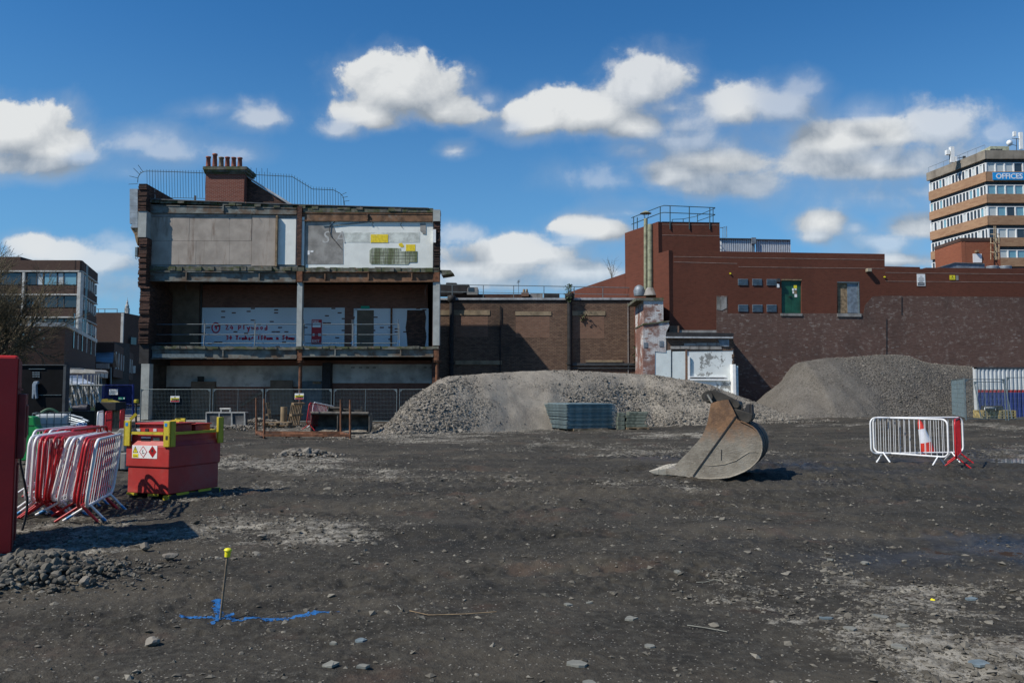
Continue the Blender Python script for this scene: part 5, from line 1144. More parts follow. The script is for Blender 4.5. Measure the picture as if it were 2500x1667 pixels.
for a in (440, 688, 928): 
    MB().fbox(F1, ua, ub, z1(a+14), z1(a), -.5, .2).build('band', WFR, o1); MB().fbox(F1R, 0, L1, z1(a+10), z1(a), -.5, .2).build('band', WFR, o1)
MB().prect(F1, 187, 665, 195, 815, -.3, .25).build('corner_column', WFR, o1); MB().fbox(F1, ub-6.0, ub-5.4, z1(1090), z1(455), -.3, .25).build('column', WFR, o1) if False else None
for px in (52, -20): MB().prect(F1, px, 665, px+5.5, 800, -.3, .25).build('column', WFR, o1)
MB().prect(F1, -60, 627, 50, 640, -6, -.2).build('roof_block', B_BR, o1)
for r_, (y0, y1_) in enumerate([(667, 695), (723, 750), (779, 806)]):
    for (a, b_, m) in [(60, 88, GL_D), (91, 104, GL_W if r_ == 0 else GL_D), (109, 138, GL_B if r_ == 0 else GL_D), (142, 154, GL_W if r_ == 0 else GL_D), (157, 186, GL_B if r_ == 0 else GL_D), (-14, 50, GL_D), (-50, -22, GL_D)]:
        f = MB().prect(F1, a, y0, b_, y1_, -.4, .0).build('window', m, o1)
        MB().prect(F1, b_, y0, b_+2.4, y1_, -.4, .05).build('mullion', DGREY, o1)
    for i in range(7):
        uu = L1*(i+.15)/7; MB().fbox(F1R, uu, uu+L1/7*.32, z1((y1_-560)*4.356), z1((y0-560)*4.356+10), -.3, .18).build('mullion', WFR, o1)
        MB().fbox(F1R, uu+L1/7*.32, uu+L1/7, z1((y1_-560)*4.356), z1((y0-560)*4.356+10), -.45, -.1).build('window', GL_B if i % 2 else GL_D, o1)
# brown podium wing in front
P1 = Plane(0, 66, 0); pc = W(196, 880, 60); pf = W(234, 880, 74)
pw = thing('brown_podium_wing', 'lower dark brown brick wing with narrow vertical windows on the street', 'building', (pc.x, 60, 0))
zz = W(196, 815, 60).z
FPW = Plane(W(156, 880, 56).x, 56, math.degrees(math.atan2(18, W(233, 880, 74).x-W(156, 880, 56).x))); LP = math.hypot(18, W(233, 880, 74).x-W(156, 880, 56).x)
MB().fbox(FPW, 0, LP, 3.4, W(200, 820, 65).z, -3, 0).build('wall', B_BR, pw); MB().fbox(FPW, 0, LP, 0, 3.4, -3, -1.2).build('shopfront', DARKI, pw)
MB().fbox(FPW, 0, LP, W(200, 820, 65).z, W(200, 820, 65).z+.3, -3.1, .1).build('coping', WFR, pw)
for i, uu in enumerate([4, 6.5, 9, 12, 15, 18.5]): MB().fbox(FPW, uu, uu+.35, 5.0, 7.6, 0, .06).build('window', WFR if i % 2 else GL_D, pw)
for i in range(6): MB().fbox(FPW, .4+i*3.4, 3.2+i*3.4, 3.0, 3.4, -.2, 1.0).build('awning', STONEW, pw)
# brown front block left of the podium (behind the tree)
MB().box(W(-120, 900, 57).x, W(156, 900, 57).x, 56.5, 57.3, 0, W(100, 806, 57).z).single('brown_brick_block', B_BR, 'low dark brown brick block half hidden by the bare tree', 'building')
# second office
Y2 = 110.0; F2_ = Plane(0, Y2, 0); o2 = thing('brown_office_block', 'farther brown office block with white corner strip and roof rail', 'office building', fr(F2_, 270, 958))
zz2 = F2_.px(260, 763)[1]; a2 = F2_.px(225, 800)[0]; b2 = F2_.px(301, 800)[0]; F2R = Plane(F2_.pt(b2, 0).x, Y2, 77); 
MB().fbox(F2_, a2, b2, 0, zz2, -20, 0).build('wall', B_BR, o2); MB().prect(F2_, 294.5, 764, 300.5, 842, 0, .2).build('corner_strip', WFR, o2)
for i in range(5):
    for k in range(2): MB().fbox(F2R, 1.5+i*3.2, 2.6+i*3.2, 8.4-k*4, 9.4-k*4, 0, .1).build('window', WFR if (i+k) % 2 else GL_D, o2)
MB().tube(fr(F2_, 236, 754, -1), fr(F2_, 286, 754, -1), .05, 4).build('roof_rail', GALVD, o2)
for px in (240, 256, 286): MB().tube(fr(F2_, px, 764, -1), fr(F2_, px, 754, -1), .05, 4).build('rail_post', GALVD, o2)
# lower wing of it and canopy
F3 = Plane(W(278, 880, 84).x, 84, math.degrees(math.atan2(26, W(327, 880, 110).x-W(278, 880, 84).x)))
w3 = thing('brown_street_wing', 'low dark brown street wing with narrow windows left of the derelict building', 'building', F3.pt(0, 0))
MB().fbox(F3, 0, 27, 3.3, F3.px(279, 836)[1], -4, 0).build('wall', B_BR, w3); MB().fbox(F3, 0, 27, 0, 3.3, -4, -1.5).build('shopfront', DARKI, w3)
for i in range(8): MB().fbox(F3, 1.5+i*3.2, 2.0+i*3.2, 4.2, 6.0, 0, .08).build('window', WFR if i % 3 else GL_W, w3)
FCN = Plane(0, 80, 0); cn = thing('glass_canopy', 'pale pitched canopy over the street between the brown buildings', 'canopy', fr(FCN, 258, 905))
MB().hexa([fr(FCN, 234, 884, 0), fr(FCN, 277, 888, 0), fr(FCN, 277, 862, -4), fr(FCN, 234, 861, -4)]+[v+Vector((0, 0, .12)) for v in [fr(FCN, 234, 884, 0), fr(FCN, 277, 888, 0), fr(FCN, 277, 862, -4), fr(FCN, 234, 861, -4)]]).build('roof', M('canopy_glass', (.20, .24, .28), .4, var=.2, sc=1), cn)
MB().prect(FCN, 234, 887, 264, 900, -.2, .1).build('fascia', STONEW, cn); MB().ppoly(FCN, [(278, 861), (285, 896), (275, 896)], -.5, .0).build('gable_end', BUFF, cn)
for px in (246, 270): MB().tube(fr(FCN, px, 955), fr(FCN, px, 896), .09, 6).build('post', GALVD, cn)
MB().box(W(225, 800, 92).x, W(278, 800, 92).x, 92, 96, 0, W(250, 834, 92).z).single('dark_link_block', BLACK, 'black boxy block behind the pale canopy', 'building')
# spire
FSP = Plane(0, 190, 0); sp = thing('church_spire', 'small domed stone spire rising beyond the street', 'spire', fr(FSP, 309, 800))
def lz(px, y0): return FSP.px(px, y0)[1]
cS = fr(FSP, 309, 800); k = 190/FPX
MB().lathe(Vector((cS.x, 190, 0)), [(6*k, 0), (6*k, lz(309, 765)), (5*k, lz(309, 762)), (4.6*k, lz(309, 750)), (5*k, lz(309, 748)), (3.6*k, lz(309, 744)), (2.4*k, lz(309, 741)), (2.6*k, lz(309, 738)), (.8*k, lz(309, 733)), (.3*k, lz(309, 729)), (.2*k, lz(309, 726))], 8, None, False).build('tower', STONEW, sp)
for i in range(4): a = Vector((math.cos(i*1.57+.8), math.sin(i*1.57+.8), 0))*5.4*k; MB().tube(Vector((cS.x, 190, lz(309, 764)))+a, Vector((cS.x, 190, lz(309, 752)))+a, .09, 5).build('column', STONEW, sp)
# pale far buildings at the street end
for i, (x0, x1, yt, Y, m, l) in enumerate([(322, 331, 862, 140, STONEW, 'narrow pale building at the far end of the street'), (329, 345, 880, 150, B_PATCH, 'brick building at the street end touching the derelict building'), (205, 232, 905, 125, STONEW, 'pale shop building behind the hoarding posts')]):
    F = Plane(0, Y, 0); t = thing('far_building', l, 'building', fr(F, (x0+x1)/2, 958)); MB().prect(F, x0, yt, x1, 965, -6, 0).build('wall', m, t)
    for j in range(3): MB().prect(F, x0+2, yt+6+j*14, x0+4.5, yt+14+j*14, 0, .05).build('window', GL_D, t); MB().prect(F, x1-4.5, yt+6+j*14, x1-2, yt+14+j*14, 0, .05).build('window', GL_D, t)
# shop parade under the buildings: dark front line at street level
MB().box(W(150, 930, 100).x, W(335, 930, 118).x, 118, 120, 0, 3.6).single('shop_parade', GL_D, 'dark line of shop fronts along the far street', 'shop fronts')
# street surface beyond the gate
PAVE = M('pale_street_paving', (.30, .27, .22), .9, var=.12, sc=1, bmp=.1)
o = MB().box(-42, -15.5, 44, 118, -.2, .055).build('street', PAVE); o['kind'] = 'structure'
# ================================================================== TREES AND PLANTS
BARK = M('bark', (.06, .05, .038), .95, var=.3, sc=6, bmp=.5); TWIG = M('twig_bark', (.12, .10, .06), .95, var=.3, sc=9, bmp=0)
def tree(name, label, base, height, seed, spread=.5, levels=5, lean=(0, 0), r0=.16, cat='tree', twigmat=TWIG, kids=(3, 4), tw=.006):
    r = random.Random(seed); t = thing(name, label, cat, base); tk = MB(); tw_ = MB()
    def grow(p, d, ln, rad, lv):
        n = 3; pts = [p]; q = Vector(p); dd = Vector(d)
        for i in range(n):
            dd = (dd+Vector((r.uniform(-1, 1), r.uniform(-1, 1), r.uniform(-.6, 1)))*.13).normalized(); q = q+dd*ln/n; pts.append(q.copy())
        rr = [max(tw, rad*(1-.45*i/n)) for i in range(n+1)]
        (tk if lv >= levels-1 else tw_).path(pts, rr, 6 if lv >= levels-1 else 3)
        if lv == 0: return
        for k in range(r.randint(*kids)):
            f = r.uniform(.35, 1.0); i = min(n-1, int(f*n)); s = pts[i].lerp(pts[i+1], f*n-i)
            a = r.uniform(.35, 1.0)*spread*1.7; ax = Vector((r.uniform(-1, 1), r.uniform(-1, 1), r.uniform(-.3, .3))).normalized()
            nd = (Matrix.Rotation(a, 3, ax) @ dd).normalized(); nd.z += .05; grow(s, nd.normalized(), ln*r.uniform(.55, .8), rad*.55, lv-1)
        grow(pts[-1], dd, ln*.7, rad*.55, lv-1)
    grow(Vector(base), Vector((lean[0], lean[1], 1)).normalized(), height*.30, r0, levels)
    tk.build('trunk', BARK, t); o = tw_.build('crown', twigmat, t); o['kind'] = 'stuff'; return t
tree('bare_tree', 'bare winter tree with fine twigs in front of the brown offices', Vector((W(-25, 958, 38).x, 38, 0)), 9.5, 4, .55, 6, (.12, 0), .2, kids=(3, 4), tw=.0065)
tree('bare_tree', 'second bare winter tree just left of the first, nearer the frame edge', Vector((W(-150, 958, 41).x, 41, 0)), 11, 9, .5, 6, (.25, 0), .2, kids=(3, 3), tw=.009)
_b = W(1494, 692, 80); _t = thing('bare_sapling', 'small bare twiggy sapling standing above the red rear wing', 'sapling', _b); _r = random.Random(3); _m = MB()
for i in range(9):
    a_ = Vector((_r.uniform(-1, 1), _r.uniform(-.5, .5), _r.uniform(1.6, 2.6))); p_ = [Vector(_b)+Vector((a_.x*q*q*.9, a_.y*q, a_.z*q)) for q in (0, .35, .7, 1)]; _m.path(p_, [.02, .014, .011, .008], 4)
    for k in range(5): q_ = p_[1].lerp(p_[3], _r.uniform(0, 1)); _m.tube(q_, q_+Vector((_r.uniform(-.45, .45), 0, _r.uniform(.1, .45))), .007, 3)
o = _m.build('twigs', TWIG, _t); o['kind'] = 'stuff'
tree('bare_tree', 'pale bare tree at the end of the street', Vector((W(333, 930, 125).x, 125, 0)), 9, 12, .5, 5, (0, 0), .2, kids=(3, 3), tw=.02)
LEAF = M('leaf_green', (.05, .085, .025), .7, var=.4, sc=12, bmp=0)
def bush(name, label, base, h, w_, n, seed, cat='shrub', ls=.11, mat=LEAF):
    r = np.random.default_rng(seed); t = thing(name, label, cat, base); mb = MB()
    for i in range(5): a = r.uniform(-1, 1, 2)*w_*.5; mb.path([Vector(base), Vector(base)+Vector((a[0]*.4, a[1]*.4, h*.5)), Vector(base)+Vector((a[0], a[1], h*r.uniform(.7, 1)))], .018, 4)
    mb.build('stem', BARK, t)
    z = r.uniform(.15, 1, n); wz = w_*(.35+.65*np.sin(np.clip(z, 0, 1)*2.6)); P = np.stack([r.normal(0, .42, n)*wz, r.normal(0, .42, n)*wz, z*h], -1)+np.array(base)
    A = r.normal(size=(n, 3)); A /= np.linalg.norm(A, axis=1)[:, None]; B = np.cross(A, r.normal(size=(n, 3))); B /= np.linalg.norm(B, axis=1)[:, None]; s = ls*r.uniform(.5, 1.2, n)[:, None]
    V = np.stack([P-A*s, P-B*s*.45, P+A*s, P+B*s*.45], 1).reshape(-1, 3); o = npmesh('leaves', V, np.arange(n*4).reshape(-1, 4), mat, t); o['kind'] = 'stuff'; return t
bush('wall_shrub', 'leafy sprig growing from the yard wall top beside the black downpipe', fr(FM, 1390, 745, .35), 1.5, .34, 260, 5, ls=.08)
bush('wall_shrub', 'climbing green shrub at the foot of the dark louvre', fr(FM, 1560, 905, .6), 1.7, .5, 320, 6, mat=M('dark_leaf', (.03, .05, .018), .8, var=.4, sc=12, bmp=0))
bush('wall_shrub', 'dry vegetation hanging over the right window lintel of the yard wall', fr(FM, 1425, 786, .05), .7, .45, 70, 8, mat=M('dry_leaf', (.06, .07, .03), .9, var=.4, sc=12, bmp=0))
# pale solid specks stand in for highlights and tiny yellowish leaves in the tree
SPECK = M('pale_highlight', (.75, .70, .5), .4, var=.05, bmp=0)
BL = ['highest and leftmost pale highlight speck in the bare tree', 'upper of two close pale highlight specks near the roof band', 'lower of two close pale highlight specks near the roof band', 'pale highlight speck just below the close pair', 'pale highlight speck in front of the middle brick band', 'pale highlight speck farthest right in the bare tree', 'pale highlight speck at the left frame edge halfway down', 'pale highlight speck low beside the white column foot', 'pale highlight speck just above the red steel cabinet', 'lowest pale highlight speck over the black container', 'pale highlight speck between cabinet top and brown wing']
for i, (px, py) in enumerate([(7, 727), (33, 743), (33, 749), (20, 759), (91, 768), (110, 782), (6, 806), (97, 805), (57, 817), (107, 827), (79, 847)]):
    mb = MB(); p = W(px, py, 37.2); mb.lathe(p, [(.012, -.05), (.045, -.02), (.045, .03), (.012, .05)], 6); mb.single('tree_highlight', SPECK, BL[i], 'highlight speck', 'pale specks for highlights and leaves in the bare tree')
# ================================================================== YARD CLUTTER, middle distance
WBP = M('white_barrier_paint', (.74, .75, .75), .4, var=.05, sc=8, bmp=.02, stain=(.28, .26, .23), sa=.60, sb=.72, ssc=6)
RBP = M('red_barrier_paint', (.45, .012, .016), .4, var=.12, sc=6, bmp=.02, stain=(.2, .05, .04), sa=.6, sb=.75, ssc=6)
TAPE = M('blue_tape', (.02, .22, .50), .5, var=.05, bmp=0)
def make_barrier(L, mat, tape=False, hang=(0, 0)):
    t = thing('crowd_barrier', 'x', 'barrier', (0, 0, 0), None, True)
    c = .13; z0, z1_ = .22, 1.06; pts = []
    for (cx, cz, a0) in ((L-c, z1_-c, 0), (c, z1_-c, 90), (c, z0+c, 180), (L-c, z0+c, 270)):
        for k in range(5): a = math.radians(a0+k*22.5); pts.append((cx+c*math.cos(a), 0, cz+c*math.sin(a)))
    MB().path(pts, .021, 8, True).build('frame', mat, t)
    n = int(L/.125); me = None
    for i in range(1, n):
        x = L*i/n; zz0, zz1 = (z0, z1_) if c*.6 < x < L-c*.6 else (z0+.05, z1_-.05)
        if me is None: o = MB().tube((0, 0, z0+.012), (0, 0, z1_-.012), .0062, 5).build('bar', mat, t); me = o.data
        else: o = link_mesh('bar', me, t)
        o.location.x = x
    for x in (L*.13, L*.87):
        for s in (-1, 1):
            o = MB().tube((x, 0, z0+.01), (x+.0, s*.27, 0.0), .018, 6).build('leg', mat, t)
            if tape: MB().tube((x, s*.27*.62, z0*.38), (x, s*.27*.86, z0*.14), .0195, 6).build('tape', TAPE, o)
    return t
PROTO = {}
def barrier(key, p, yaw, lean, label, group, L=2.0, tape=False, dz=0.0):
    k = (key, L, tape)
    if k not in PROTO: o = PROTO[k] = make_barrier(L, WBP if key == 'w' else RBP, tape)
    else: o = copy_tree(PROTO[k])
    o.location = (p.x, p.y, float(gz(p.x, p.y))+dz-.01); o.rotation_euler = (math.radians(lean), 0, math.radians(yaw)); o['label'] = label
    if group: o['group'] = group
    elif 'group' in o: del o['group']
    return o
def at_z(px, py, z):
    d = ray(px, py); g = 0.0
    for _ in range(8):
        t = (z+g-CH)/d.z; g = float(gz(d.x*t, d.y*t))
    return Vector((d.x*t, d.y*t, z+g))
# --- leaning pack of barriers, left
GRP = 'pack of red and white barriers leaning together'
PACK = [('w', 66, 60, 1222), ('w', 79, 75, 1224), ('r', 92, 88, 1226), ('r', 104, 96, 1226), ('r', 124, 108, 1224), ('r', 141, 115, 1222), ('w', 156, 124, 1222), ('w', 168, 139, 1226), ('w', 187, 163, 1222), ('r', 200, 178, 1226), ('r', 206, 187, 1238), ('w', 228, 208, 1236)]
LB = ['white barrier at the left end of the leaning pack, half behind the red cabinet', 'upright white barrier just right of the red cabinet, left of the red ones', 'first red barrier of the pack, right of the upright white one', 'second red barrier from the left in the leaning pack',
      'third red barrier from the left in the leaning pack', 'tilted red barrier touching the row of three white ones', 'strongly tilted white barrier, first of the white row beside the red ones', 'strongly tilted white barrier, second of the white row', 'white barrier, third and tallest of the white row',
      'red barrier hidden just behind the front red one of the pack', 'red barrier second from the fuel tank at the front of the pack', 'white barrier at the right front of the pack, nearest the fuel tank']
for (k, tx_, bx_, by_), lab in zip(PACK, LB):
    p = at_z(bx_, by_, .22); q = at_z(tx_, 1070, .0); lean = math.degrees(math.atan((tx_-bx_)/FPX*p.y/.84))+ (0)
    yaw = 104+(bx_-140)*.02
    # root sits so the frame corner lands on p
    barrier(k, Vector((p.x-.22*math.sin(math.radians(lean)), p.y, 0)), yaw, lean, lab, GRP, 1.55, tape=(k == 'w'))
GR2 = 'row of barriers standing behind the leaning pack'
for i, (k, px, lab) in enumerate([('w', 66, 'white barrier of the rear row beside the green tank'), ('r', 92, 'red barrier of the rear row left of the white ones'), ('w', 104, 'white barrier of the rear row between two red ones'), ('r', 122, 'red barrier of the rear row in front of the cage tank'), ('r', 140, 'red barrier of the rear row, second from the right'), ('r', 158, 'red barrier of the rear row at its right end by the blocks')]):
    p = at_z(px-5, 1183, .22); barrier(k, Vector((p.x, 12.9, 0)) if False else p, 100, 5, lab, GR2, 1.75)
# two back barriers in the distance by the street
for k, px, py, yaw, lab in [('w', 236, 1060, 112, 'white barrier standing far left by the long concrete block row'), ('r', 256, 1060, 111, 'red barrier overlapping the far white one by the concrete block row'), ('r', 292, 1052, 112, 'narrow looking red barrier standing alone near the street gate')]:
    p = at_z(px, py+28, .0); barrier(k, p, yaw, 0, lab, 'far barriers by the street gate', 1.75)
# pair in the rusty frame
p = at_z(746, 1062, 0); o = barrier('r', p, 86, 0, 'red barrier leaning against the open digger bucket', 'barrier pair by the rusty frame', 2.0, dz=.12); o.rotation_euler = (math.radians(5), math.radians(6), math.radians(80)); o.location.z += .1
p = at_z(757, 1056, 0); o = barrier('w', p, 86, 0, 'white barrier just behind the red one at the digger bucket', 'barrier pair by the rusty frame', 2.0, dz=.12); o.rotation_euler = (math.radians(5), math.radians(6), math.radians(78)); o.location.z += .1
# trio at the right with cone
GR3 = 'barriers round the leaning cone'
pl, pr = at_z(2127, 1106, .22), at_z(2352, 1106, .22)
barrier('w', pl, math.degrees(math.atan2(pr.y-pl.y, pr.x-pl.x)), 0, 'white barrier behind the leaning cone, at the back', GR3, (pr-pl).length)
pl, pr = at_z(2134, 1102.5, .22), at_z(2316, 1115.5, .22)
barrier('w', pl, math.degrees(math.atan2(pr.y-pl.y, pr.x-pl.x)), 0, 'white barrier in front of the leaning cone with yellow tape on top', GR3, (pr-pl).length)
p = at_z(2334, 1118, .22); q = at_z(2349, 1104, .22); barrier('r', p, math.degrees(math.atan2(q.y-p.y, q.x-p.x)), 0, 'red barrier seen end on at the right of the leaning cone', GR3, 2.0)
# --- leaning traffic cone
CRED = M('cone_red', (.55, .035, .02), .5, var=.1, sc=5, bmp=.03, stain=(.3, .1, .08), sa=.62, sb=.8); CWH = M('cone_reflective_white', (.62, .64, .70), .45, var=.08, sc=4, bmp=.02, stain=(.3, .3, .3), sa=.6, sb=.75)
cb = at_z(2268, 1112, .02); ct = thing('traffic_cone', 'large red and white traffic cone leaning to the left between barriers', 'cone', cb, None, True)
ct.location = (cb.x, cb.y, float(gz(cb.x, cb.y))+.07); ct.rotation_euler = (0, math.radians(-14.5), 0)
MB().lathe((0, 0, 0), [(.185, .03), (.145, .32)], 20).build('lower_band', CRED, ct); MB().lathe((0, 0, 0), [(.145, .32), (.085, .68)], 20).build('sleeve', CWH, ct); MB().lathe((0, 0, 0), [(.085, .68), (.052, .86), (.030, .88), (.030, .93), (.024, .94)], 20).build('top_band', CRED, ct)
MB().box(-.26, .26, -.26, .26, -.02, .04).build('base', BLACK, ct, .012)
# ================================================================== FUEL TANK
TR = M('tank_red_paint', (.40, .028, .024), .55, var=.12, sc=1.5, bmp=.08, stain=(.30, .10, .08), sa=.56, sb=.8, ssc=3, dust=.30); TY = M('tank_yellow_paint', (.48, .39, .02), .6, var=.12, sc=5, bmp=.1, stain=(.08, .07, .05), sa=.64, sb=.72, ssc=9)
KA = at_z(410, 1221, .0); KA.z = float(gz(KA.x, KA.y)); AT = -20.0; KA.z -= .015; K1 = Plane(KA.x, KA.y, AT); K2 = Plane(KA.x, KA.y, AT+90)
ft = thing('fuel_tank', 'red bunded fuel tank with yellow corner posts and hazard placard', 'fuel tank', KA)
z_ = KA.z
def tbox(x0, x1, y0, y1, za, zb_, name, mat, par=None, bev=0): return MB().fbox(K1, x0, x1, z_+za, z_+zb_, -y1, -y0).build(name, mat, par or ft, bev)
def tfrus(x0, x1, y0, y1, za, zb_, ins, name, mat, bev=0):
    P = [K1.pt(a, z_+za, -b_) for a, b_ in ((x0, y0), (x1, y0), (x1, y1), (x0, y1))]+[K1.pt(a, z_+zb_, -b_) for a, b_ in ((x0+ins, y0+ins), (x1-ins, y0+ins), (x1-ins, y1-ins), (x0+ins, y1-ins))]
    return MB().hexa(P).build(name, mat, ft, bev)
tbox(-.80, -.0, .0, 1.10, .10, .50, 'lower_body', TR, None, .012)
tbox(-.83, .02, -.02, 1.12, .502, .83, 'upper_body', TR, None, .015)
tfrus(-.83, .02, -.02, 1.12, .832, .90, .055, 'shoulder', TR)
tbox(-.775, -.035, .035, 1.065, .902, 1.03, 'neck', TR)
tbox(-.70, -.10, .10, .58, 1.032, 1.15, 'lid_box', TR, None, .01); tbox(-.74, -.06, .06, .62, 1.152, 1.175, 'lid', TR, None, .005); tbox(-.70, -.10, .66, 1.0, 1.032, 1.13, 'lid_box', TR, None, .01); tbox(-.72, -.08, .64, 1.02, 1.132, 1.15, 'lid', TR, None, .005)
for (cx, cy, lab) in ((-.83, -.02, 0), (.02, -.02, 1), (.02, 1.12, 2), (-.83, 1.12, 3)):
    sx = -1 if cx < -.4 else 1; sy = -1 if cy < .5 else 1; top = 1.21 if lab != 2 else 1.24
    mb = MB(); mb.fbox(K1, cx-.002 if sx > 0 else cx-.03, cx+.03 if sx > 0 else cx+.002, z_+.82, z_+top, -(cy+(.095 if sy < 0 else .03)), -(cy-(.03 if sy < 0 else .095)))
    mb.fbox(K1, cx-.095 if sx > 0 else cx-.03, cx+.03 if sx > 0 else cx+.095, z_+.82, z_+top, -(cy+(.002 if sy < 0 else .03)), -(cy-(.03 if sy < 0 else .002)))
    o = mb.build('corner_post', TY, ft, .006)
    if lab == 1: MB().fbox(K1, cx-.05, cx-.01, z_+.93, z_+.99, -cy+.03, -cy+.034).build('hole', BLACK, o)
    if lab in (0, 1): 
        u = cx-.05 if lab else cx+.03; mb = MB(); mb.fbox(K1, u-.025, u+.025, z_+1.13, z_+1.18, -cy+.03, -cy+.034); mb.build('blue_sticker', TAPE, o)
tbox(-.80, -.10, -.03, -.005, 1.0, 1.042, 'guard_rail', TY); tbox(.0, .025, .10, 1.0, 1.0, 1.042, 'guard_rail', TY); tbox(-.80, -.10, 1.1, 1.125, 1.0, 1.042, 'guard_rail', TY); tbox(-.835, -.81, .10, 1.0, 1.0, 1.042, 'guard_rail', TY)
p = K1.pt(-.35, z_+1.175, -.40)
mb = MB(); 
for s in (-1, 1): mb.path([K1.pt(-.35+s*.14, z_+1.15, -.55), K1.pt(-.35+s*.10, z_+1.24, -.55), K1.pt(-.35, z_+1.27, -.55)], .012, 5)
mb.build('lifting_bracket', TY, ft) if False else None
MB().ppoly(K1, [(411, 1028), (420, 1025), (426, 1024), (437, 1028), (438, 1036), (412, 1036)], -.60, -.50).build('lifting_bracket', TY, ft)
# labels on the sunlit face
def tp(x0, y0, x1, y1, d0, d1, nm, mat, par=None): return MB().prect(K1, x0, y0, x1, y1, d0, d1).build(nm, mat, par or ft)
pc_ = tp(322.5, 1087, 383.5, 1118.5, .02, .024, 'placard', WHITE); ft_ = .0265
MB().ppoly(K1, [(324, 1104.5), (337, 1104.5), (330, 1088.5)], .024, ft_).build('warning_triangle', INK, pc_); MB().ppoly(K1, [(325.6, 1103.5), (335.4, 1103.5), (330.2, 1091)], ft_, ft_+.001).build('triangle_fill', YSIGN, pc_)
MB().prect(K1, 329.7, 1094, 330.8, 1099.5, ft_+.001, ft_+.002).build('mark', INK, pc_); MB().prect(K1, 329.7, 1101, 330.8, 1102.2, ft_+.001, ft_+.002).build('mark', INK, pc_)
lb_ = MB().prect(K1, 324, 1107, 337.5, 1116, .024, ft_).build('yellow_label', YSIGN, pc_); u, z = K1.px(325, 1114, ft_); text_mesh('lettering', 'COSHH', .026, K1, u, z, ft_+.001, INK, lb_, .0005, sx=.95)
def diamond(cx, cy, rx, ry, mat, d0, d1, nm): return MB().ppoly(K1, [(cx-rx, cy), (cx, cy+ry), (cx+rx, cy), (cx, cy-ry)], d0, d1).build(nm, mat, pc_)
diamond(349.5, 1102.5, 9.6, 14.4, RBP, .024, ft_, 'hazard_diamond'); diamond(349.5, 1102.5, 8.0, 12, WHITE, ft_, ft_+.001, 'diamond_fill')
MB().ppoly(K1, [(346, 1107), (353, 1107), (352, 1105), (349, 1105.5), (348.6, 1098), (347.6, 1098), (347.8, 1105.5)], ft_+.001, ft_+.002).build('environment_mark', INK, pc_); MB().ppoly(K1, [(346, 1100.2), (348, 1101.5), (350.5, 1099.6), (350.2, 1099), (348, 1100.5), (346.2, 1099.4)], ft_+.001, ft_+.002).build('environment_mark', INK, pc_)
diamond(372, 1102.5, 9.8, 14.6, RBP, .024, ft_, 'hazard_diamond'); MB().ppoly(K1, [(369.5, 1103), (368.8, 1099.5), (370.5, 1097), (371, 1099), (372, 1094), (374, 1097.5), (374.6, 1100), (373.8, 1103)], ft_, ft_+.001).build('flame_mark', INK, pc_); MB().prect(K1, 369, 1104.5, 375, 1105.6, ft_, ft_+.001).build('mark', INK, pc_)
tp(344.5, 1067, 367.5, 1077, -.035, -.028, 'data_plate', BLACK); tp(344.5, 1066, 367.5, 1069.5, -.028, -.025, 'data_plate_band', WHITE); tp(374, 1069, 389, 1075, -.035, -.028, 'green_plate', M('pale_green_plate', (.35, .45, .28), .6))
tp(325, 1046, 342, 1054.5, -.10, -.09, 'sticker', GL_W); tp(354, 1046, 362, 1053, -.10, -.09, 'sticker', BLACK); tp(374, 1046, 382, 1053, -.10, -.09, 'sticker', GL_W)
# yellow pallet base
for i, u in enumerate((-.76, -.36, .0)): 
    tbox(u-.04 if i else u-.04, u+.06 if i < 2 else u+.03, -.0, 1.10, -.0, .085, 'pallet_bearer', DARKI)
for (a, b_) in ((-.78, -.58), (-.36, -.16)): tbox(a, b_, -.035, -.021, .07, .105, 'pallet_lip', TY)
for (a, b_) in ((.15, .40), (.62, .90)): tbox(.015, .035, a, b_, .07, .105, 'pallet_lip', TY)
for y in (.0, .5, 1.06): tbox(-.07, .025, y-.03, y+.07, .0, .086, 'pallet_block', TY)
# ================================================================== RED STEEL CABINET (left edge)
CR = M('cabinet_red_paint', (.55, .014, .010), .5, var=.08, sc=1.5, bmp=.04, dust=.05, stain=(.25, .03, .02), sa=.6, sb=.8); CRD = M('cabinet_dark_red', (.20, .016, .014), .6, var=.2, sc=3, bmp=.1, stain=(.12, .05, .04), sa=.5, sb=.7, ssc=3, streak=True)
CA = at_z(27, 1349, 0); CA.z = float(gz(CA.x, CA.y)); cq = W(53, 877, 9.3); sd = Vector((cq.x-CA.x, cq.y-CA.y, 0)); Ls = 1.35; sa_ = math.degrees(math.atan2(sd.y, sd.x)); C2 = Plane(CA.x, CA.y, sa_); C1 = Plane(CA.x, CA.y, sa_-90)
cab = thing('steel_cabinet', 'tall red steel cabinet at the left edge of the photo', 'cabinet', CA); hz = 2.03
bx = MB().fbox(C1, -1.6, 0, CA.z-.02, CA.z+hz, -Ls, 0).build('body', CR, cab, .03)
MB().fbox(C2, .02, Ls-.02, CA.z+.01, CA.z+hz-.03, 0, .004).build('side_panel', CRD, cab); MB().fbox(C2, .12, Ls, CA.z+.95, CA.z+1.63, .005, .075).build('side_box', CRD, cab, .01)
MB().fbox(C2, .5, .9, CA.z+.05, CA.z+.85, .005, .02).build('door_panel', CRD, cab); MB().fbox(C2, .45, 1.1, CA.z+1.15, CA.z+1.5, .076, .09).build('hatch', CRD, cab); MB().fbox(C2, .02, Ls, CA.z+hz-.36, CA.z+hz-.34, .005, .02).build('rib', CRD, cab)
mb = MB(); mb.path([C2.pt(Ls+.02, CA.z+z, .06+.05*math.sin(z*5)) for z in (1.0, .8, .6, .4, .25, .1, .02)], .014, 6); mb.build('black_hose', BLACK, cab)
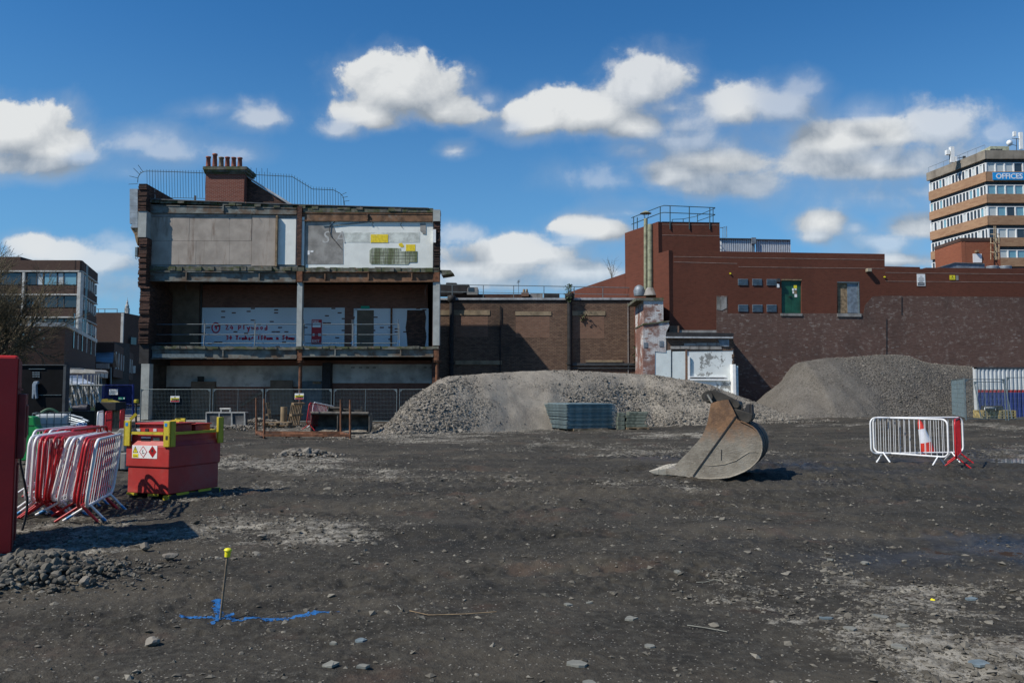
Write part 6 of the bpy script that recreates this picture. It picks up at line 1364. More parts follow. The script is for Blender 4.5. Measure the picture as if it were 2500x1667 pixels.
# ================================================================== STAKE AND PAINT
sb_ = G(538, 1508); st_ = sb_+Vector(((557-538)/FPX*sb_.y, 0, 0)); 
stake = thing('marker_stake', 'rusty steel stake with yellow cap standing in blue paint marks', 'stake', sb_)
ztop = CH+(958-1340)/FPX*sb_.y; tp_ = Vector((W(557, 1340, sb_.y).x, sb_.y, W(557, 1340, sb_.y).z)); dd = (tp_-sb_).normalized()
MB().tube(sb_-dd*.03, tp_-dd*.02, .0088, 8).build('rod', M('weathered_rebar', (.17, .13, .085), .8, var=.25, sc=20, bmp=.2, stain=(.09, .09, .09), sa=.5, sb=.6, ssc=12), stake)
Rm = dd.to_track_quat('Z', 'Y').to_matrix(); YC = M('yellow_plastic_cap', (.78, .70, .02), .4, var=.04, bmp=0)
MB().lathe(tp_-dd*.055, [(.020, 0), (.0225, .045), (.0225, .046)], 14, Rm).build('cap', YC, stake); MB().lathe(tp_-dd*.010, [(.029, 0), (.029, .006), (.021, .015), (.008, .019)], 14, Rm).build('cap_top', YC, stake)
BP = M('blue_spray_paint', (.004, .10, .30), .8, var=.15, sc=20, bmp=.2)
def paint(strk, seed):
    r = np.random.default_rng(seed); V = []; Fc = []
    for (pts, wd, n) in strk:
        P = [G(*q) for q in pts]; cum = np.cumsum([0]+[(P[i+1]-P[i]).length for i in range(len(P)-1)])
        for _ in range(n):
            s = r.uniform(0, cum[-1]); i = min(len(P)-2, int(np.searchsorted(cum, s)-1)); i = max(i, 0); t = (s-cum[i])/(cum[i+1]-cum[i]); c = P[i].lerp(P[i+1], t)
            o = r.normal(0, wd*.38, 2); x, y = c.x+o[0]*.6, c.y+o[1]; q = r.uniform(.0022, .0075); a = r.uniform(0, 3); b = len(V)
            for k in range(5): ang = a+k*1.257; xx = x+math.cos(ang)*q*1.5*r.uniform(.7, 1.2); yy = y+math.sin(ang)*q*r.uniform(.7, 1.2); V.append((xx, yy, float(ground_z(np.array(xx), np.array(yy)))+.004))
            Fc.append((b, b+1, b+2, b+3, b+4))
    return V, Fc
V, Fc = paint([([(443, 1502), (490, 1504), (537, 1507), (600, 1508), (650, 1511), (690, 1505), (760, 1502), (828, 1500)], .034, 950), ([(531, 1468), (532, 1490), (533, 1508)], .05, 420), ([(522, 1470), (538, 1468)], .045, 110), ([(510, 1520), (535, 1509), (568, 1493)], .036, 260), ([(600, 1507), (700, 1508)], .028, 110)], 3)
mb = MB(); mb.add(V, Fc); o = mb.single('paint_mark', BP, 'bright blue sprayed cross and line on the mud at the stake foot', 'paint mark'); o['kind'] = 'stuff'
# ================================================================== EXCAVATOR BUCKET
def bucket_mat():
    m, n, bs = new_mat('worn_bucket_steel'); p = objc(n); x, y, z = n.sep(p)
    f = n.noise(p, 3, 7, .65); fine = n.noise(p, 40, 4, .6); scr = n.noise(n.vmul(p, (3, 3, 30)), 3, 4, .6)
    hi = (z+(f-.5)*.9).ramp(.62, 1.05)
    c = n.mix(f.ramp(.3, .7), (.17, .148, .115), (.32, .29, .235)); c = n.mix(scr.ramp(.52, .66)*.5, c, (.44, .41, .35))
    r_ = n.mix(n.noise(p, 6, 5, .7).ramp(.35, .65), (.13, .058, .022), (.27, .13, .05)); c = n.mix(hi*.9, c, r_)
    c = n.mix(n.noise(p, 1.7, 5, .6).ramp(.58, .72)*.5, c, (.30, .32, .32)); c = n.mix(fine*.35, c, (.08, .065, .05))
    n.nt.links.new(c.k, bs.inputs['Base Color']); bs.inputs['Metallic'].default_value = .15; bs.inputs['Roughness'].default_value = .62; bump(n, bs, fine+f*1.2+scr*.5, .5, .015); return m
BK = bucket_mat(); BKD = M('dark_greasy_steel', (.045, .04, .033), .6, metal=.3, var=.3, sc=5, bmp=.2, stain=(.16, .13, .09), sa=.52, sb=.7, ssc=4); TOO = M('bright_tooth_steel', (.33, .31, .26), .5, metal=.3, var=.15, sc=6, bmp=.15, stain=(.16, .13, .1), sa=.55, sb=.75, ssc=6)
def kc(L_): return [(1550+a/5.2275, 900+b_/5.2275) for a, b_ in L_]
b0 = G(1738, 1167); KB = Plane(b0.x, b0.y, -23); bk = thing('excavator_bucket', 'large rusty toothed excavator bucket lying on the bare mud', 'excavator bucket', b0); WB = 1.30
outl = [(640, 1365), (720, 1390), (850, 1400), (980, 1402), (1100, 1396), (1200, 1385), (1300, 1352), (1400, 1310), (1470, 1268), (1530, 1215), (1575, 1165), (1605, 1110), (1622, 1050), (1627, 990), (1620, 930), (1605, 880), (1580, 830), (1550, 785), (1500, 740), (1440, 710), (1400, 690), (1350, 670), (1310, 650), (1290, 600), (1250, 510), (1215, 450), (1190, 392), (1120, 400), (1060, 412), (970, 440), (955, 520), (940, 600), (925, 690), (900, 760), (850, 870), (780, 950), (700, 1040), (620, 1120), (560, 1180), (510, 1240), (560, 1290), (620, 1340)]
OU = [KB.px(*q) for q in kc(outl)]
def fan(mb, pts, d0, d1, F=KB): mb.fpoly(F, pts, d0, d1)
MB().fpoly(KB, OU, -.035, 0).build('side_plate', BK, bk); MB().fpoly(KB, OU, -WB, -WB+.035).build('side_plate', BK, bk)
# raised bead round the side plate edge
mb = MB(); mb.path([KB.pt(u, z, .008) for u, z in OU[0:22]], .016, 6); mb.build('edge_bead', BK, bk)
# wrapper sheet
cu = [KB.px(*q) for q in kc([(660, 1378), (720, 1390), (850, 1400), (980, 1402), (1100, 1396), (1200, 1385), (1300, 1352), (1400, 1310), (1470, 1268), (1530, 1215), (1575, 1165), (1605, 1110), (1622, 1050), (1627, 990), (1620, 930), (1605, 880), (1580, 830), (1550, 785), (1500, 740), (1440, 710), (1400, 690), (1350, 670), (1310, 650)])]
mb = MB(); n = len(cu); ctr_ = (sum(c[0] for c in cu)/n, sum(c[1] for c in cu)/n); inn = [(ctr_[0]+(c[0]-ctr_[0])*.965, ctr_[1]+(c[1]-ctr_[1])*.965) for c in cu]
vs = []
for (u, z), (u2, z2) in zip(cu, inn): vs += [KB.pt(u, z, -.036), KB.pt(u, z, -WB+.036), KB.pt(u2, z2, -WB+.036), KB.pt(u2, z2, -.036)]
fs = []
for i in range(n-1):
    for k in (0, 2): a = i*4+k; fs.append((a, a+1, a+5, a+4))
fs += [(0, 1, 2, 3), ((n-1)*4, (n-1)*4+1, (n-1)*4+2, (n-1)*4+3)]
mb.add(vs, fs, True); mb.build('wrapper', BKD, bk)
# wear straps round the back
for d in (-.30, -.62, -.95):
    mb = MB(); cuo = [(ctr_[0]+(c[0]-ctr_[0])*1.018, ctr_[1]+(c[1]-ctr_[1])*1.018) for c in cu]; vs = []
    for (u, z), (u2, z2) in zip(cuo, cu): vs += [KB.pt(u, z, d), KB.pt(u, z, d-.09), KB.pt(u2, z2, d-.09), KB.pt(u2, z2, d)]
    fs = [(i*4+k, i*4+(k+1) % 4, i*4+4+(k+1) % 4, i*4+4+k) for i in range(2, n-1) for k in (0, 1, 3)]; mb.add(vs, fs); mb.build('wear_strap', BKD, bk)
# dark seam and pressed rib on the plate
mb = MB(); s0, s1 = [KB.px(*q) for q in kc([(1288, 606), (742, 1368)])]; mb.bar(KB.pt(*s0, .006), KB.pt(*s1, .006), .022, .02, KB.n); mb.build('seam', BLACK, bk)
mb = MB(); mb.path([KB.pt(*KB.px(*q), .002) for q in kc([(860, 1225), (1000, 1235), (1150, 1215), (1290, 1170), (1380, 1110), (1460, 1062), (1540, 1060), (1600, 1085)])], [.003, .009, .010, .010, .010, .009, .007, .003], 6); mb.build('pressed_rib', BK, bk)
mb = MB(); mb.bar(KB.pt(*KB.px(*kc([(1105, 1030)])[0]), .004), KB.pt(*KB.px(*kc([(1102, 1165)])[0]), .004), .012, .01, KB.n); mb.build('gouge', BLACK, bk)
# lip, adapters and teeth
lp = [KB.px(*q) for q in kc([(400, 1268), (520, 1280), (680, 1345), (720, 1392), (640, 1372), (400, 1345)])]
MB().fpoly(KB, lp, -WB, .02).build('cutting_edge', BK, bk)
for i in range(5):
    d = -.02-i*(WB-.14)/4
    MB().fpoly(KB, [KB.px(*q) for q in kc([(310, 1278), (420, 1264), (560, 1300), (650, 1350), (640, 1375), (480, 1362), (310, 1352)])], d-.12, d+.03).build('tooth_adapter', TOO, bk, .008)
    T = [KB.px(*q) for q in kc([(178, 1303), (230, 1288), (308, 1275), (308, 1355), (230, 1338), (184, 1314)])]; MB().fpoly(KB, T, d-.115, d+.025).build('tooth', TOO, bk, .01)
# top box and linkage ears
top_p = [KB.px(*q) for q in kc([(975, 445), (1190, 398), (1290, 600), (1330, 655), (1290, 665), (1240, 560), (1160, 440), (990, 475)])]
MB().fpoly(KB, top_p, -WB+.036, -.036).build('top_box', BKD, bk)
EA = [(870, 330), (885, 300), (915, 280), (960, 275), (1010, 270), (1070, 290), (1150, 325), (1240, 370), (1320, 420), (1370, 480), (1390, 530), (1330, 530), (1235, 500), (1195, 400), (1060, 415), (980, 445), (915, 430), (880, 390)]
for d in (-.22, -.60): MB().fpoly(KB, [KB.px(*q, d) for q in kc(EA)], d-.06, d).build('ear', BKD, bk, .008)
pc = KB.px(*kc([(930, 355)])[0], -.2); a = KB.pt(*pc, -.12); b_ = KB.pt(*pc, -.74)
MB().tube(a, b_, .105, 18).build('pin_boss', BKD, bk); MB().tube(a+KB.n*.01, a, .045, 12).build('pin', BLACK, bk)
mb = MB(); mb.tube(KB.pt(*KB.px(*kc([(925, 330)])[0], -.1), -.10), KB.pt(*KB.px(*kc([(985, 432)])[0], -.1), -.10), .02, 8); mb.build('locking_pin', TOO, bk)
pc2 = KB.px(*kc([(1290, 455)])[0], -.2); MB().tube(KB.pt(*pc2, -.18), KB.pt(*pc2, -.70), .07, 16).build('pin_boss', BKD, bk)
MB().fpoly(KB, [KB.px(*q, -.05) for q in kc([(1240, 505), (1330, 525), (1440, 560), (1500, 580), (1490, 640), (1450, 690), (1405, 690), (1310, 640), (1285, 600)])], -.62, -.10).build('back_plate', BKD, bk, .01)
for d in (-.12, -.34): MB().fpoly(KB, [KB.px(*q, -.1) for q in kc([(1385, 550), (1420, 460), (1450, 448), (1465, 460), (1468, 570), (1450, 600)])], d-.05, d).build('hook', BLACK, bk, .008)
MB().fpoly(KB, [KB.px(*q, -.1) for q in kc([(1478, 455), (1495, 452), (1505, 580), (1480, 600), (1474, 560)])], -.36, -.12).build('hook', BLACK, bk, .008)
# ================================================================== STACKS IN FRONT OF THE MOUND
MP = M('blue_grey_coated_steel', (.19, .26, .28), .5, metal=.3, var=.2, sc=4, bmp=.05, stain=(.22, .28, .30), sa=.5, sb=.7, ssc=3)
ka = at_z(1386, 1052, 0); ka.z = float(gz(ka.x, ka.y)); SP = Plane(ka.x, ka.y, 20.0); hS = W(1382, 984, ka.y).z-ka.z-.02; nS = 24; rr = random.Random(4)
pal = thing('pallet', 'timber pallet under the stack of metal panels', 'pallet', ka)
for i in range(3): MB().fbox(SP, .3+i*.7, .48+i*.7, ka.z, ka.z+.09, -2.4, -.0).build('bearer', TIMBER, pal)
MB().fbox(SP, .25, 1.9, ka.z+.0, ka.z+.10, .0, .05).build('board', TIMBER, pal)
for i in range(nS):
    z = ka.z+.10+i*(hS-.10)/nS; j = rr.uniform(-.02, .03); k = rr.uniform(-.03, .03)+i*(-.0); tilt = .0
    mb = MB(); h = (hS-.10)/nS*.5; mb.fbox(SP, -.02+k, 2.32+k+j, z, z+h, -2.6+j, j)
    mb.fbox(SP, .12+k, 2.2+k, z+h, z+(hS-.10)/nS, -2.5, -.12)
    mb.single('steel_sheet', MP, ('topmost blue grey metal panel of the tall stack before the mound' if i == nS-1 else 'lowest blue grey metal panel of the tall stack, resting on the pallet' if i == 0 else 'blue grey metal panel in the middle of the tall stack before the mound'), 'steel sheet', 'stack of blue grey metal panels')
FBM = M('grey_green_rubber_block', (.10, .12, .095), .9, var=.25, sc=5, bmp=.3, stain=(.20, .21, .17), sa=.5, sb=.7, ssc=4)
kb = at_z(1530, 1050, 0); kb.z = float(gz(kb.x, kb.y)); BPn = Plane(kb.x, kb.y, 4)
pal2 = thing('pallet', 'timber pallet under the pile of grey green blocks', 'pallet', kb)
for d in (0, -.4, -.8): MB().fbox(BPn, 0, 1.0, kb.z+.09, kb.z+.12, d-.1, d).build('board', TIMBER, pal2)
for u in (.0, .45, .9): MB().fbox(BPn, u, u+.1, kb.z, kb.z+.09, -.9, 0).build('bearer', TIMBER, pal2)
rr = random.Random(8)
for lv_ in range(5):
    for row in range(2):
        z = kb.z+.12+lv_*.135; u0_ = rr.uniform(-.03, .06)+(.15 if lv_ == 4 else 0); L_ = .85+rr.uniform(-.05, .08)
        MB().fbox(BPn, u0_, u0_+L_, z, z+.125, -.1-row*.42-.3, -.05-row*.42).single('fence_foot_block', FBM, 'grey green fence foot block piled on the small pallet', 'fence foot', 'fence foot blocks piled on a pallet', None, .012)
for lv_ in range(4): MB().fbox(BPn, -.36+rr.uniform(-.03, .03), -.06, kb.z+.02+lv_*.19, kb.z+.19+lv_*.19, -.5, -.1).single('fence_foot_block', FBM, 'upright grey block at the left of the block pile beside the panels', 'fence foot', 'grey blocks stacked left of the pallet', None, .012)
# ================================================================== MESH FENCES
MESH = M('fence_wire', (.20, .26, .27), .5, metal=.4, var=.1, bmp=0)
WIREME = {}
def fence_panel(a, b_, h, label, group, name='mesh_fence', brace=True, mid=True, lean=0.0):
    """a, b_: ground points"""
    a = Vector(a); b_ = Vector(b_); L = (b_-a).length; t = thing(name, label, 'fence panel', (0, 0, 0), group, True)
    t.location = a; t.rotation_euler = (lean, 0, math.atan2(b_.y-a.y, b_.x-a.x))
    r = .024
    MB().tube((.04, 0, .05), (.04, 0, h), r, 6).build('post', GALVD, t); MB().tube((L-.04, 0, .05), (L-.04, 0, h), r, 6).build('post', GALVD, t)
    MB().tube((.04, 0, h-.03), (L-.04, 0, h-.03), r*.8, 6).build('rail', GALVD, t); MB().tube((.04, 0, .14), (L-.04, 0, .14), r*.8, 6).build('rail', GALVD, t)
    if mid: MB().tube((L/2, 0, .14), (L/2, 0, h-.03), r*.7, 6).build('mid_post', GALVD, t)
    if brace:
        for x, s in ((.04, 1), (L-.04, -1)): mb = MB(); mb.hexa([(x, -.01, h-.20), (x+s*.16, -.01, h-.04), (x, .01, h-.04), (x, .01, h-.20), (x, -.01, h-.05), (x+s*.16, -.01, h-.03), (x+s*.16, .01, h-.03), (x, .01, h-.05)]); mb.build('gusset', GALVD, t)
    k = (round(L, 1), round(h, 1))
    mb = MB(); n = int(L/.075)
    for i in range(1, n): x = L*i/n; mb.box(x-.0022, x+.0022, -.003, .003, .14, h-.04)
    for i in range(1, 8): z = .14+(h-.18)*i/8; mb.box(.04, L-.04, -.006, -.002, z-.0022, z+.0022)
    o = mb.build('wire_mesh', MESH, t); o['kind'] = 'stuff'
    return t
YN = 42.3; jx = [340, 516, 645, 812, 972, 1120]
fl = ['mesh fence panel at the left end before the dark passage, with warning sign', 'mesh fence panel behind the flat grading bucket', 'mesh fence panel with warning sign behind the red barrier', 'mesh fence panel behind the open digger bucket', 'mesh fence panel disappearing behind the rubble mound']
for (a, b_), l in zip(zip(jx, jx[1:]), fl):
    pa_, pb_ = W(a+1.5, 1000, YN), W(b_-1.5, 1000, YN); pa_.z = pb_.z = float(gz(pa_.x, YN)); hh = W(a, 949, YN).z-pa_.z
    fence_panel(pa_, pb_, hh, l, 'mesh fence panels in front of the derelict building')
FN = Plane(0, YN-.05, 0)
for px, l in [(427.5, 'yellow and white danger sign on the left fence panel'), (729.5, 'yellow and white danger sign on the fence near the middle column')]:
    s_ = thing('danger_sign', l, 'sign', fr(FN, px, 982), 'danger signs wired to the mesh fence')
    y0 = 966.5 if px < 500 else 960; x0 = px-11.5 if px < 500 else px-10
    MB().prect(FN, x0, y0, x0+22, y0+15, 0, .02).build('board', WHITE, s_); yb_ = MB().prect(FN, x0+.8, y0+4.5, x0+21.2, y0+10.5, .02, .025).build('yellow_band', YSIGN, s_); MB().prect(FN, x0+.8, y0+11.2, x0+21.2, y0+14.3, .02, .025).build('red_band', RBP, s_)
    u, z = FN.px(x0+3.5, y0+9.6, .03); text_mesh('lettering', 'Danger', .13, FN, u, z, .03, INK, yb_, .002, bold=.004)
    MB().ppoly(FN, [(x0+9, y0+4), (x0+13, y0+4), (x0+11, y0+.8)], .02, .026).build('triangle', INK, s_)
def gp(px, Y): p = W(px, 1000, Y); p.z = float(gz(p.x, Y)); return p
GF = 'mesh fence panels by the striped container'
hF = W(2400, 924, 38).z-gp(2400, 38).z
fence_panel(gp(2356, 38), gp(2457, 38), hF, 'mesh fence panel left of the front joint post by the container', GF)
fence_panel(gp(2459, 38), gp(2640, 37.6), hF+.08, 'mesh fence panel at the right frame edge by the container', GF)
fence_panel(gp(2325, 44), gp(2356, 38.2), hF, 'mesh fence panel turned back towards the gravel mound', GF)
fence_panel(gp(2393, 39.6), gp(2472, 39.8), hF*.95, 'loose mesh panel leaning behind the front fence', GF, mid=False, lean=-.22)
# ================================================================== STRIPED CONTAINER
CW = M('container_white', (.52, .55, .56), .6, var=.08, sc=2, bmp=.05, stain=(.10, .09, .085), sa=.63, sb=.67, ssc=3.0); CRd = M('container_red', (.33, .015, .02), .6, var=.1, bmp=.05); CB = M('container_blue', (.012, .03, .17), .6, var=.15, sc=2, bmp=.05)
YCn = 43.3; CN = Plane(0, YCn, 0); cn_ = thing('site_container', 'corrugated site container striped white, red and blue behind mesh fence', 'container', fr(CN, 2450, 1016)); 
corr(CN, 2382, 898, 2640, 951.4, 26, .05, CW, cn_, 'white_sheet'); corr(CN, 2382, 951.6, 2640, 957.6, 26, .05, CRd, cn_, 'red_sheet'); corr(CN, 2382, 957.8, 2640, 1024, 26, .05, CB, cn_, 'blue_sheet')
u0_, zt_ = CN.px(2381, 897); 
_k = (YCn+2.4)/YCn; _x0, _x1 = u0_-.02, u0_+6.2
MB().hexa([(_x0, YCn+.04, .1), (_x1, YCn+.04, .1), (_x1, YCn+2.4, .1), (_x0*_k+.05, YCn+2.4, .1), (_x0, YCn+.04, zt_-.02), (_x1, YCn+.04, zt_-.02), (_x1, YCn+2.4, zt_-.02), (_x0*_k+.05, YCn+2.4, zt_-.02)]).build('shell', CW, cn_); MB().fbox(CN, u0_-.03, u0_+6.2, zt_-.08, zt_+.02, -.1, .06).build('top_rail', DGREY, cn_); MB().fbox(CN, u0_-.03, u0_+.05, .2, zt_, -.2, .06).build('corner_post', CW, cn_)
SPAL = M('striped_yellow_timber', (.40, .31, .12), .8, var=.3, sc=6, bmp=.2)
for i, (px, Y, lab) in enumerate([(2398, 40.8, 'yellow pallet on the left under the leaning mesh panel'), (2440, 40.6, 'yellow pallet on the right behind the fence joint post')]):
    p = gp(px, Y); t = thing('pallet', lab, 'pallet', p, 'yellow pallets in front of the striped container')
    for lv_ in range(3):
        MB().box(p.x, p.x+.85, p.y, p.y+.8, p.z+.10+lv_*.14, p.z+.14+lv_*.14).build('deck', SPAL, t)
        for j in range(5): MB().box(p.x+j*.19, p.x+j*.19+.09, p.y, p.y+.8, p.z+lv_*.14, p.z+.10+lv_*.14).build('block', SPAL, t)
p = gp(2412, 40.3); p.z += .44; mb = MB(); mb.path([(p.x, p.y+.3, p.z), (p.x+.02, p.y+.3, p.z+.12), (p.x+.55, p.y+.3, p.z+.12), (p.x+.57, p.y+.3, p.z)], .02, 6); mb.single('white_hoop', WHITE, 'small white metal hoop resting on the left yellow pallet', 'hoop')
MB().box(p.x+.15, p.x+1.0, p.y+.3, p.y+.9, p.z-.02, p.z+.22).single('black_sheet_bundle', BLACK, 'dark bundle lying on the yellow pallets before the container', 'bundle', bevel=.06)
# ================================================================== BUCKETS AND FRAME, left middle
GBM = M('pale_edged_bucket_steel', (.10, .10, .10), .7, metal=.2, var=.3, sc=3, bmp=.2, stain=(.25, .24, .22), sa=.5, sb=.75); EDG = M('bare_steel_edge', (.36, .36, .34), .6, metal=.2, var=.15, sc=6, bmp=.1)
YG = 38.3; GBp = Plane(0, YG, 0); gb_ = thing('grading_bucket', 'wide flat grading bucket with pale edges below the fence', 'grading bucket', fr(GBp, 550, 1042))
for (x0, x1, y0) in ((503, 535, 1009), (536, 565, 1006), (566, 597, 1007)): MB().prect(GBp, x0, y0, x1, 1040, -.5, -.05).build('back_panel', GBM, gb_)
for (a, b_) in ((502, 504), (533.5, 536), (564, 566.5), (595.5, 598)): MB().ppoly(GBp, [(a, 1008), (b_, 1008), (b_+1.5, 1040), (a-.8, 1041)], -.05, .02).build('rib', EDG, gb_)
MB().prect(GBp, 502, 1005.5, 598, 1008.5, -.5, .0).build('top_edge', EDG, gb_); MB().prect(GBp, 500, 1040, 600, 1043, -.5, .05).build('cutting_edge', EDG, gb_)
for px in (538, 560): MB().prect(GBp, px, 995.5, px+3, 1009, -.3, -.22).build('ear', EDG, gb_)
MB().tube(fr(GBp, 537, 998, -.25), fr(GBp, 563, 998, -.25), .045, 8).build('pin', EDG, gb_)
YD = 31.6; DB = Plane(fr(Plane(0, YD, 0), 765, 1050).x, YD, 0); dbk = thing('digging_bucket', 'wide open digger bucket with a curved shell facing the yard', 'digging bucket', fr(DB, 840, 1056))
DBM = M('muddy_bucket_steel', (.085, .078, .066), .8, metal=.1, var=.3, sc=3, bmp=.3, stain=(.20, .18, .145), sa=.48, sb=.68, ssc=2.5)
zbt = DB.px(840, 1056)[1]; ztp = DB.px(840, 1008)[1]; ua_, ub_ = DB.px(758, 1030)[0], DB.px(900, 1030)[0]; hB = ztp-zbt
prof = [(0.02, 0.0), (-.25, -.0), (-.5, .08), (-.66, .25), (-.68, .5), (-.55, .74), (-.3, hB*.95), (.02, hB)]
mb = MB(); vs = []
for (d, z) in prof: vs += [DB.pt(ua_, zbt+z, d), DB.pt(ub_, zbt+z, d), DB.pt(ub_, zbt+z+.0, d-.03), DB.pt(ua_, zbt+z, d-.03)]
fs = []
for i in range(len(prof)-1):
    for k in (0, 2): a = i*4+k; fs.append((a, a+1, a+5, a+4))
mb.add(vs, fs, True); mb.build('shell', DBM, dbk)
for u in (ua_, (ua_+ub_)/2-.1, ub_): MB().add([DB.pt(u, zbt+z, d) for d, z in prof]+[DB.pt(u+.04, zbt+z, d) for d, z in prof], [tuple(range(8)), tuple(range(15, 7, -1))]+[(i, i+8, (i+1) % 8+8, (i+1) % 8) for i in range(8)]).build('cheek', DBM, dbk)
MB().tube(DB.pt(ua_, ztp, .0), DB.pt(ub_, ztp-.02, .0), .065, 8).build('top_tube', DBM, dbk); MB().tube(DB.pt(ua_+.05, zbt+.02, .03), DB.pt(ub_, zbt+.02, .03), .03, 6).build('lip', DBM, dbk)
for (a, b_, r_, y) in ((800, 833, .07, 996), (835, 853, .035, 999)): MB().tube(fr(DB, a, y, -.3), fr(DB, b_, y+1, -.3), r_, 10).build('pin', BKD, dbk)
for px in (801, 831, 852, 882): MB().prect(DB, px-1.5, 992, px+1.5, 1010, -.4, -.2).build('ear', BKD, dbk)
MB().ppoly(DB, [(802, 1000), (885, 1001), (885, 1009), (802, 1008)], -.5, -.42).build('back_box', DBM, dbk)
# soil inside
xs = np.linspace(ua_+.1, ub_-.1, 30); ds = np.linspace(-.5, -.02, 10); A_, B_ = np.meshgrid(xs, ds); Zs = zbt+.03+.22*np.clip(-B_*1.6, 0, 1)+.06*fbm(A_*4, B_*4, 3, 9)
Vv_ = np.stack([DB.A.x+A_, YD-B_, Zs], -1).reshape(-1, 3); i = np.arange(9)[:, None]*30+np.arange(29)[None]; npmesh('soil', Vv_, np.stack([i, i+1, i+31, i+30], -1).reshape(-1, 4), MM1, dbk, True, {'coarse': np.full(300, .6)})
# rusty frame
RF = Plane(0, 28.8, 0); rf_ = thing('rusty_frame', 'rusty steel stillage frame with four upright posts lying in the yard', 'steel frame', fr(RF, 740, 1066))
for (px, y0, y1, d) in ((626, 971, 1062, -1.3), (645, 973, 1070, 0), (832, 975, 1062, -1.3), (855, 976, 1070, 0)): MB().tube(fr(RF, px, y1, d), fr(RF, px, y0, d), .042, 6).build('post', RUST, rf_)
for a, b_ in (((626, 1055, -1.3), (832, 1056, -1.3)), ((645, 1062, 0), (855, 1063, 0)), ((626, 1055, -1.3), (645, 1062, 0)), ((832, 1056, -1.3), (855, 1063, 0)), ((690, 1056, -1.2), (790, 1062, 0))): mb = MB(); mb.bar(fr(RF, *a), fr(RF, *b_), .07, .09); mb.build('beam', RUST, rf_)
for px in (697, 728, 787): MB().prect(RF, px, 1060, px+3, 1069, -.1, 0).build('foot', RUST, rf_)
# pallets and tube in it
def pallet(loc, rot, label, group=None):
    t = thing('pallet', label, 'pallet', loc, group, True); t.location = loc; t.rotation_euler = rot
    for i in range(7): MB().box(-.6, .6, -.5+i*.152, -.5+i*.152+.09, .12, .142).build('board', TIMBER, t)
    for x in (-.6, -.05, .5): 
        MB().box(x, x+.1, -.5, .5, .095, .119).build('stringer', TIMBER, t)
        for y in (-.5, -.06, .38): MB().box(x, x+.1, y, y+.12, .022, .094).build('block', TIMBER, t)
        MB().box(x, x+.1, -.5, .5, 0, .021).build('bottom_board', TIMBER, t)
    return t
p = at_z(676, 1044, 0); pallet(p+Vector((0, 0, .12)), (0, 0, .1), 'flat timber pallet lying inside the rusty frame'); pallet(p+Vector((.1, .2, -.03)), (0, 0, -.05), 'lower timber pallet under the flat one inside the rusty frame')
p = at_z(642, 1040, 0); pallet(p+Vector((0, .6, .55)), (0, math.radians(80), .15), 'timber pallet stood on edge left of the leaning brown board')
p = at_z(718, 1042, 0); pallet(p+Vector((0, .6, .55)), (0, math.radians(-80), -.3), 'timber pallet stood on edge right of the leaning brown board')
p = at_z(681, 1042, 0)+Vector((0, .8, 0)); MB().tube(p, p+Vector((0, 0, .95)), .16, 14).single('cardboard_tube', M('brown_card', (.26, .19, .11), .9), 'stubby brown cardboard tube standing between the pallets', 'tube')
# ================================================================== STREET SIDE CLUTTER, far left
# black cabin
YK = 27.8; KB2 = Plane(0, YK, 0); cbn = thing('black_cabin', 'black site cabin with a grid of round vents and a hanging suit', 'cabin', fr(KB2, 100, 1060))
BLK2 = M('black_cabin_paint', (.004, .004, .005), .6, var=.3, sc=2, bmp=.05, spec=.12)
_a, _z = KB2.px(157, 891); _b = KB2.px(-60, 891)[0]
MB().hexa([(_b, YK, 0), (_a, YK, 0), (_a*(YK+4)/YK, YK+4, 0), (_b, YK+4, 0), (_b, YK, _z), (_a, YK, _z), (_a*(YK+4)/YK, YK+4, _z), (_b, YK+4, _z)]).build('body', BLK2, cbn); MB().prect(KB2, 152, 890, 158.5, 1072, -.2, .05).build('corner_post', DGREY, cbn); MB().prect(KB2, -60, 889.5, 158, 892, -.2, .06).build('roof_edge', DGREY, cbn)
for i in range(4):
    for j in range(4): c_ = fr(KB2, 82+i*4.7, 909+j*3.6, .0); MB().tube(c_, c_+Vector((0, -.03, 0)), .017, 8).build('vent_hole', GALV, cbn)
MB().prect(KB2, 70, 900, 110, 901.2, 0, .03).build('trim_bar', GALVD, cbn); MB().prect(KB2, 92, 963.5, 150, 964.6, 0, .03).build('trim_bar', GALVD, cbn)
mb = MB(); mb.ppoly(KB2, [(82, 931), (92, 930), (92, 936), (88, 940), (88, 956), (90, 972), (86, 974), (84, 962), (81, 974), (77, 972), (78, 950), (78, 938)], .03, .14); mb.single('hanging_suit', M('pale_blue_grey_cloth', (.22, .27, .32), .9, var=.2, sc=10, bmp=.3), 'pale blue grey work suit hanging on the black cabin', 'clothing', bevel=.02)
# green tank and cage tank
GT = M('bright_green_plastic', (.005, .22, .045), .45, var=.08, bmp=.02); IBW = M('milky_plastic', (.46, .48, .48), .5, var=.06, sc=2, bmp=.05, stain=(.33, .33, .30), sa=.55, sb=.8)
g0 = at_z(75, 1130, 0); GTp = Plane(0, 18.2, 0); t = thing('green_tank', 'bright green plastic bowser beside the white cage tank', 'tank', fr(GTp, 72, 1130))
MB().ppoly(GTp, [(20, 1016), (78, 1016), (83, 1021), (86, 1040), (98, 1050), (98, 1125), (20, 1125)], -.25, 0).build('body', GT, t, .03); MB().prect(GTp, 56, 1038, 81, 1039, 0, .01).build('seam', DARKI, t); MB().prect(GTp, 67, 1016, 68, 1060, 0, .01).build('seam', DARKI, t)
_ip = W(78, 1050, 19.0); IB = Plane(_ip.x, _ip.y, 27); t = thing('cage_tank', 'white plastic cage tank on a pallet behind the barrier pack', 'cage tank', fr(IB, 122, 1123)); z0 = 0.12
ux0, ux1 = IB.px(78, 1050)[0], IB.px(166, 1050)[0]; zt_ = IB.px(120, 1009)[1]
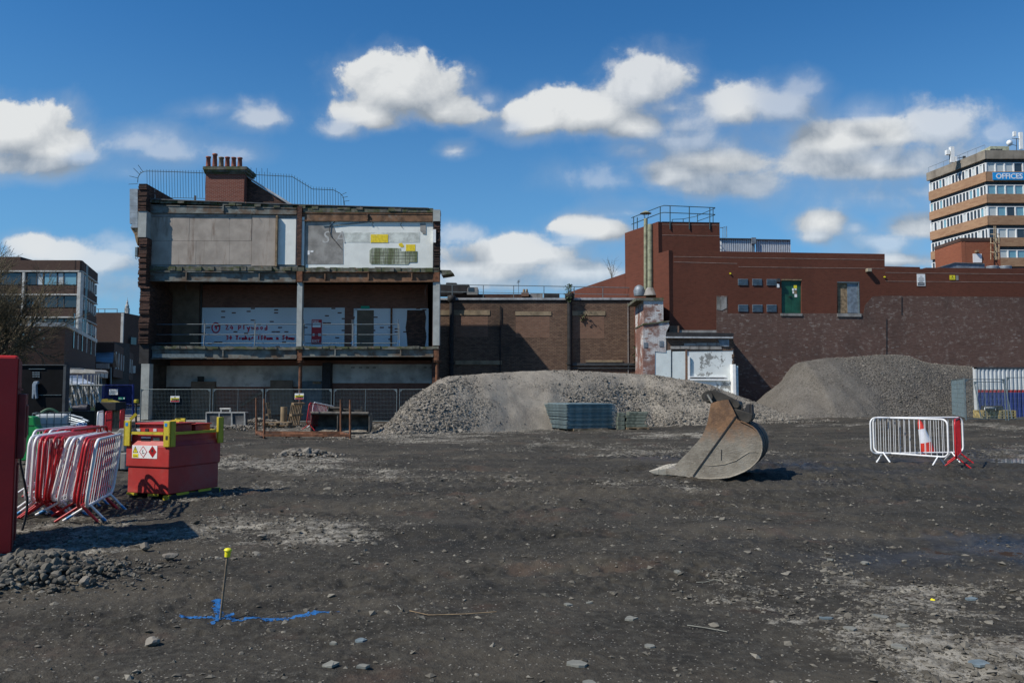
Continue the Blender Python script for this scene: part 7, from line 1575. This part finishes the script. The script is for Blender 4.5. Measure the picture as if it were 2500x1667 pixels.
MB().fbox(IB, ux0+.03, ux1-.03, z0, zt_-.03, -1.1, -.03).build('tank', IBW, t, .07)
for i in range(6): u = ux0+(ux1-ux0)*i/5; MB().tube(IB.pt(u, z0, 0), IB.pt(u, zt_, 0), .011, 5).build('cage_bar', GALVD, t); MB().tube(IB.pt(u, z0, -1.13), IB.pt(u, zt_, -1.13), .011, 5).build('cage_bar', GALVD, t)
for k in range(5): z = z0+(zt_-z0)*k/4; mb = MB(); mb.path([IB.pt(ux0, z, .012), IB.pt(ux1, z, .012), IB.pt(ux1, z, -1.14), IB.pt(ux0, z, -1.14)], .011, 5, True); mb.build('cage_ring', GALVD, t)
MB().fbox(IB, ux0, ux1, 0, .11, -1.1, 0).build('pallet_base', DGREY, t)
mb = MB(); mb.path([fr(IB, 100+42*i/8, 1007-9*math.sin(i/8*math.pi), -.4) for i in range(9)], .03, 6); mb.single('hose', M('green_hose', (.05, .13, .07), .6), 'green hose looped over the cage tank top', 'hose')
# pipes pile
PP = Plane(0, 24, 0)
for i, (a, b_, c, d) in enumerate([(168, 1012, 202, 1020), (168, 1018, 208, 1030), (170, 1024, 212, 1034), (166, 1030, 206, 1036), (172, 1036, 200, 1037), (178, 1013, 216, 1028)]): MB().tube(fr(PP, a, b_, -.3*i), fr(PP, c, d, -.2*i), .03, 6).single('scaffold_pole', GALV, 'loose grey scaffold pole in the heap behind the cage tank', 'pole', 'loose poles heaped behind the cage tank')
for i in range(4): mb = MB(); mb.path([fr(PP, 186+i*5+9*math.sin(k/6*1.5), 1046-13*math.sin(k/6*3.1), -.1*i) for k in range(7)], .035, 5); mb.single('blue_hose', M('blue_stripe_hose', (.10, .22, .42), .5), 'pale blue hose loop lying in front of the timber footing', 'hose', 'pale blue hose loops')
# hoarding with posts
HD = Plane(0, 40, 0); hd = thing('street_hoarding', 'cream corrugated hoarding with white posts beside the black cabin', 'hoarding', fr(HD, 205, 1000)); CREAM = M('cream_corrugated_sheet', (.36, .33, .28), .8, var=.12, sc=2, bmp=.1)
corr(HD, 158, 940, 249, 994, 12, .08, CREAM, hd, 'corrugated_sheet')
for i, px in enumerate([160, 174, 187, 201, 212, 221, 229, 234, 240]): MB().prect(HD, px-.7, 915, px+.7, 992, .1, .16).build('post', WFR, hd)
for px in (161, 176, 190, 206, 222, 236): mb = MB(); mb.bar(fr(HD, px, 945, .2), fr(HD, px+13, 996, 1.2), .05); mb.build('brace', STONEW, hd)
MB().prect(HD, 158, 938, 250, 941, -.05, .18).build('rail', STONEW, hd); MB().prect(HD, 158, 964, 242, 965.5, .1, .14).build('rail', DGREY, hd); MB().prect(HD, 158, 995, 231, 1005, .2, 1.2).build('timber_kerb', SPAL, hd)
FSH = Plane(0, 52, 0); t = thing('street_canopies', 'row of pale shop canopies above the blue hoarding top', 'canopies', fr(FSH, 195, 958))
for i, (a, b_) in enumerate([(158, 175), (175, 203), (203, 232)]): MB().ppoly(FSH, [(a, 905), (a+3, 901), (b_-6, 902), (b_, 906), (b_, 911), (a, 910)], -1.5, .2).build('canopy', STONEW, t)
MB().prect(Plane(0, 50, 0), 150, 914, 236, 945, -.1, 0).single('blue_sheeting', M('dark_blue_sheet', (.015, .03, .08), .7), 'dark blue sheeting seen between the hoarding posts', 'sheeting')
# covered car shape behind hoarding
mb = MB(); mb.ppoly(Plane(0, 46, 0), [(158, 915), (164, 922), (178, 930), (196, 936), (196, 944), (158, 944)], -1.8, 0); mb.single('white_van', M('white_van_paint', (.5, .55, .62), .3), 'sloping front of a pale van showing over the hoarding', 'van', bevel=.15)
# dark drums and box on the timber base
for i, (px, r_) in enumerate([(180, 7), (196, 10)]): p = fr(Plane(0, 36, 0), px, 996); MB().tube(p, p+Vector((r_/FPX*36*2, 0, 0)), r_/FPX*36, 12).single('dark_drum', M('dark_blue_drum', (.012, .014, .03), .6), ['smaller dark drum lying before the hoarding', 'larger dark blue drum lying before the hoarding'][i], 'drum')
PB = Plane(0, 30, 0); MB().prect(PB, 232, 982, 283, 1002, -.8, 0).single('black_crate', BLACK, 'long black crate on the brown base near the blue gate', 'crate', bevel=.02)
MB().prect(Plane(0, 30.3, 0), 230, 1002.5, 278, 1045, -.8, 0).single('brown_plinth', TIMBER, 'brown timber base carrying the long black crate', 'timber plinth')
MB().prect(Plane(0, 30.5, 0), 160, 1003.5, 230, 1046, -.8, 0).single('brown_plinth', BOARD2, 'dark timber footing below the cream hoarding', 'timber plinth')
mb = MB(); mb.ppoly(Plane(0, 31, 0), [(246, 981), (249, 974), (262, 973), (265, 977), (275, 979), (282, 982)], -.4, 0); mb.single('yellow_bundle', M('dull_yellow_cloth', (.30, .24, .03), .8), 'dull yellow bundle lying on the black crate', 'bundle')
# blue mesh gate with signs
BG = M('blue_gate_paint', (.008, .02, .16), .5, var=.1, bmp=0); GA = Plane(0, 44, 0); ga = thing('street_gate', 'blue framed mesh gate between street and yard', 'gate', fr(GA, 290, 1016))
for px in (250, 254, 325): MB().tube(fr(GA, px, 1016), fr(GA, px, 938), .06 if px != 254 else .025, 6).build('post', BG, ga)
MB().prect(GA, 254, 938.5, 326, 940.5, -.03, .03).build('rail', BG, ga); MB().prect(GA, 254, 1015, 326, 1017, -.03, .03).build('rail', BG, ga); MB().prect(GA, 254, 985, 326, 987, -.03, .03).build('rail', BG, ga)
mb = MB()
for i in range(50): x0 = 254+i*1.43; mb.prect(GA, x0, 940, x0+.13, 1016, -.01, .01)
o = mb.build('wire_mesh', BG, ga); o['kind'] = 'stuff'
MB().prect(GA, 256, 942, 324, 984, -.06, -.04).build('blue_panel', M('blue_mesh_panel', (.015, .03, .08), .7, var=.2), ga)
s_ = thing('gate_sign', 'white printed sign hanging on the blue gate', 'sign', fr(GA, 277, 964)); MB().prect(GA, 266.5, 950, 287.5, 963.5, .05, .07).build('board', WHITE, s_)
for y in (953, 956, 959): MB().prect(GA, 269, y, 285, y+.8, .07, .075).build('print_line', INK, s_)
s_ = thing('exit_sign', 'small green exit sign low on the blue gate', 'sign', fr(GA, 297, 975)); MB().prect(GA, 289, 969.5, 305, 975, .05, .07).build('board', GREENS, s_); MB().prect(GA, 301, 970.3, 304, 974.2, .07, .075).build('white_square', WHITE, s_); u, z = GA.px(290, 974, .08); text_mesh('lettering', 'Exit', .10, GA, u, z, .075, WHITE, s_, .001)
mb = MB(); mb.bar(fr(Plane(0, 33, 0), 318, 1024), fr(Plane(0, 33, 0), 333, 1010), .05, .12); mb.single('yellow_strut', TY, 'yellow strut slanting by the foot of the white column', 'strut')
MB().prect(Plane(0, 33.5, 0), 326, 975, 334, 984, -.2, 0).single('yellow_lamp', TY, 'yellow lamp block fixed beside the blue gate post', 'lamp', bevel=.03)
MB().tube(fr(Plane(0, 33.6, 0), 332, 1045), fr(Plane(0, 33.6, 0), 332, 985), .04, 6).single('thin_post', BLACK, 'thin black post carrying the yellow lamp block', 'post')
# people at the street gate (tiny, dark clothing)
def person(px, py, Y, h, label, top, legs, seed):
    base = W(px, py, Y); base.z = .05; t = thing('person', label, 'person', base, None, True); t.location = base; k = h/1.75
    me = bpy.data.meshes.new('body'); J = [(0, 0, .95), (0, 0, 1.2), (0, 0, 1.42), (0, 0, 1.52), (0, .0, 1.62), (0, 0, 1.72), (.17, 0, 1.40), (.22, .02, 1.12), (.22, -.05, .88), (-.17, 0, 1.40), (-.22, .02, 1.12), (-.22, -.05, .88), (.09, 0, .90), (.11, -.03, .50), (.12, 0, .08), (.12, -.13, .04), (-.09, 0, .90), (-.11, .03, .50), (-.12, .06, .08), (-.12, -.08, .04)]
    Ed = [(0, 1), (1, 2), (2, 3), (3, 4), (4, 5), (2, 6), (6, 7), (7, 8), (2, 9), (9, 10), (10, 11), (0, 12), (12, 13), (13, 14), (14, 15), (0, 16), (16, 17), (17, 18), (18, 19)]
    Rr = [.15, .14, .15, .06, .095, .085, .065, .05, .035, .065, .05, .035, .095, .07, .05, .04, .095, .07, .05, .04]
    me.from_pydata([tuple(c*k for c in j) for j in J], Ed, []); me.materials.append(top); o = link_mesh('body', me, t)
    sk = o.modifiers.new('skin', 'SKIN'); o.modifiers.new('sub', 'SUBSURF').levels = 1
    for v, r_ in zip(me.skin_vertices[0].data, Rr): v.radius = (r_*k, r_*k*.8)
    me.skin_vertices[0].data[0].use_root = True
    MB().lathe((0, 0, 1.60*k), [(.02, -.02), (.088*k, .0), (.1*k, .07), (.06*k, .15*k), (.01, .165*k)], 8).build('hair', BLACK, t)
CL1 = M('dark_navy_clothes', (.02, .022, .035), .9, bmp=0); CL2 = M('dark_grey_clothes', (.04, .04, .042), .9, bmp=0)
for px, Y, l, m in [(262, 70, 'person in dark clothes walking on the street left of the gate sign', CL1), (312, 78, 'person in dark navy clothes on the street behind the blue gate', CL2), (322, 84, 'person in grey clothes farthest along the street', CL2)]: person(px, 958, Y, 1.72, l, m, m, px)
# concrete block wall behind the barriers
CBM = M('pale_concrete_block', (.24, .235, .215), .9, var=.2, sc=3, bmp=.4, stain=(.12, .12, .10), sa=.5, sb=.75, ssc=2.5)
for r_, (xs_, y0, Y) in enumerate([((233, 270, 306), 1062, 16.9), ((233, 254, 292, 308), 1105, 16.8)]):
    F = Plane(0, Y, 0)
    for i, (a, b_) in enumerate(zip(xs_, xs_[1:])):
        MB().prect(F, a+.3, y0, b_-.3, y0+42, -.6, 0).single('concrete_block', CBM, f"{['upper', 'lower'][r_]} row concrete block, {['left', 'middle', 'right'][i if len(xs_) == 4 else i*2]} one behind the barrier pack and fuel tank", 'concrete block', 'low wall of concrete blocks', None, .03)
FJ = Plane(0, 19.8, 0); mb = MB(); mb.ppoly(FJ, [(230, 1062), (234, 1052), (250, 1052), (254, 1056), (283, 1056), (292, 1045), (304, 1048), (308, 1062)], -.4, 0); mb.single('broken_kerb', CBM, 'jagged broken kerb length lying along the top of the block wall', 'kerb', bevel=.04)
# ================================================================== DEBRIS ON THE MUD
SLT = M('pale_slate', (.19, .19, .165), .8, var=.15, sc=8, bmp=.2, stain=(.15, .15, .13), sa=.5, sb=.7); SLB = M('blue_grey_sheet_scrap', (.14, .18, .20), .7, var=.2, sc=8, bmp=.2)
DEB = [(1387, 1475, .085, 'curved white shard at left of the pair in the open mud', SLT), (1438, 1469, .085, 'white shard at right of the pair in the open mud', SLT), (1655, 1406, .11, 'flat pale shard beyond the long streak of rubble', SLT), (1540, 1511, .12, 'torn pale sheet scrap below the pair of shards', SLT),
       (1586, 1575, .11, 'narrow pale shard near the bottom centre', SLT), (1410, 1624, .16, 'long thin pale shard slanting near the bottom edge', SLT), (1438, 1663, .11, 'pale shard cut by the bottom frame edge', SLT), (2027, 1365, .10, 'white torn scrap on the right side mud', SLT),
       (2111, 1373, .11, 'ragged pale scrap right of the white torn one', SLT), (2150, 1509, .17, 'long curved grey sheet standing slightly proud on the right', SLT), (2018, 1508, .12, 'dark grey bent sheet beside a black hole in the rubble', SLB), (2075, 1537, .13, 'flat pale oval slab in the right rubble patch', SLT),
       (2205, 1532, .12, 'rounded brownish flat stone on the right', SLT), (2370, 1463, .12, 'blue grey plastic scrap near the right edge', SLB), (2387, 1622, .20, 'big blue grey flat slab at lower right', SLB), (2195, 1585, .16, 'buried curved slab below the brownish flat stone', SLT),
       (805, 1638, .13, 'pale flat slab in the left foreground', SLT), (885, 1640, .11, 'thick pale slab at the bottom left of centre', SLT), (883, 1567, .10, 'crumpled pale green scrap left of centre', SLB), (815, 1572, .07, 'small flat pale piece left of the crumpled scrap', SLT), (1660, 1362, .05, 'tiny pale shard beyond the flat one', SLT)]
for i, (px, py, s, l, m) in enumerate(DEB):
    p = G(px, py); r = random.Random(i*7+1); n = 9; s = s*.8; mb = MB(); a0 = r.uniform(0, 6); q = [(math.cos(a0+k*math.tau/n)*s*.5*r.uniform(.6, 1.15), math.sin(a0+k*math.tau/n)*s*.38*r.uniform(.5, 1.2)) for k in range(n)]
    tx_, ty_ = r.uniform(-.15, .15), r.uniform(.02, .22); zz = float(ground_z(np.array(p.x), np.array(p.y)))
    top = [(p.x+a, p.y+b_, zz+.010+a*tx_+max(0, b_)*ty_+r.uniform(0, .006)) for a, b_ in q]; bot = [(x, y, z-.014) for x, y, z in top]
    mb.add(top+bot, [tuple(range(n)), tuple(range(2*n-1, n-1, -1))]+[(k, n+k, n+(k+1) % n, (k+1) % n) for k in range(n)]); mb.single('rubble_shard', m, l, 'shard')
p = G(2278, 1468); q = [(-.015, 0, .004), (.005, -.01, .006), (.02, .005, .015), (0, .022, .022), (-.015, .014, .014)]
mb = MB(); mb.add([(p.x+a, p.y+b_, p.z+c) for a, b_, c in q]+[(p.x+a, p.y+b_, p.z+c-.004) for a, b_, c in q], [(0, 1, 2, 3, 4), (9, 8, 7, 6, 5)]+[(k, k+5, (k+1) % 5+5, (k+1) % 5) for k in range(5)]); mb.single('yellow_scrap', YSIGN, 'small bright yellow scrap on the mud at right', 'scrap')
for l, pts, r_, m in [('thin pale cane lying on the open mud', [(1000, 1502), (1045, 1513), (1130, 1510), (1212, 1503)], .004, TIMBER), ('short pale curved wire among the right rubble', [(1700, 1421), (1722, 1424), (1745, 1420), (1760, 1425)], .004, SLT), ('bent thin straw stalk at the foot of the barrier pack', [(240, 1274), (252, 1279), (262, 1272), (272, 1258)], .004, TIMBER), ('bundle of flattened pale straw in the streak of rubble', [(1678, 1525), (1720, 1531), (1775, 1540)], .004, SLT), ('short pale twig lying left of the long cane', [(970, 1490), (980, 1499)], .004, SLT)]:
    P_ = [G(*q) for q in pts]; 
    for q in P_: q.z = float(ground_z(np.array(q.x), np.array(q.y)))+.012
    MB().path(P_, r_, 5).single('straw_stalk', m, l, 'straw')
# ================================================================== PUDDLES
WATER = bpy.data.materials.new('muddy_water'); WATER.use_nodes = True; bs = WATER.node_tree.nodes['Principled BSDF']; bs.inputs['Base Color'].default_value = (.035, .032, .028, 1); bs.inputs['Roughness'].default_value = .06; bs.inputs['IOR'].default_value = 1.33; bs.inputs['Specular IOR Level'].default_value = .6
n_ = NT(WATER.node_tree); bump(n_, bs, n_.noise(geo(n_), 6, 3, .5), .03, .01)
def puddle(label, x0, x1, y0, y1, z):
    xs = np.linspace(x0, x1, 40); ys = np.linspace(y0, y1, 24); A, B = np.meshgrid(xs, ys)
    i = np.arange(23)[:, None]*40+np.arange(39)[None]; Fq = np.stack([i, i+1, i+41, i+40], -1).reshape(-1, 4)
    o = npmesh('puddle', np.stack([A, B, np.full_like(A, z)], -1).reshape(-1, 3), Fq, WATER); o['kind'] = 'structure'
puddle('', 11.4, 17, 17.8, 22.0, float(gz(13.8, 19.9))+.055)
puddle('', 3.4, 6.6, 7.8, 9.3, float(gz(4.9, 8.5))+.006)
puddle('', 2.5, 8.2, 16.9, 18.6, float(gz(5.2, 17.7))-.028)
